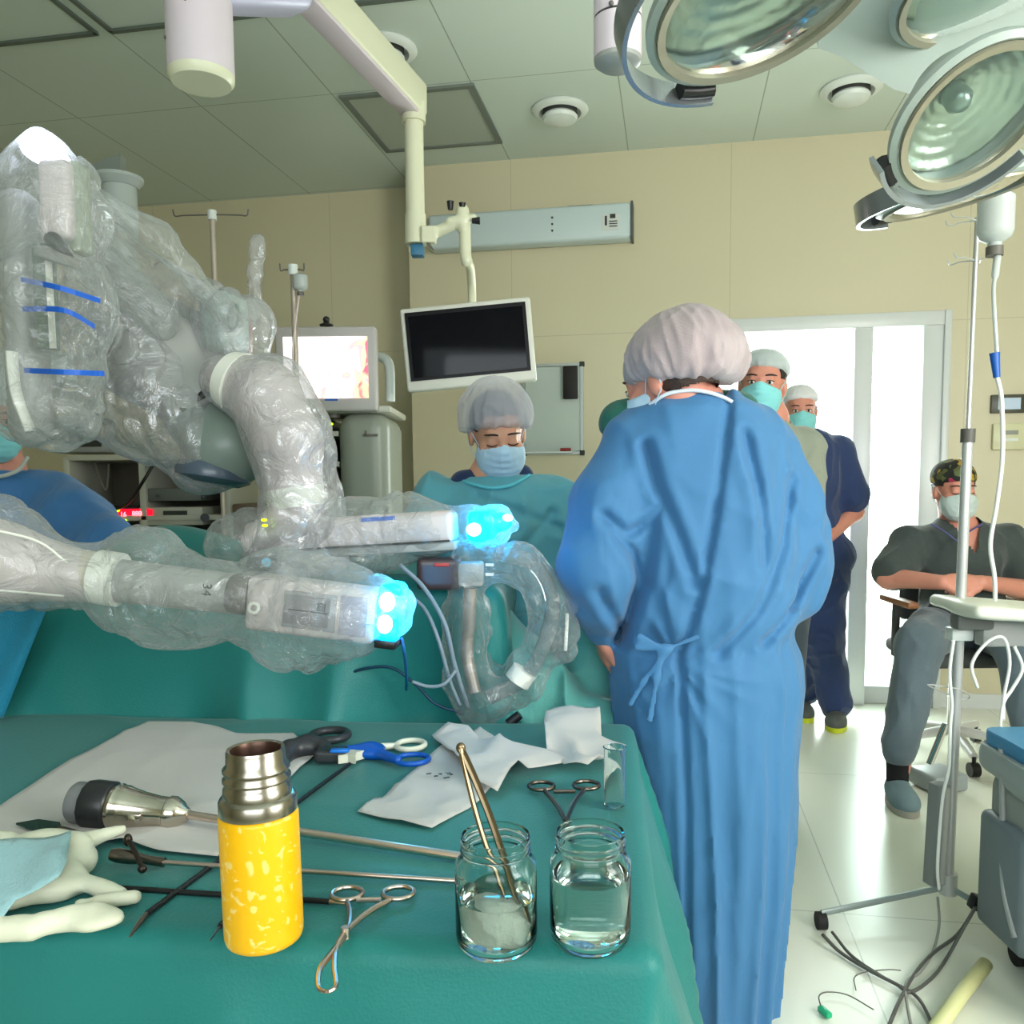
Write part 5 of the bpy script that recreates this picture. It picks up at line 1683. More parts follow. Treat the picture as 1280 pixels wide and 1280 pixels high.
b = Body(.005, .02); b.cap(at(318, 676, Y - .03), at(350, 648, Y - .03), .030, .035); b.cap(at(330, 712, Y - .02), at(420, 700, Y), .035, .03); b.build('wrist_link', m_rob, root)
b = Body(.005, .01); b.box(at(330, 704, Y - .07), (.032, .03, .016), rd=.006); b.build('clamp', m_black, root)
b = MB(); b.cyl(at(333, 703, Y - .098), at(333, 703, Y - .110), .010, n=16); b.build('clamp_knob', mat('teal_knob', (60, 150, 180), .4), root)
film('plastic_sleeve', root, [([at(285, 476, Y + .05), at(335, 494, Y + .02), at(362, 548, Y), at(374, 645, Y), at(350, 705, Y)], [.064, .084, .082, .074, .085])], m_plast2, amp=.009, seed=12, extra=lambda b: (b.ell(at(392, 575, Y + .04), (.040, .05, .10)), b.ell(at(392, 635, Y), (.06, .06, .07))))
# -- forearm and shoulder above (big milky mass)
Y = 2.02
root = thing('robot_manipulator', 'bulky plastic wrapped robot shoulder link hanging in front of the equipment rack', 'surgical robot', at(190, 560, Y))
b = Body(.0075, .04); b.chain([at(150, 395, Y + .06), at(180, 440, Y + .03), at(250, 500, Y)], [.085, .115, .09]); b.chain([at(165, 395, Y + .1), at(245, 432, Y + .05)], [.08, .08]); b.build('shoulder_link', m_robg, root)
b = MB(); b.cyl(at(150, 350, Y + .05), at(152, 420, Y + .05), .058, .062, 36); b.build('pivot_drum', mat('drum_grey', (116, 122, 116), .45), root)
b = MB(); b.box(at(281, 405, Y + .02), (.095, .10, .145), bev=.025, seg=3); q_ = b.build('pivot_box', mat('pale_green_grey', (150, 168, 160), .4), root)
b = MB(); b.tube(spline([at(292, 378, Y - .035), at(286, 395, Y - .035), at(290, 412, Y - .035), at(298, 400, Y - .035), at(296, 380, Y - .035)], 4), .004, 6); b.build('emblem', mat('emblem_dark', (110, 125, 118), .4), q_)
b = Body(.007, .04); b.chain([at(245, 520, Y), at(285, 560, Y - .04)], [.075, .095]); b.build('lower_link', mat('link_green_grey', (118, 132, 124), .35), root)
b = MB(); b.lathe([(0, 0), (.06, .0), (.085, .012), (.088, .03), (.08, .045)], at(265, 605, Y - .05), (.15, .1, 1), 36); b.build('end_cap', mat('cap_blue_grey', (70, 82, 96), .25), root)
b = MB(); b.box(at(250, 498, Y - .07), (.10, .03, .018), rmat(0, 0, -35), bev=.004); b.build('dark_slot', m_black, root)
film('plastic_cover', root, [([at(120, 290, Y), at(150, 400, Y), at(195, 500, Y), at(260, 560, Y - .03)], [.07, .125, .135, .115]), ([at(170, 330, Y + .05), at(290, 410, Y + .03), at(300, 440, Y)], [.05, .085, .07]), ([at(60, 505, Y), at(200, 530, Y)], [.05, .09])], m_plast2, amp=.018, seed=22, sc=12)

# -- left vertical arm with white lamp on top and blue tape stripes
Y = 1.72
root = thing('robot_manipulator', 'upright robot arm in clear plastic with white lit top and three blue stripes', 'surgical robot', at(65, 560, Y))
b = MB(); b.box(at(76, 253, Y), (.062, .06, .155), rmat(0, 0, 1), bev=.014, seg=3); b.build('carriage', m_rob, root)
b = MB(); b.box(at(100, 262, Y + .02), (.030, .05, .18), bev=.01); b.build('carriage_side', mat('olive_grey', (140, 150, 128), .4), root)
b = MB(); b.box(at(58, 372, Y + .01), (.036, .03, .21), bev=.004); rl = b.build('rail', mat('rail_green', (92, 106, 92), .35), root)
b = MB(); b.box(at(63, 372, Y - .008), (.010, .008, .20)); b.build('rail_strip', mat('rail_light', (190, 192, 178), .3), rl)
b = MB(); b.box(at(72, 322, Y - .02), (.075, .04, .022), rmat(0, 0, 18), bev=.004); b.build('bracket', mat('bracket_grey', (120, 118, 112), .4), root)
b = Body(.005, .02); b.chain([at(74, 306, Y - .035), at(66, 300, Y - .035), at(88, 320, Y - .035)], [.006, .012, .007]); b.build('black_lever', m_black, root)
b = MB(); b.box(at(32, 400, Y + .05), (.07, .09, .52), bev=.03, seg=3); b.build('column', m_robg, root)
b = MB(); b.tube(spline([at(14, 440, Y - .03), at(20, 490, Y - .03), at(38, 540, Y - .03)], 6), .017, 12, flat=.5); b.build('cover_cuff', m_band, root)
b = Body(.005, .03); b.ell(at(52, 186, Y), (.034, .03, .022)); b.ell(at(70, 200, Y), (.026, .03, .014)); b.ell(at(46, 178, Y), (.022, .022, .022)); b.build('top_light', m_led, root)
f_ = film('plastic_cover', root, [([at(50, 185, Y), at(62, 250, Y), at(62, 380, Y), at(60, 500, Y)], [.045, .088, .115, .112]), ([at(10, 300, Y + .02), at(0, 480, Y + .02)], [.085, .09]), ([at(70, 230, Y), at(105, 300, Y + .05)], [.07, .06])], m_plast, amp=.020, seed=31, sc=12)
for k, ((x0, y0), (x1, y1), (xm, ym)) in enumerate((((26, 349), (125, 376), (75, 360)), ((28, 386), (118, 408), (80, 388)), ((30, 463), (130, 467), (80, 465)))):
    b = MB()
    P_ = spline([at(x0, y0, Y - .085), at(xm, ym, Y - .13), at(x1, y1, Y - .075)], 8)
    for s in range(len(P_) - 1):
        p, q2 = Vector(P_[s]), Vector(P_[s + 1]); u = Vector((0, 0, .0050))
        b.prism([p - u, q2 - u, q2 + u, p + u], (0, .0015, 0))
    b.build('blue_stripe', m_tapeb, f_)
# long plastic web stretched from the upright arm to the shoulder
film('hanging_film', root, [([at(70, 210, Y + .08), at(200, 300, Y + .18), at(290, 400, Y + .26)], [.03, .028, .03])], m_plast, amp=.010, seed=41, sc=18, extra=lambda b: b.cap(at(120, 330, Y + .18), at(200, 400, Y + .22), .06, .05))

# -- robot cart column behind
Y = 2.75
root = thing('robot_cart', 'grey robot cart column with a flat plate on top behind the draped arms', 'robot cart', (at(150, 400, Y).x, Y, 0))
b = MB(); p = at(152, 300, Y); b.cyl((p.x, Y, at(150, 455, Y).z), (p.x, Y, at(150, 232, Y).z), .052, n=36); b.build('column', mat('cart_grey', (158, 166, 160), .4), root)
b = MB(); p2 = at(156, 226, Y); b.lathe([(0, 0), (.056, 0), (.062, .008), (.074, .02), (.074, .030), (0, .030)], (p.x, Y, p2.z - .02), n=36); b.build('collar', mat('cart_grey', (0, 0, 0)), root)
b = MB(); b.prism([at(112, 206, Y), at(150, 192, Y), at(150, 228, Y), at(124, 238, Y)], (0, .04, 0)); b.build('top_plate', mat('plate_grey', (112, 120, 112), .5), root)
xb_ = p.x - .62; zb_ = at(150, 462, Y).z
b = MB(); b.box(((p.x + xb_) / 2, Y, zb_), (.70, .11, .11), bev=.03, seg=3); b.build('boom', mat('cart_grey', (0, 0, 0)), root)
b = MB(); b.cyl((xb_, Y, .25), (xb_, Y, zb_ + .04), .08, n=36); b.build('post', m_rob, root)
b = MB(); b.box((xb_, Y, .16), (.55, .5, .26), bev=.05, seg=3); b.build('base', m_rob, root)

# -- draped loop of plastic tubing hanging at the table end
Y = 1.84
root = thing('draped_tool', 'clear plastic bagged tool arm looping down onto the green drape', 'surgical robot', at(600, 885, Y))
b = Body(.005, .02); b.box(at(550, 716, Y), (.048, .04, .035), rd=.008); b.build('motor_block', mat('motor_dark', (60, 48, 50), .3), root)
b = MB(); b.box(at(552, 706, Y - .042), (.032, .006, .008), bev=.002); b.build('red_label', mat('label_red', (170, 60, 60), .5), root)
b = MB(); b.box(at(589, 717, Y - .01), (.055, .06, .052), bev=.006); b.build('adapter', m_robg, root)
for k, s in enumerate((-1, 1)):
    b = MB(); b.box(at(612, 712 + 6 * s, Y - .03), (.018, .006, .006)); b.build('print_mark', m_band, root)
b = MB(); b.tube(spline([at(588, 735, Y), at(586, 780, Y), at(584, 820, Y), at(594, 866, Y - .02)], 6), [.015] * 7 + [.014] * 12, 16); b.build('rod_sleeve', mat('rod_brownish', (140, 132, 122), .35, .4), root)
b = MB(); b.tube(spline([at(620, 690, Y), at(668, 705, Y), at(690, 750, Y), at(682, 800, Y), at(655, 848, Y - .01), at(610, 872, Y - .02)], 6), [.017] * 31, 14); b.build('curved_tube', mat('clear_tube', (170, 182, 182), .15, trans=.75, ior=1.15), root)
b = MB(); b.cyl(at(656, 838, Y - .02), at(646, 852, Y - .02), .030, .030, 24); b.build('tape_band', m_band, root)
b = MB(); b.box(at(708, 790, Y), (.008, .012, .085), rmat(0, 0, 3), bev=.003); b.build('white_clip', m_band, root)
film('plastic_bag', root, [([at(590, 700, Y), at(582, 780, Y), at(580, 840, Y), at(600, 878, Y - .02)], [.045, .055, .058, .055]), ([at(590, 700, Y), at(650, 705, Y), at(690, 750, Y), at(688, 800, Y), at(655, 850, Y), at(600, 878, Y - .02)], [.045, .048, .052, .052, .050, .055])], m_plast3, amp=.016, seed=51, sc=18, k=.03)
b = MB(); b.cyl(at(636, 905, Y - .04), at(650, 893, Y - .04), .012, .010); b.build('black_tip', m_black, root)
# cables near the draped tools
def cable(name, pts, r, m, label, cat='cable', group=None, n=8):
    b = MB(); b.tube(spline(pts, n), r, 8)
    q = b.build(name, m, None, True); return tag(q, label, cat, group)
m_cblu = mat('cable_blue', (10, 96, 160), .4); m_cgr = mat('cable_grey', (120, 135, 145), .4)
cable('cable', [at(502, 798, 1.50), at(506, 820, 1.52), at(508, 845, 1.68), at(508, 862, 1.82)], .0032, m_cblu, 'short blue cable hanging from the black foot of the glowing cyan block')
cable('cable', [at(402, 866, 1.93), at(425, 848, 1.88), at(455, 836, 1.85), at(490, 835, 1.84), at(520, 856, 1.83), at(545, 880, 1.82), at(580, 892, 1.82)], .0035, mat('cable_dark_blue', (18, 60, 84), .4), 'dark blue cable curving over the green drape behind the paper packaging')
cable('tube', [at(500, 706, 1.80), at(530, 735, 1.78), at(556, 780, 1.76), at(568, 830, 1.77), at(585, 885, 1.80)], .0052, m_cgr, 'grey blue hose running down the left side of the bagged tool arm', 'tube')
cable('tube', [at(505, 742, 1.80), at(530, 760, 1.78), at(548, 800, 1.76), at(562, 850, 1.77), at(575, 882, 1.79)], .0045, m_cgr, 'thinner grey hose hanging left of the other hose by the bagged tool arm', 'tube')
cable('tube', [at(570, 838, 1.75), at(555, 855, 1.74), at(535, 858, 1.74), at(515, 852, 1.74)], .004, m_cgr, 'short pale hose end curling left over the green drape', 'tube')
# ================================================================== carts and racks at the back
m_cart = mat('cart_beige', (182, 182, 168), .4, var=.03)
m_cartd = mat('cart_dark', (96, 92, 84), .5)  # dark grey-brown for back panels, caps, hooks and wires
# -- vision cart with the lit surgical picture
Y = 3.45
p = at(440, 700, Y)
root = thing('vision_cart', 'rounded grey video cart standing below the lit surgical monitor', 'cart', (p.x, Y + .15, 0))
xa, xb = at(383, 600, Y).x, at(488, 600, Y).x
zt = at(430, 512, Y).z
b = MB()
for (u0, u1) in ((xa, xa + .03),):
    b.box(((u0 + u1) / 2, Y + .2, zt / 2 + .06), (u1 - u0, .40, zt - .12), bev=.006)
b.build('side_panel', m_cart, root)
b = Body(.008, .02); b.box(((at(424, 600, Y).x + xb) / 2, Y + .18, zt / 2 + .05), ((xb - at(424, 600, Y).x) / 2, .21, zt / 2 - .06), rd=.07); b.build('cabinet_door', mat('cart_green_grey', (140, 146, 134), .35, var=.03), root)
b = MB(); b.box(at(463, 544, Y - .034), (.062, .002, .010)); b.box(at(457, 541, Y - .034), (.008, .002, .018)); b.build('nameplate', m_cartd, root)
b = MB(); b.box(((xa + xb) / 2, Y + .2, zt + .0), (xb - xa + .02, .44, .03), bev=.01); b.build('top_shelf', m_cart, root)
for z in (at(400, 542, Y).z, at(400, 580, Y).z, at(400, 622, Y).z, .15):
    b = MB(); b.box(((xa + at(424, 600, Y).x) / 2, Y + .2, z), (at(424, 600, Y).x - xa, .38, .02)); b.build('shelf', m_cart, root)
b = MB(); b.box(((xa + xb) / 2, Y + .2, .09), (xb - xa, .40, .06), bev=.01); b.build('base', m_cart, root)
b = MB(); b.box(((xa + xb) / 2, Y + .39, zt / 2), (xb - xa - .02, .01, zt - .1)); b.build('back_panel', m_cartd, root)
for sx in (xa + .05, xb - .05):
    for sy in (Y + .05, Y + .35):
        b = MB(); b.cyl((sx - .012, sy, .03), (sx + .012, sy, .03), .03, n=20); b.build('caster', m_rubber, root)
b = MB(); b.tube(spline([at(466, 445, Y + .1), at(480, 448, Y + .08), at(487, 460, Y + .06), at(488, 502, Y + .06)], 6), .020, 14); b.build('push_handle', m_white, root)
r2 = thing('light_source', 'dark endoscopy unit with a lime indicator inside the grey video cart', 'medical device', at(403, 538, Y + .15))
b = MB(); b.box(at(403, 532, Y + .17), (.105, .32, .042), bev=.004); b.build('casing', mat('unit_grey', (98, 104, 98), .4), r2)
b = MB(); b.sph(at(414, 530, Y + .005), (.008, .004, .005), 8); b.build('indicator', mat('lime_led', (0, 0, 0)), r2, True)
r2 = thing('recorder', 'black recording unit on the middle shelf of the grey video cart', 'medical device', at(403, 575, Y + .15))
b = MB(); b.box(at(404, 565, Y + .17), (.105, .32, .055), bev=.004); b.build('casing', m_black, r2)
b = MB(); b.cyl(at(411, 563, Y + .008), at(411, 563, Y - .006), .014, n=16); b.build('dial', m_cartd, r2)

# surgical picture monitor on the cart
Y = 3.38
c = at(407, 461, Y)
w, h = (at(470, 460, Y).x - at(344, 460, Y).x), (at(400, 407, Y).z - at(400, 513, Y).z)
root = thing('monitor', 'beige monitor on the video cart showing a bright pink surgical picture', 'monitor', (c.x, Y + .03, c.z - h / 2))
b = MB(); b.box((c.x, Y + .03, c.z), (w, .06, h), bev=.010, seg=3); b.build('casing', mat('monitor_beige', (176, 172, 168), .4), root)
m_pic = D.materials.new('surgical_picture'); m_pic.use_nodes = True
nt = m_pic.node_tree; N, L = nt.nodes, nt.links
bs = N['Principled BSDF']; tcn = N.new('ShaderNodeTexCoord')
n1 = N.new('ShaderNodeTexNoise'); n1.inputs['Scale'].default_value = 9; n1.inputs['Detail'].default_value = 3; n1.inputs['Distortion'].default_value = 1.2; L.new(tcn.outputs['Object'], n1.inputs['Vector'])
gr = N.new('ShaderNodeSeparateXYZ'); L.new(tcn.outputs['Object'], gr.inputs[0])
ma = N.new('ShaderNodeMath'); ma.operation = 'MULTIPLY_ADD'; ma.inputs[1].default_value = 1.3; L.new(gr.outputs[0], ma.inputs[0]); L.new(n1.outputs['Fac'], ma.inputs[2])
rp = N.new('ShaderNodeValToRGB'); L.new(ma.outputs[0], rp.inputs[0])
e = rp.color_ramp.elements; e[0].position = .50; e[0].color = (1, .93, .93, 1); e[1].position = .86; e[1].color = lin((214, 96, 118)) + (1,)
for ps, cl in ((.60, (255, 222, 210)), (.70, (248, 168, 170)), (.78, (250, 215, 160))):
    q = e.new(ps); q.color = lin(cl) + (1,)
L.new(rp.outputs[0], bs.inputs['Emission Color']); bs.inputs['Emission Strength'].default_value = 1.5; bs.inputs['Base Color'].default_value = (.02, .02, .02, 1)
sx0, sx1, sz0, sz1 = at(355, 460, Y).x, at(460, 460, Y).x, at(400, 498, Y).z, at(400, 421, Y).z
scr = D.meshes.new('screen'); cx_, cz_ = (sx0 + sx1) / 2, (sz0 + sz1) / 2
b = MB(); b.box((0, 0, 0), (sx1 - sx0, .004, sz1 - sz0)); q = b.build('screen', m_pic, None, False)
q.location = (0, 0, 0); q.parent = root; q.data.transform(Matrix.Translation((0, 0, -(sz1 - sz0) / 2))); q.location = Vector((cx_, Y - .001, cz_)) - root.location
b = MB(); b.box((c.x + .02, Y - .002, sz0 - .006), (.05, .004, .007)); b.build('blue_caption_bar', m_tapeb, root)
b = MB(); b.box((c.x, Y + .08, c.z), (w * .6, .05, h * .6), bev=.01); b.build('back_housing', m_cartd, root)
b = MB(); b.cyl((c.x, Y + .10, c.z - h / 2 - .02), (c.x, Y + .10, c.z), .03); b.build('mount', m_cartd, root)
p = at(408, 404, Y + .03)
root = thing('dome_camera', 'small black webcam standing on top of the beige surgical monitor', 'camera', p)
b = MB(); b.lathe([(0, 0), (.026, 0), (.028, .006), (.012, .012), (.010, .018)], p + Vector((0, 0, -.012)), n=24); b.build('foot', m_black, root)
b = MB(); b.sph(p + Vector((0, 0, .014)), .014, 10); b.build('lens_ball', m_black, root, True)

# -- equipment rack at the left
Y = 3.9
x0, x1 = at(85, 600, Y).x, at(283, 600, Y).x
zt = at(150, 572, Y).z
root = thing('equipment_rack', 'wide beige equipment rack behind the surgeon at the left holding stacked devices', 'rack', ((x0 + x1) / 2, Y + .2, 0))
for x in (x0, (x0 + x1) / 2 - .02, x1 - .0):
    b = MB(); b.box((x, Y + .2, zt / 2), (.03, .42, zt), bev=.004); b.build('upright', m_cart, root)
for z in (zt, at(200, 642, Y).z - .02, at(200, 668, Y).z - .03, .5, .12):
    b = MB(); b.box(((x0 + x1) / 2, Y + .2, z), (x1 - x0, .42, .025), bev=.004); b.build('shelf', m_cart, root)
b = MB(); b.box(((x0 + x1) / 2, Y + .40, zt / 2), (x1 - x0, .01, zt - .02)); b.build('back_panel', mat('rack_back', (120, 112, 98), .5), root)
xr = at(300, 600, Y).x
b = MB(); b.box((xr, Y + .2, zt * .42), (.10, .36, zt * .84), bev=.01); b.build('side_cabinet', mat('brown_side', (112, 92, 74), .5), root)
# devices in the rack
r2 = thing('insufflator', 'rack device with glowing red digits and lime lamps beside the blue sleeve', 'medical device', at(160, 652, Y))
c = at(160, 642, Y + .15); b = MB(); b.box(c, (.24, .30, .075), bev=.004); b.build('casing', mat('device_dark', (44, 38, 40), .4), r2)
m_red = mat('red_display', (180, 10, 30), .3, emit=(215, 10, 40), estr=1.4); m_redh = mat('red_digits', (255, 120, 130), .3, emit=(255, 110, 120), estr=4)
b = MB(); b.box(at(160, 643, Y - .004), (.20, .006, .052)); ds = b.build('display', m_red, r2)
for (x, y, s) in ((133, 644, '88'), (154, 643, '16'), (171, 642, '888')):
    text_mesh('digit_group', s, .030, Matrix.Translation(at(x, y, Y - .012)) @ Matrix.Rotation(PI / 2, 4, 'X'), m_redh, ds, .001)
for (x, y) in ((134, 639), (147, 638), (144, 652), (156, 651)):
    b = MB(); b.sph(at(x, y, Y - .012), (.010, .004, .007), 8); b.build('lamp', mat('lime_led', (0, 0, 0)), r2, True)
b = MB(); b.box(at(188, 642, Y - .006), (.02, .006, .04)); b.build('red_button', m_red, r2)
r2 = thing('generator', 'beige generator with a dark display and knob on the right rack shelf', 'medical device', at(235, 652, Y))
c = at(230, 644, Y + .15); b = MB(); b.box(c, (.30, .30, .085), bev=.006); b.build('casing', m_cart, r2)
b = MB(); b.box(at(219, 643, Y - .003), (.11, .006, .034)); b.build('display', m_dark, r2)
b = MB(); b.cyl(at(256, 647, Y), at(256, 647, Y - .03), .020, n=20); b.build('knob', m_black, r2)
r2 = thing('amplifier', 'grey box unit stacked on the generator in the right rack column', 'medical device', at(235, 628, Y))
c = at(232, 618, Y + .16); b = MB(); b.box(c, (.27, .30, .06), bev=.006); b.build('casing', mat('unit_grey', (0, 0, 0)), r2)
for x in (197, 254):
    b = MB(); b.cyl(at(x, 620, Y + .01), at(x, 620, Y - .012), .008, n=12); b.build('knob', m_black, r2)
r2 = thing('patient_monitor', 'small grey medical screen standing on top of the beige equipment rack', 'monitor', at(110, 568, Y + .1))
c = at(108, 545, Y + .12); b = MB(); b.box(c, (.24, .16, .17), bev=.02); b.build('casing', m_robg, r2)
b = MB(); b.box(at(106, 545, Y + .035), (.15, .006, .10)); b.build('screen', m_dark, r2)
cable('cable', [at(196, 572, Y - .05), at(180, 600, Y - .1), at(158, 630, Y - .05), at(130, 640, Y - .03)], .008, m_black, 'thick black cable hanging diagonally in front of the beige rack')
cable('cable', [at(118, 575, Y + .05), at(125, 598, Y + .02), at(133, 612, Y + .02), (at(136, 580, Y + .05))], .006, m_cartd, 'thin dark cable looping inside the left bay of the rack')

# -- rear infusion poles
def pole_simple(name, label, px, ytop, Y, arms, ybase=660):
    t = at(px, ytop, Y)
    root = thing(name, label, 'infusion stand', (t.x, Y, 0))
    b = MB(); b.cyl((t.x, Y, .05), (t.x, Y, t.z), .010, n=16); b.build('pole', mat('pole_beige', (176, 165, 150), .35, .3), root)
    b = MB(); b.cyl((t.x, Y, t.z - .03), (t.x, Y, t.z + .005), .017, n=18); b.build('top_cap', m_white, root)
    for dx in arms:
        b = MB(); b.tube(spline([(t.x, Y, t.z - .01), (t.x + dx * .7, Y, t.z - .012), (t.x + dx * .95, Y, t.z - .014), (t.x + dx, Y, t.z + .01)], 5), .0028, 8); b.build('hook', m_cartd, root)
    for k in range(5):
        a = k * 2 * PI / 5
        b = MB(); b.tube([(t.x, Y, .08), (t.x + .28 * math.cos(a), Y + .28 * math.sin(a), .04)], .012, 8); b.build('leg', m_cart, root)
    return root, t
r_, t_ = pole_simple('infusion_stand', 'tall thin beige infusion pole with empty crossed hooks at the back left', 265, 265, 3.3, (-.15, .14))
r_, t_ = pole_simple('infusion_stand', 'thin infusion pole with a small drip bottle in front of the lit monitor', 366, 333, 3.0, (-.045, .04))
def bottle(name, px, y0, y1, Y, r, label, m, cat='bottle'):
    a, c = at(px, y0, Y), at(px, y1, Y); H = a.z - c.z
    root = thing(name, label, cat, (a.x, Y, c.z))
    b = MB(); b.lathe([(0, H), (r * .6, H * .98), (r, H * .88), (r, H * .35), (r * .85, H * .25), (r * .4, H * .18), (r * .36, H * .04), (0, 0)], (a.x, Y, c.z), n=28); b.build('bottle_body', m, root)
    b = MB(); b.cyl((a.x, Y, c.z - .004), (a.x, Y, c.z + H * .12), r * .48, n=18); b.build('cap', m_cartd, root)
    return root
m_bott = mat('drip_bottle', (205, 212, 208), .15, trans=.35, ior=1.2)
bottle('drip_bottle', 375, 342, 368, 2.99, .026, 'small drip bottle hanging on the thin pole before the lit monitor', m_bott)
cable('tube', [at(374, 368, 2.99), at(370, 400, 2.97), at(366, 440, 2.96), at(368, 480, 2.96), at(372, 505, 2.95)], .003, mat('drip_tube', (220, 200, 198), .3), 'thin drip line running down from the small bottle past the lit monitor', 'tube')
q = Body(.006, .02); q.cap(at(321, 300, 2.6), at(317, 395, 2.6), .024, .030, flat=((0, 1, 0), .6)); q.wrinkle(crumple(.008, 22, 61)); q = q.build('plastic_bag', m_plast2, None); tag(q, 'long empty clear plastic bag hanging behind the draped robot shoulder', 'bag')
cable('tube', [at(313, 395, 2.6), at(314, 420, 2.6), at(312, 446, 2.6)], .005, mat('blood_tube', (190, 120, 115), .3), 'short reddish tube under the long clear plastic bag', 'tube')

# ================================================================== ceiling boom with the hanging screen
m_boom = mat('boom_cream', (212, 212, 184), .35, var=.02)
m_boomp = mat('boom_lilac', (208, 196, 204), .35, var=.02)
hub = Vector((-.71, 2.42, 0))
root = thing('ceiling_boom', 'cream two-arm ceiling boom that carries the black screen', 'boom', (hub.x, hub.y, CZ))
b = MB(); b.cyl((hub.x, hub.y, 2.60), (hub.x, hub.y, CZ - .02), .085, n=36); b.build('column', m_boom, root)
b = MB(); b.cyl((hub.x, hub.y, CZ - .05), (hub.x, hub.y, CZ), .16, n=40); b.build('ceiling_flange', m_white, root)
e0, e1 = Vector((hub.x, hub.y, 2.80)), at(515, 132, 3.3)
e0.z = e1.z + .03
dr = (e1 - e0).normalized(); R_ = frame_z(dr).to_3x3()
sd = dr.cross(Vector((0, 0, 1))).normalized(); uu = sd.cross(dr)
b = MB()
L_ = (e1 - e0).length
Rm = Matrix((sd, uu, dr)).transposed()
b.box((e0 + e1) / 2 + uu * .03, (.095, .12, L_ + .08), Rm, bev=.012, seg=3); b.build('beam', m_boom, root)
b = MB(); b.box((e0 + e1) / 2 + uu * -.034, (.080, .014, L_ + .02), Rm, bev=.004); b.build('beam_cover', m_boomp, root)
t0, t1 = at(517, 150, 3.3), at(519, 268, 3.3)
t1.x = t0.x
b = MB(); b.cyl((t0.x, 3.3, t0.z - .01), (t0.x, 3.3, t0.z + .06), .046, n=32); b.build('swivel_collar', m_boom, root)
b = MB(); b.cyl((t0.x, 3.3, t1.z), (t0.x, 3.3, t0.z), .036, n=32); b.build('drop_tube', m_boom, root)
b = MB(); b.cyl((t0.x, 3.3, at(519, 306, 3.3).z), (t0.x, 3.3, t1.z), .042, .040, 32); b.build('elbow_joint', m_boom, root)
b = MB(); b.box(at(522, 314, 3.3), (.048, .05, .042), bev=.003); b.build('blue_end_cap', mat('cap_blue', (48, 108, 140), .4), root)
b = Body(.004, .012); b.cap(at(528, 298, 3.29), at(572, 278, 3.27), .020, .022); b.box(at(536, 294, 3.27), (.028, .02, .032), rd=.005); b.cap(at(578, 264, 3.27), at(580, 286, 3.27), .026, .026); b.cap(at(562, 276, 3.26), at(592, 272, 3.26), .014); b.build('link_arm', m_boom, root)
for (x, y, dx, dz) in ((563, 262, 0, 1), (590, 276, 1, 0), (578, 259, 0, .5)):
    b = MB(); c = at(x, y, 3.25); b.cyl(c, c + Vector((dx * .03, 0, dz * .03)), .010, .014, 14); b.build('clamp_knob', m_black, root)
b = MB(); b.cyl(at(534, 302, 3.26), at(542, 313, 3.26), .006, .003); b.build('cotter_pin', m_cartd, root)
b = MB(); b.tube(spline([at(581, 286, 3.27), at(582, 318, 3.27), at(584, 328, 3.27), at(588, 336, 3.32), at(590, 368, 3.42), at(590, 430, 3.43)], 6), [.022] * 13 + [.017] * 18, 18); b.build('drop_arm', m_boom, root)
# second arm of the boom with the big cylindrical joint
cj = at(250, 50, 2.15)
zb = at(250, 100, 2.15).z
root = thing('ceiling_boom', 'lilac boom arm ending in a thick round joint at the upper left', 'boom', (cj.x, cj.y, CZ))
b = MB(); b.cyl((cj.x, cj.y, zb + .012), (cj.x, cj.y, zb + .42), .079, n=48); b.build('joint_drum', m_boomp, root)
b = MB(); b.lathe([(0, 0), (.070, 0), (.078, .010), (.079, .024), (0, .024)], (cj.x, cj.y, zb - .010), n=48); b.build('drum_cap', m_boom, root)
for k, (x, y) in enumerate(((219, 5), (216, 58), (248, 22))):
    b = MB(); c = at(x, y, 2.15) ; v = Vector((c.x - cj.x, 0, 0)); 
    yy = -math.sqrt(max(0, .079 ** 2 - min(v.x ** 2, .0061))); cc_ = Vector((cj.x + max(-.074, min(.074, v.x)), cj.y + yy, c.z)); b.sph(cc_, .0045, 6); b.build('screw', m_cartd, root, True)
e0, e1 = Vector((cj.x + .02, cj.y, zb + .25)), Vector((hub.x, hub.y, 2.80))
e1 = at(360, -25, 2.36)
dr = (e1 - e0).normalized(); sd = dr.cross(Vector((0, 0, 1))).normalized(); uu = sd.cross(dr); Rm = Matrix((sd, uu, dr)).transposed(); L_ = (e1 - e0).length
b = MB(); b.box((e0 + e1) / 2, (.12, .16, L_ + .05), Rm, bev=.03, seg=4); b.build('beam', mat('boom_violet', (190, 188, 212), .35), root)
b = MB(); b.cyl((e1.x, e1.y, e1.z - .05), (e1.x, e1.y, CZ), .07, n=36); b.build('column', m_boomp, root)

# hanging screen
Y = 3.34
cs = [at(498, 384, Y), at(664, 372, Y - .02), at(669, 473, Y - .02), at(510, 492, Y)]
cen = sum(cs, Vector()) / 4
exx = ((cs[1] - cs[0]) + (cs[2] - cs[3])).normalized(); ezz = ((cs[0] - cs[3]) + (cs[1] - cs[2])).normalized()
eyy = ezz.cross(exx).normalized(); ezz = exx.cross(eyy).normalized()
Wm = ((cs[1] - cs[0]).length + (cs[2] - cs[3]).length) / 2; Hm = ((cs[0] - cs[3]).length + (cs[1] - cs[2]).length) / 2
RS = Matrix((exx, eyy, ezz)).transposed()
root = thing('monitor', 'black blank screen with white frame hanging from the ceiling boom', 'monitor', cen + Vector((0, 0, -Hm / 2)))
b = MB(); b.box(cen + eyy * .03, (Wm, .055, Hm), RS, bev=.010, seg=3); b.build('casing', mat('screen_casing', (205, 205, 195), .35), root)
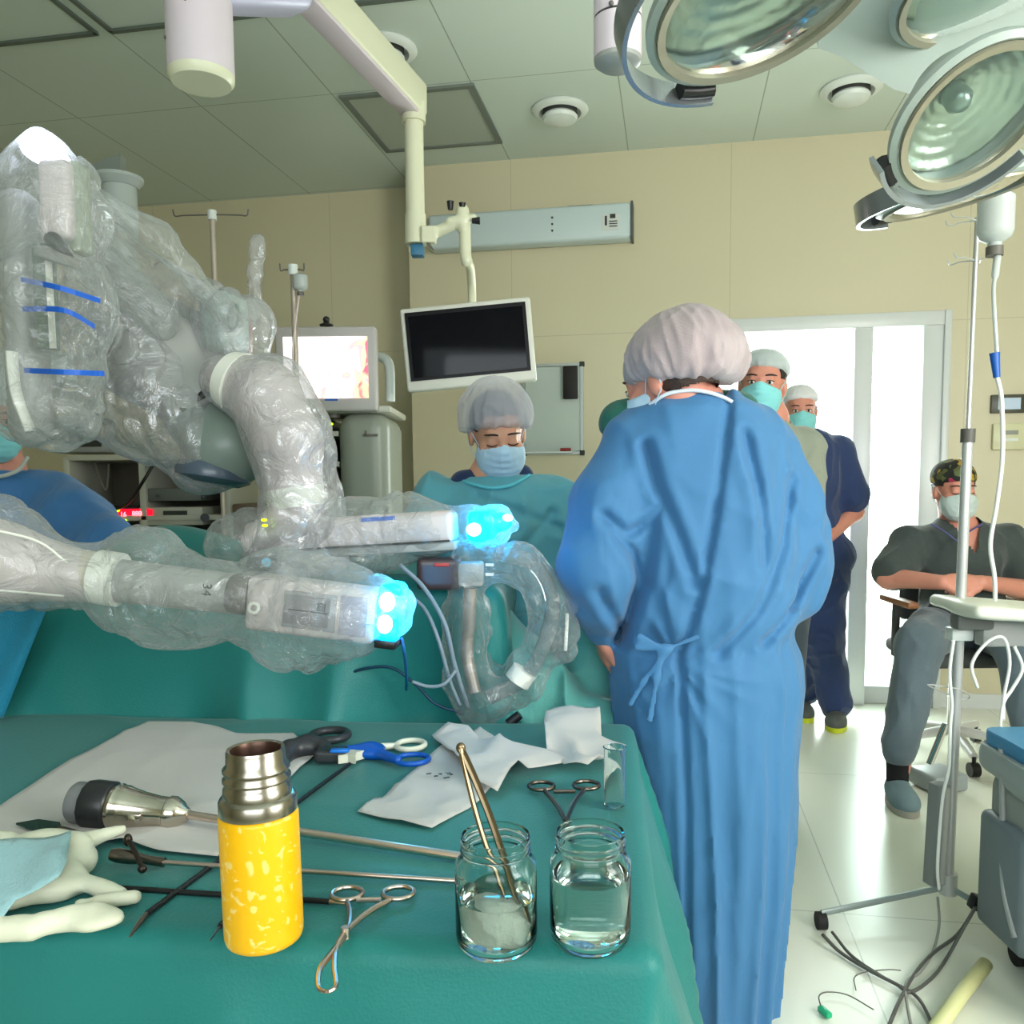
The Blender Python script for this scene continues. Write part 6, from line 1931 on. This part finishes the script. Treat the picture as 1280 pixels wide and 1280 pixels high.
b = MB(); b.box(cen + eyy * .001 + ezz * .010, (Wm - .038, .006, Hm - .058), RS); b.build('black_bezel', mat('bezel_black', (5, 5, 7), .3, spec=.2), root)
b = MB(); b.box(cen - eyy * .003 + ezz * .008, (Wm - .066, .004, Hm - .086), RS); b.build('screen', mat('screen_black', (8, 10, 18), .05, spec=.18), root)
b = MB(); b.box(cen + eyy * .07, (.16, .05, .16), RS, bev=.01); b.build('mount_plate', m_boom, root)

# ================================================================== big surgical lamp, upper right
m_lamp = mat('lamp_housing', (160, 172, 164), .35, var=.02)
m_rimm = mat('lamp_rim', (150, 156, 160), .2, .7)
m_refl = D.materials.new('lamp_reflector'); m_refl.use_nodes = True
nt = m_refl.node_tree; N, L = nt.nodes, nt.links; bs = N['Principled BSDF']
bs.inputs['Base Color'].default_value = lin((196, 204, 196)) + (1,); bs.inputs['Metallic'].default_value = .9; bs.inputs['Roughness'].default_value = .3
tcn = N.new('ShaderNodeTexCoord'); nz_ = N.new('ShaderNodeTexNoise'); nz_.inputs['Scale'].default_value = 16; nz_.inputs['Detail'].default_value = 3; L.new(tcn.outputs['Object'], nz_.inputs['Vector'])
bpn = N.new('ShaderNodeBump'); bpn.inputs['Strength'].default_value = .35; bpn.inputs['Distance'].default_value = .02; L.new(nz_.outputs['Fac'], bpn.inputs['Height']); L.new(bpn.outputs['Normal'], bs.inputs['Normal'])
m_lglass = mat('lamp_glass', (205, 222, 214), .05, trans=.95, ior=1.08)

def lamp_pod(root, c, nrm, R, depth=.055, rim_from=None):
    """a round reflector pod facing along nrm"""
    n = Vector(nrm).normalized()
    b = MB(); b.lathe([(0, -depth - .02), (R * .5, -depth - .015), (R * .93, -depth * .35), (R + .006, -.006), (R + .008, .004), (R, .008), (R - .006, .004), (R - .008, -.004)], c, n, 56)
    pod = b.build('lamp_pod', m_lamp, root, 50)
    prof = []
    for i in range(30):
        t = i / 29
        r = (R - .010) * (1 - t)
        prof.append((r, -.006 - depth * .8 * (1 - (r / R) ** 2) + .0006 * math.sin(t * 42) * (1 - t * .3)))
    b = MB(); b.lathe(prof, c, n, 56); b.build('reflector', m_refl, pod, 60)
    b = MB(); b.lathe([(R - .004, .006), (R - .004, .012), (R - .014, .010), (R - .014, .002)], c, n, 56); b.build('rim', mat('rim_sand', (165, 160, 140), .3, .5), pod, 50)
    b = MB(); b.lathe([(R - .012, .003), (R * .6, .012), (R * .25, .016), (0, .017)], c, n, 56); b.build('cover_glass', m_lglass, pod, True)
    b = MB(); b.lathe([(0, -.062), (.016, -.06), (.018, -.03), (.010, -.02), (0, -.018)], c, n, 24); b.build('bulb_shield', mat('bulb_grey', (150, 165, 160), .3, .6), pod, True)
    return pod
def handle_arc(root, c, nrm, R, a0, a1, up, w=.022):
    n = Vector(nrm).normalized(); u = Vector(up); u = (u - n * u.dot(n)).normalized(); v = n.cross(u)
    b = MB()
    pts = []
    K_ = 26
    for i in range(K_):
        a = math.radians(a0 + (a1 - a0) * i / (K_ - 1))
        pts.append((c + (u * math.cos(a) + v * math.sin(a)) * R, c + (u * math.cos(a) + v * math.sin(a)) * (R + .006)))
    ring = [[b.b.verts.new(p + n * s) for (p, s) in ((pi, .012), (po, .012), (po, -w), (pi, -w))] for pi, po in pts]
    for A_, B_ in zip(ring, ring[1:]):
        for k in range(4):
            j = (k + 1) % 4; b.b.faces.new((A_[k], A_[j], B_[j], B_[k]))
    b.b.faces.new(ring[0][::-1]); b.b.faces.new(ring[-1])
    h = b.build('grab_rail', m_rimm, root)
    p = (pts[0][0] + pts[0][1]) / 2; t = (pts[1][0] - pts[0][0]).normalized()
    b = MB(); b.tube([pts[i][0] - n * .004 - (pts[i][0] - c).normalized() * .006 for i in range(0, 5)], .011, 10); b.build('rail_end', m_black, h)
    return h
LC = at(1140, -40, 1.25)
root = thing('surgical_lamp', 'big surgical ceiling lamp with several round reflectors at the upper right', 'lamp', LC)
def tilt(ax_, ay_):
    return Vector((math.sin(math.radians(ax_)), -math.cos(math.radians(ax_)) * math.sin(math.radians(ay_)), -math.cos(math.radians(ay_))))
cA, nA, RA = at(958, -6, 1.02), tilt(16, 10), .138
lamp_pod(root, cA, nA, RA);
cB, nB, RB_ = at(1216, 146, 1.10), tilt(12, 36), .100
cC, nC, RC = at(1240, -28, 1.20), tilt(10, 10), .125
cD, nD, RD = at(1196, 240, 1.42), tilt(12, -4), .118
lamp_pod(root, cB, nB, RB_); lamp_pod(root, cC, nC, RC); lamp_pod(root, cD, nD, RD)
handle_arc(root, cA, nA, RA + .034, -12, -125, (0, 1, 0)); handle_arc(root, cB, nB, RB_ + .018, -72, 50, (0, 1, 0)); handle_arc(root, cD, nD, RD + .034, -20, -120, (0, 1, 0))
b = MB()
pl = [at(1030, -60, 1.25), at(1022, 60, 1.32), at(1050, 70, 1.33), at(1118, 112, 1.34), at(1250, 150, 1.36), at(1420, 60, 1.3), at(1400, -80, 1.2)]
b.prism(pl, (0, .02, .06)); b.build('center_plate', m_lamp, root)
b = MB(); b.cyl(at(1190, -60, 1.30), (LC.x + .1, 1.45, 2.6), .04); b.build('suspension_tube', m_boomp, root)
# arm joint beside the lamp
p = at(772, 30, 1.35); zb = at(775, 84, 1.35).z
root = thing('lamp_arm', 'pinkish jointed lamp arm with round lower cap left of the big surgical lamp', 'lamp arm', (p.x, p.y, zb))
b = MB(); b.cyl((p.x, p.y, zb + .012), (p.x, p.y, at(772, 26, 1.35).z), .037, n=36); b.build('lower_joint', m_boomp, root)
b = MB(); b.cyl((p.x, p.y, at(772, 23, 1.35).z), (p.x, p.y, 2.4), .037, n=36); b.build('upper_joint', m_boomp, root)
b = MB(); b.cyl((p.x, p.y, at(772, 27, 1.35).z), (p.x, p.y, at(772, 22, 1.35).z), .035, n=36); b.build('joint_gap', m_dark, root)
b = MB(); b.lathe([(0, 0), (.028, 0), (.036, .006), (.037, .014), (0, .014)], (p.x, p.y, zb), n=36); b.build('joint_cap', m_robg, root)
b = MB(); b.sph(at(764, 4, 1.315), .004, 6); b.build('screw', m_cartd, root, True)
b = MB(); b.tube([(p.x, p.y, 2.35), (p.x + .3, p.y + .15, 2.45), (LC.x + .1, 1.45, 2.55)], .045, 16); b.build('spring_arm', m_boomp, root)
b = MB(); b.cyl((LC.x + .1, 1.45, 2.5), (LC.x + .1, 1.45, CZ), .05, n=32); b.build('ceiling_tube', m_boomp, root)

# ================================================================== right side: infusion stand, chair, console
Y = 2.26
t, bs_ = at(1222, 268, Y), at(1185, 1108, Y)
root = thing('infusion_stand', 'tall steel infusion stand with tripod feet in front of the seated man', 'infusion stand', (bs_.x, Y, 0))
lx = lambda y: at(1222 - 37 * (y - 268) / 840, y, Y)
m_pole = mat('pole_steel', (186, 188, 186), .32, .35)
b = MB(); b.cyl(lx(548), lx(272), .0062, n=16); b.build('upper_rod', m_pole, root)
b = MB(); b.cyl(lx(1108), lx(540), .0135, n=24); b.build('lower_pole', m_pole, root)
b = MB(); b.cyl(lx(553), lx(536), .0185, n=24); b.build('height_collar', mat('collar_dark', (84, 82, 76), .5), root)
for yb, s_ in ((276, 1), (326, .85)):
    c = lx(yb)
    for k, (dx, dy) in enumerate(((-.075, -.03), (-.055, .04), (.045, -.03), (.035, .04))):
        b = MB(); b.tube(spline([c, c + Vector((dx * .5, dy * .6, .004)), c + Vector((dx * s_, dy, .000)), c + Vector((dx * 1.15 * s_, dy, .014))], 5), .0018, 6); b.build('hook', m_pole, root)
zc = at(1185, 1108, Y).z
feet = [at(1026, 1168, 2.19), at(1225, 1168, 2.42), at(1240, 1255, 2.0)]
m_caster = m_rubber
for i, f in enumerate((Vector((feet[0].x, 2.19, .03)), Vector((bs_.x + .12, 2.52, .03)), Vector((bs_.x + .14, 2.02, .03)))):
    b = MB(); b.tube([(bs_.x, Y, zc + .0), (f.x, f.y, .045)], .0062, 10, flat=1.5); lg = b.build('leg', mat('leg_grey', (150, 162, 160), .35, .3), root)
    b = MB(); b.cyl((f.x - .012, f.y, .024), (f.x + .012, f.y, .024), .024, n=20); b.build('caster', m_caster, lg)
b = MB(); b.cyl((bs_.x, Y, zc - .02), (bs_.x, Y, zc + .04), .024, n=24); b.build('hub', m_pole, root)
b = MB(); b.box(lx(792), (.060, .045, .035), bev=.005); b.build('clamp', m_white, root)
b = MB(); b.tube(spline([at(1186, 868, Y - .01), at(1160, 856, Y - .1), at(1200, 862, Y - .08), at(1212, 872, Y - .01), at(1190, 876, Y)], 5), .002, 6); b.build('wire_ring', m_pole, root)
# power supply box clamped low on the pole
root = thing('power_box', 'narrow grey power strip box hanging low on the infusion stand', 'power strip', at(1172, 1110, Y - .03))
b = MB(); c = at(1171, 1042, Y - .045); b.box(c, (.046, .038, .285), rmat(18, 0, 2), bev=.005); b.build('casing', mat('box_grey', (128, 132, 130), .45), root)
b = MB(); b.box(c + Vector((.012, -.018, 0)), (.014, .012, .27), rmat(18, 0, 2), bev=.003); b.build('cable_channel', mat('box_light', (168, 168, 160), .4), root)
# oval tray
Y2 = 2.2
c = at(1262, 764, Y2)
root = thing('monitor_shelf', 'flat cream rounded tray clamped to the infusion stand in front of the seated man', 'tray', c)
b = Body(.006, .02); b.box((c.x + .04, c.y, c.z), (.20, .13, .017), rmat(0, 0, 5), rd=.016); b.ell((c.x - .10, c.y - .03, c.z + .01), (.06, .08, .02)); b.build('tray_top', mat('tray_cream', (215, 216, 200), .35), root)
b = MB(); b.box(at(1215, 775, Y2), (.10, .05, .05), bev=.01); b.build('tray_bracket', mat('bracket_dark', (96, 98, 94), .4), root)
b = MB(); b.box(at(1255, 790, Y2 + .02), (.14, .05, .075), bev=.01); b.build('tray_box', m_robg, root)
m_tub = mat('clear_white_tube', (226, 228, 220), .25)
m_grn = mat('green_clip', (30, 170, 120), .4)
b = MB(); b.box(at(1231, 768, Y2 - .05), (.022, .012, .022), rmat(0, 0, -30), bev=.003); q = b.build('tube_clip', m_grn); tag(q, 'small green roller clip hanging under the cream tray', 'clip')
# hanging drip bottle and lines
bottle('drip_bottle', 1246, 238, 318, 2.12, .042, 'large clear drip bottle hanging from the tall infusion stand', m_bott)
root = thing('drip_line', 'white drip line with blue connector running from the big bottle down to the tray', 'tube', at(1246, 745, 2.1))
b = MB(); b.tube(spline([at(1247, 318, 2.12), at(1244, 345, 2.11), at(1242, 370, 2.10), at(1246, 440, 2.10)], 6), [.009] * 7 + [.005] * 12, 10); b.build('drip_chamber', m_bott, root)
b = MB(); b.tube(spline([at(1246, 470, 2.1), at(1252, 500, 2.1), at(1253, 570, 2.1), at(1246, 630, 2.1), at(1238, 680, 2.1), at(1243, 720, 2.1), at(1244, 750, 2.12)], 8), .0055, 10); b.build('line', m_tub, root)
b = MB(); b.cyl(at(1243, 441, 2.1), at(1246, 472, 2.1), .0125, .008, 16); b.build('blue_connector', mat('connector_blue', (22, 84, 165), .4), root)
for i, (pts, lb) in enumerate(((((1222, 860), (1215, 830), (1235, 802), (1255, 798), (1262, 830), (1255, 870), (1254, 900)), 'white tube loop hanging under the cream tray nearest the pole'),
                      (((1268, 808), (1278, 835), (1266, 860), (1256, 875), (1252, 890), (1250, 912)), 'short white tube bending down beside the tube loop under the tray'),
                      (((1192, 800), (1187, 840), (1190, 880), (1188, 905), (1186, 960), (1178, 1000), (1172, 1080), (1174, 1112)), 'long white cord running down along the lower infusion pole'))):
    cable('tube', [at(x, y, 2.15) for x, y in pts], .0045, m_tub, lb, 'tube')
# cables around the tripod
m_cd = mat('cable_dark_grey', (84, 84, 78), .5)
zf = .012
fl = lambda x, y, z=zf: onz(x, y, z)
cable('cable', [fl(1028, 1168, .03), fl(1050, 1190), fl(1085, 1212), fl(1120, 1230), fl(1138, 1240), fl(1165, 1222), fl(1185, 1195), fl(1210, 1150, .1), at(1222, 1130, 2.1)], .0045, m_cd, 'dark grey cable from the left caster looping up towards the console')
cable('cable', [fl(1040, 1165, .03), fl(1065, 1195), fl(1105, 1222), fl(1145, 1245), fl(1165, 1280), fl(1175, 1310)], .004, m_cd, 'dark grey cable lying along the floor from the left caster to the lower edge')
cable('cable', [fl(1108, 1290), fl(1125, 1250), fl(1145, 1215), fl(1168, 1190), fl(1195, 1170), fl(1213, 1145, .08), at(1220, 1128, 2.12)], .0045, m_cd, 'dark grey cable sweeping from the lower edge up to the console plug')
cable('cable', [at(1172, 1122, 2.24), fl(1174, 1155, .05), fl(1166, 1190), fl(1150, 1215), fl(1132, 1232), fl(1140, 1290)], .0035, mat('cable_pale', (140, 142, 132), .5), 'pale thin cable dropping from the power box to the floor')
cable('cable', [fl(1026, 1258), fl(1024, 1245), fl(1035, 1240), fl(1060, 1244), fl(1092, 1262)], .0016, m_cartd, 'hair thin dark wire curling on the floor near the green plug')
cable('cable', [fl(1070, 1238), fl(1068, 1222), fl(1082, 1215), fl(1110, 1212), fl(1126, 1213)], .0014, m_cartd, 'hair thin dark wire arcing on the floor left of the cable crossing')
b = MB(); b.box(fl(1031, 1265), (.016, .035, .014), rmat(20), bev=.004); q = b.build('plug', m_grn); tag(q, 'tiny green connector plug lying on the floor at the lower edge', 'plug')
b = MB(); c = at(1221, 1128, 2.1); b.box(c, (.035, .03, .04), rmat(0, 0, 20), bev=.006)
q = b.build('plug', m_black); tag(q, 'black plug hanging by the console above the dark cables', 'plug')
b = MB(); b.tube([fl(1160, 1300, .02), fl(1200, 1245, .03), fl(1232, 1205, .05)], .017, 14); q = b.build('hose', mat('hose_yellow', (206, 204, 148), .45), None, True); tag(q, 'thick pale yellow hose on the floor under the grey console', 'hose')

# console cut off by the right edge
xl, YB = 1.155, 2.11
root = thing('console', 'grey rounded medical console with blue top cut off by the right photo edge', 'console', (xl + .25, 1.85, 0))
zt = at(1240, 925, YB).z
b = Body(.007, .03); b.cap((xl + .20, 1.70, zt - .03), (xl + .20, YB - .19, zt - .03), .20); b.box((xl + .30, 1.85, zt - .03), (.30, .27, .05), rd=.04)
b.build('rounded_top', mat('console_light', (150, 158, 154), .35), root, deform=lambda P: np.stack([P[:, 0], P[:, 1], np.clip(P[:, 2], zt - .085, zt)], 1))
b = Body(.007, .03); b.cap((xl + .21, 1.70, zt + .02), (xl + .21, YB - .20, zt + .02), .185); b.box((xl + .30, 1.85, zt + .02), (.29, .25, .04), rd=.03)
b.build('blue_cushion', mat('cushion_blue', (62, 132, 172), .5), root, deform=lambda P: np.stack([P[:, 0], P[:, 1], np.clip(P[:, 2], zt - .004, zt + .038)], 1))
b = Body(.008, .03); b.box((xl + .285, 1.85, (zt - .06) / 2 + .04), (.27, .235, (zt - .12) / 2), rd=.05); b.build('body_panel', mat('console_grey', (138, 142, 134), .4), root)
b = MB(); b.box((xl + .035, YB - .14, .24), (.085, .20, .30), bev=.02, seg=3); b.build('side_pod', mat('pod_grey', (108, 118, 122), .4), root)
b = MB(); b.tube(spline([(xl + .012, YB - .10, .56), (xl + .010, YB - .12, .40), (xl - .004, YB - .16, .24), (xl - .008, YB - .22, .14)], 6), .008, 8); b.build('trim_strip', m_robg, root)
b = MB(); b.box((xl + .02, YB - .28, .11), (.02, .07, .05), bev=.004); b.build('slot', m_dark, root)
for sx in (xl + .08, xl + .45):
    for sy in (1.70, YB - .10):
        b = MB(); b.cyl((sx - .015, sy, .03), (sx + .015, sy, .03), .03, n=20); b.build('caster', m_rubber, root)

# office chair under the seated man
cx_, cy_ = at(1195, 800, 3.66).x, 3.66
root = thing('office_chair', 'office chair with brown wooden armrests and star base under the seated man', 'chair', (cx_, cy_, 0))
b = MB(); b.box((cx_, cy_ - .02, .475), (.46, .46, .06), bev=.025, seg=3); b.build('seat', mat('chair_grey', (70, 72, 72), .8), root)
b = MB(); b.box((cx_, cy_ + .24, .78), (.30, .05, .40), bev=.025, seg=3); b.build('backrest', mat('chair_grey', (0, 0, 0)), root)
m_wood = mat('arm_wood', (150, 98, 60), .45, var=.1)
for s in (-1, 1):
    x = cx_ + s * .262
    b = MB(); b.box((x, cy_ + .0, .70), (.05, .30, .03), bev=.01); b.build('armrest', m_wood, root)
    b = MB(); b.box((x, cy_ + .02, .57), (.025, .04, .24), bev=.006); b.build('arm_post', mat('post_dark', (60, 58, 56), .5), root)
b = MB(); b.cyl((cx_, cy_, .10), (cx_, cy_, .45), .026, n=24); b.build('gas_column', m_chrome, root)
for k in range(5):
    a = k * 2 * PI / 5 + .75
    e = Vector((cx_ + .29 * math.cos(a), cy_ + .29 * math.sin(a), .085))
    b = MB(); b.tube([(cx_, cy_, .12), e], [.024, .016], 10); lg = b.build('base_spoke', mat('spoke_white', (205, 205, 200), .3), root)
    b = MB(); b.cyl((e.x - .018, e.y, .030), (e.x + .018, e.y, .030), .030, n=20); b.cyl((e.x, e.y, .03), (e.x, e.y, .085), .008); b.build('caster', m_black, lg)
# pedal unit on the floor
c = fl(1172, 985, 0)
root = thing('foot_pedal', 'grey foot pedal on the floor beside the blue mesh shoe', 'pedal', c)
b = MB(); b.box((c.x, c.y, .04), (.16, .16, .07), rmat(15), bev=.015, seg=3); b.build('pedal_base', mat('pedal_grey', (150, 158, 158), .4), root)
b = MB(); b.tube([at(1162, 955, 2.9), at(1182, 905, 2.9)], .012, 10); b.build('pedal_bar', m_chrome, root)
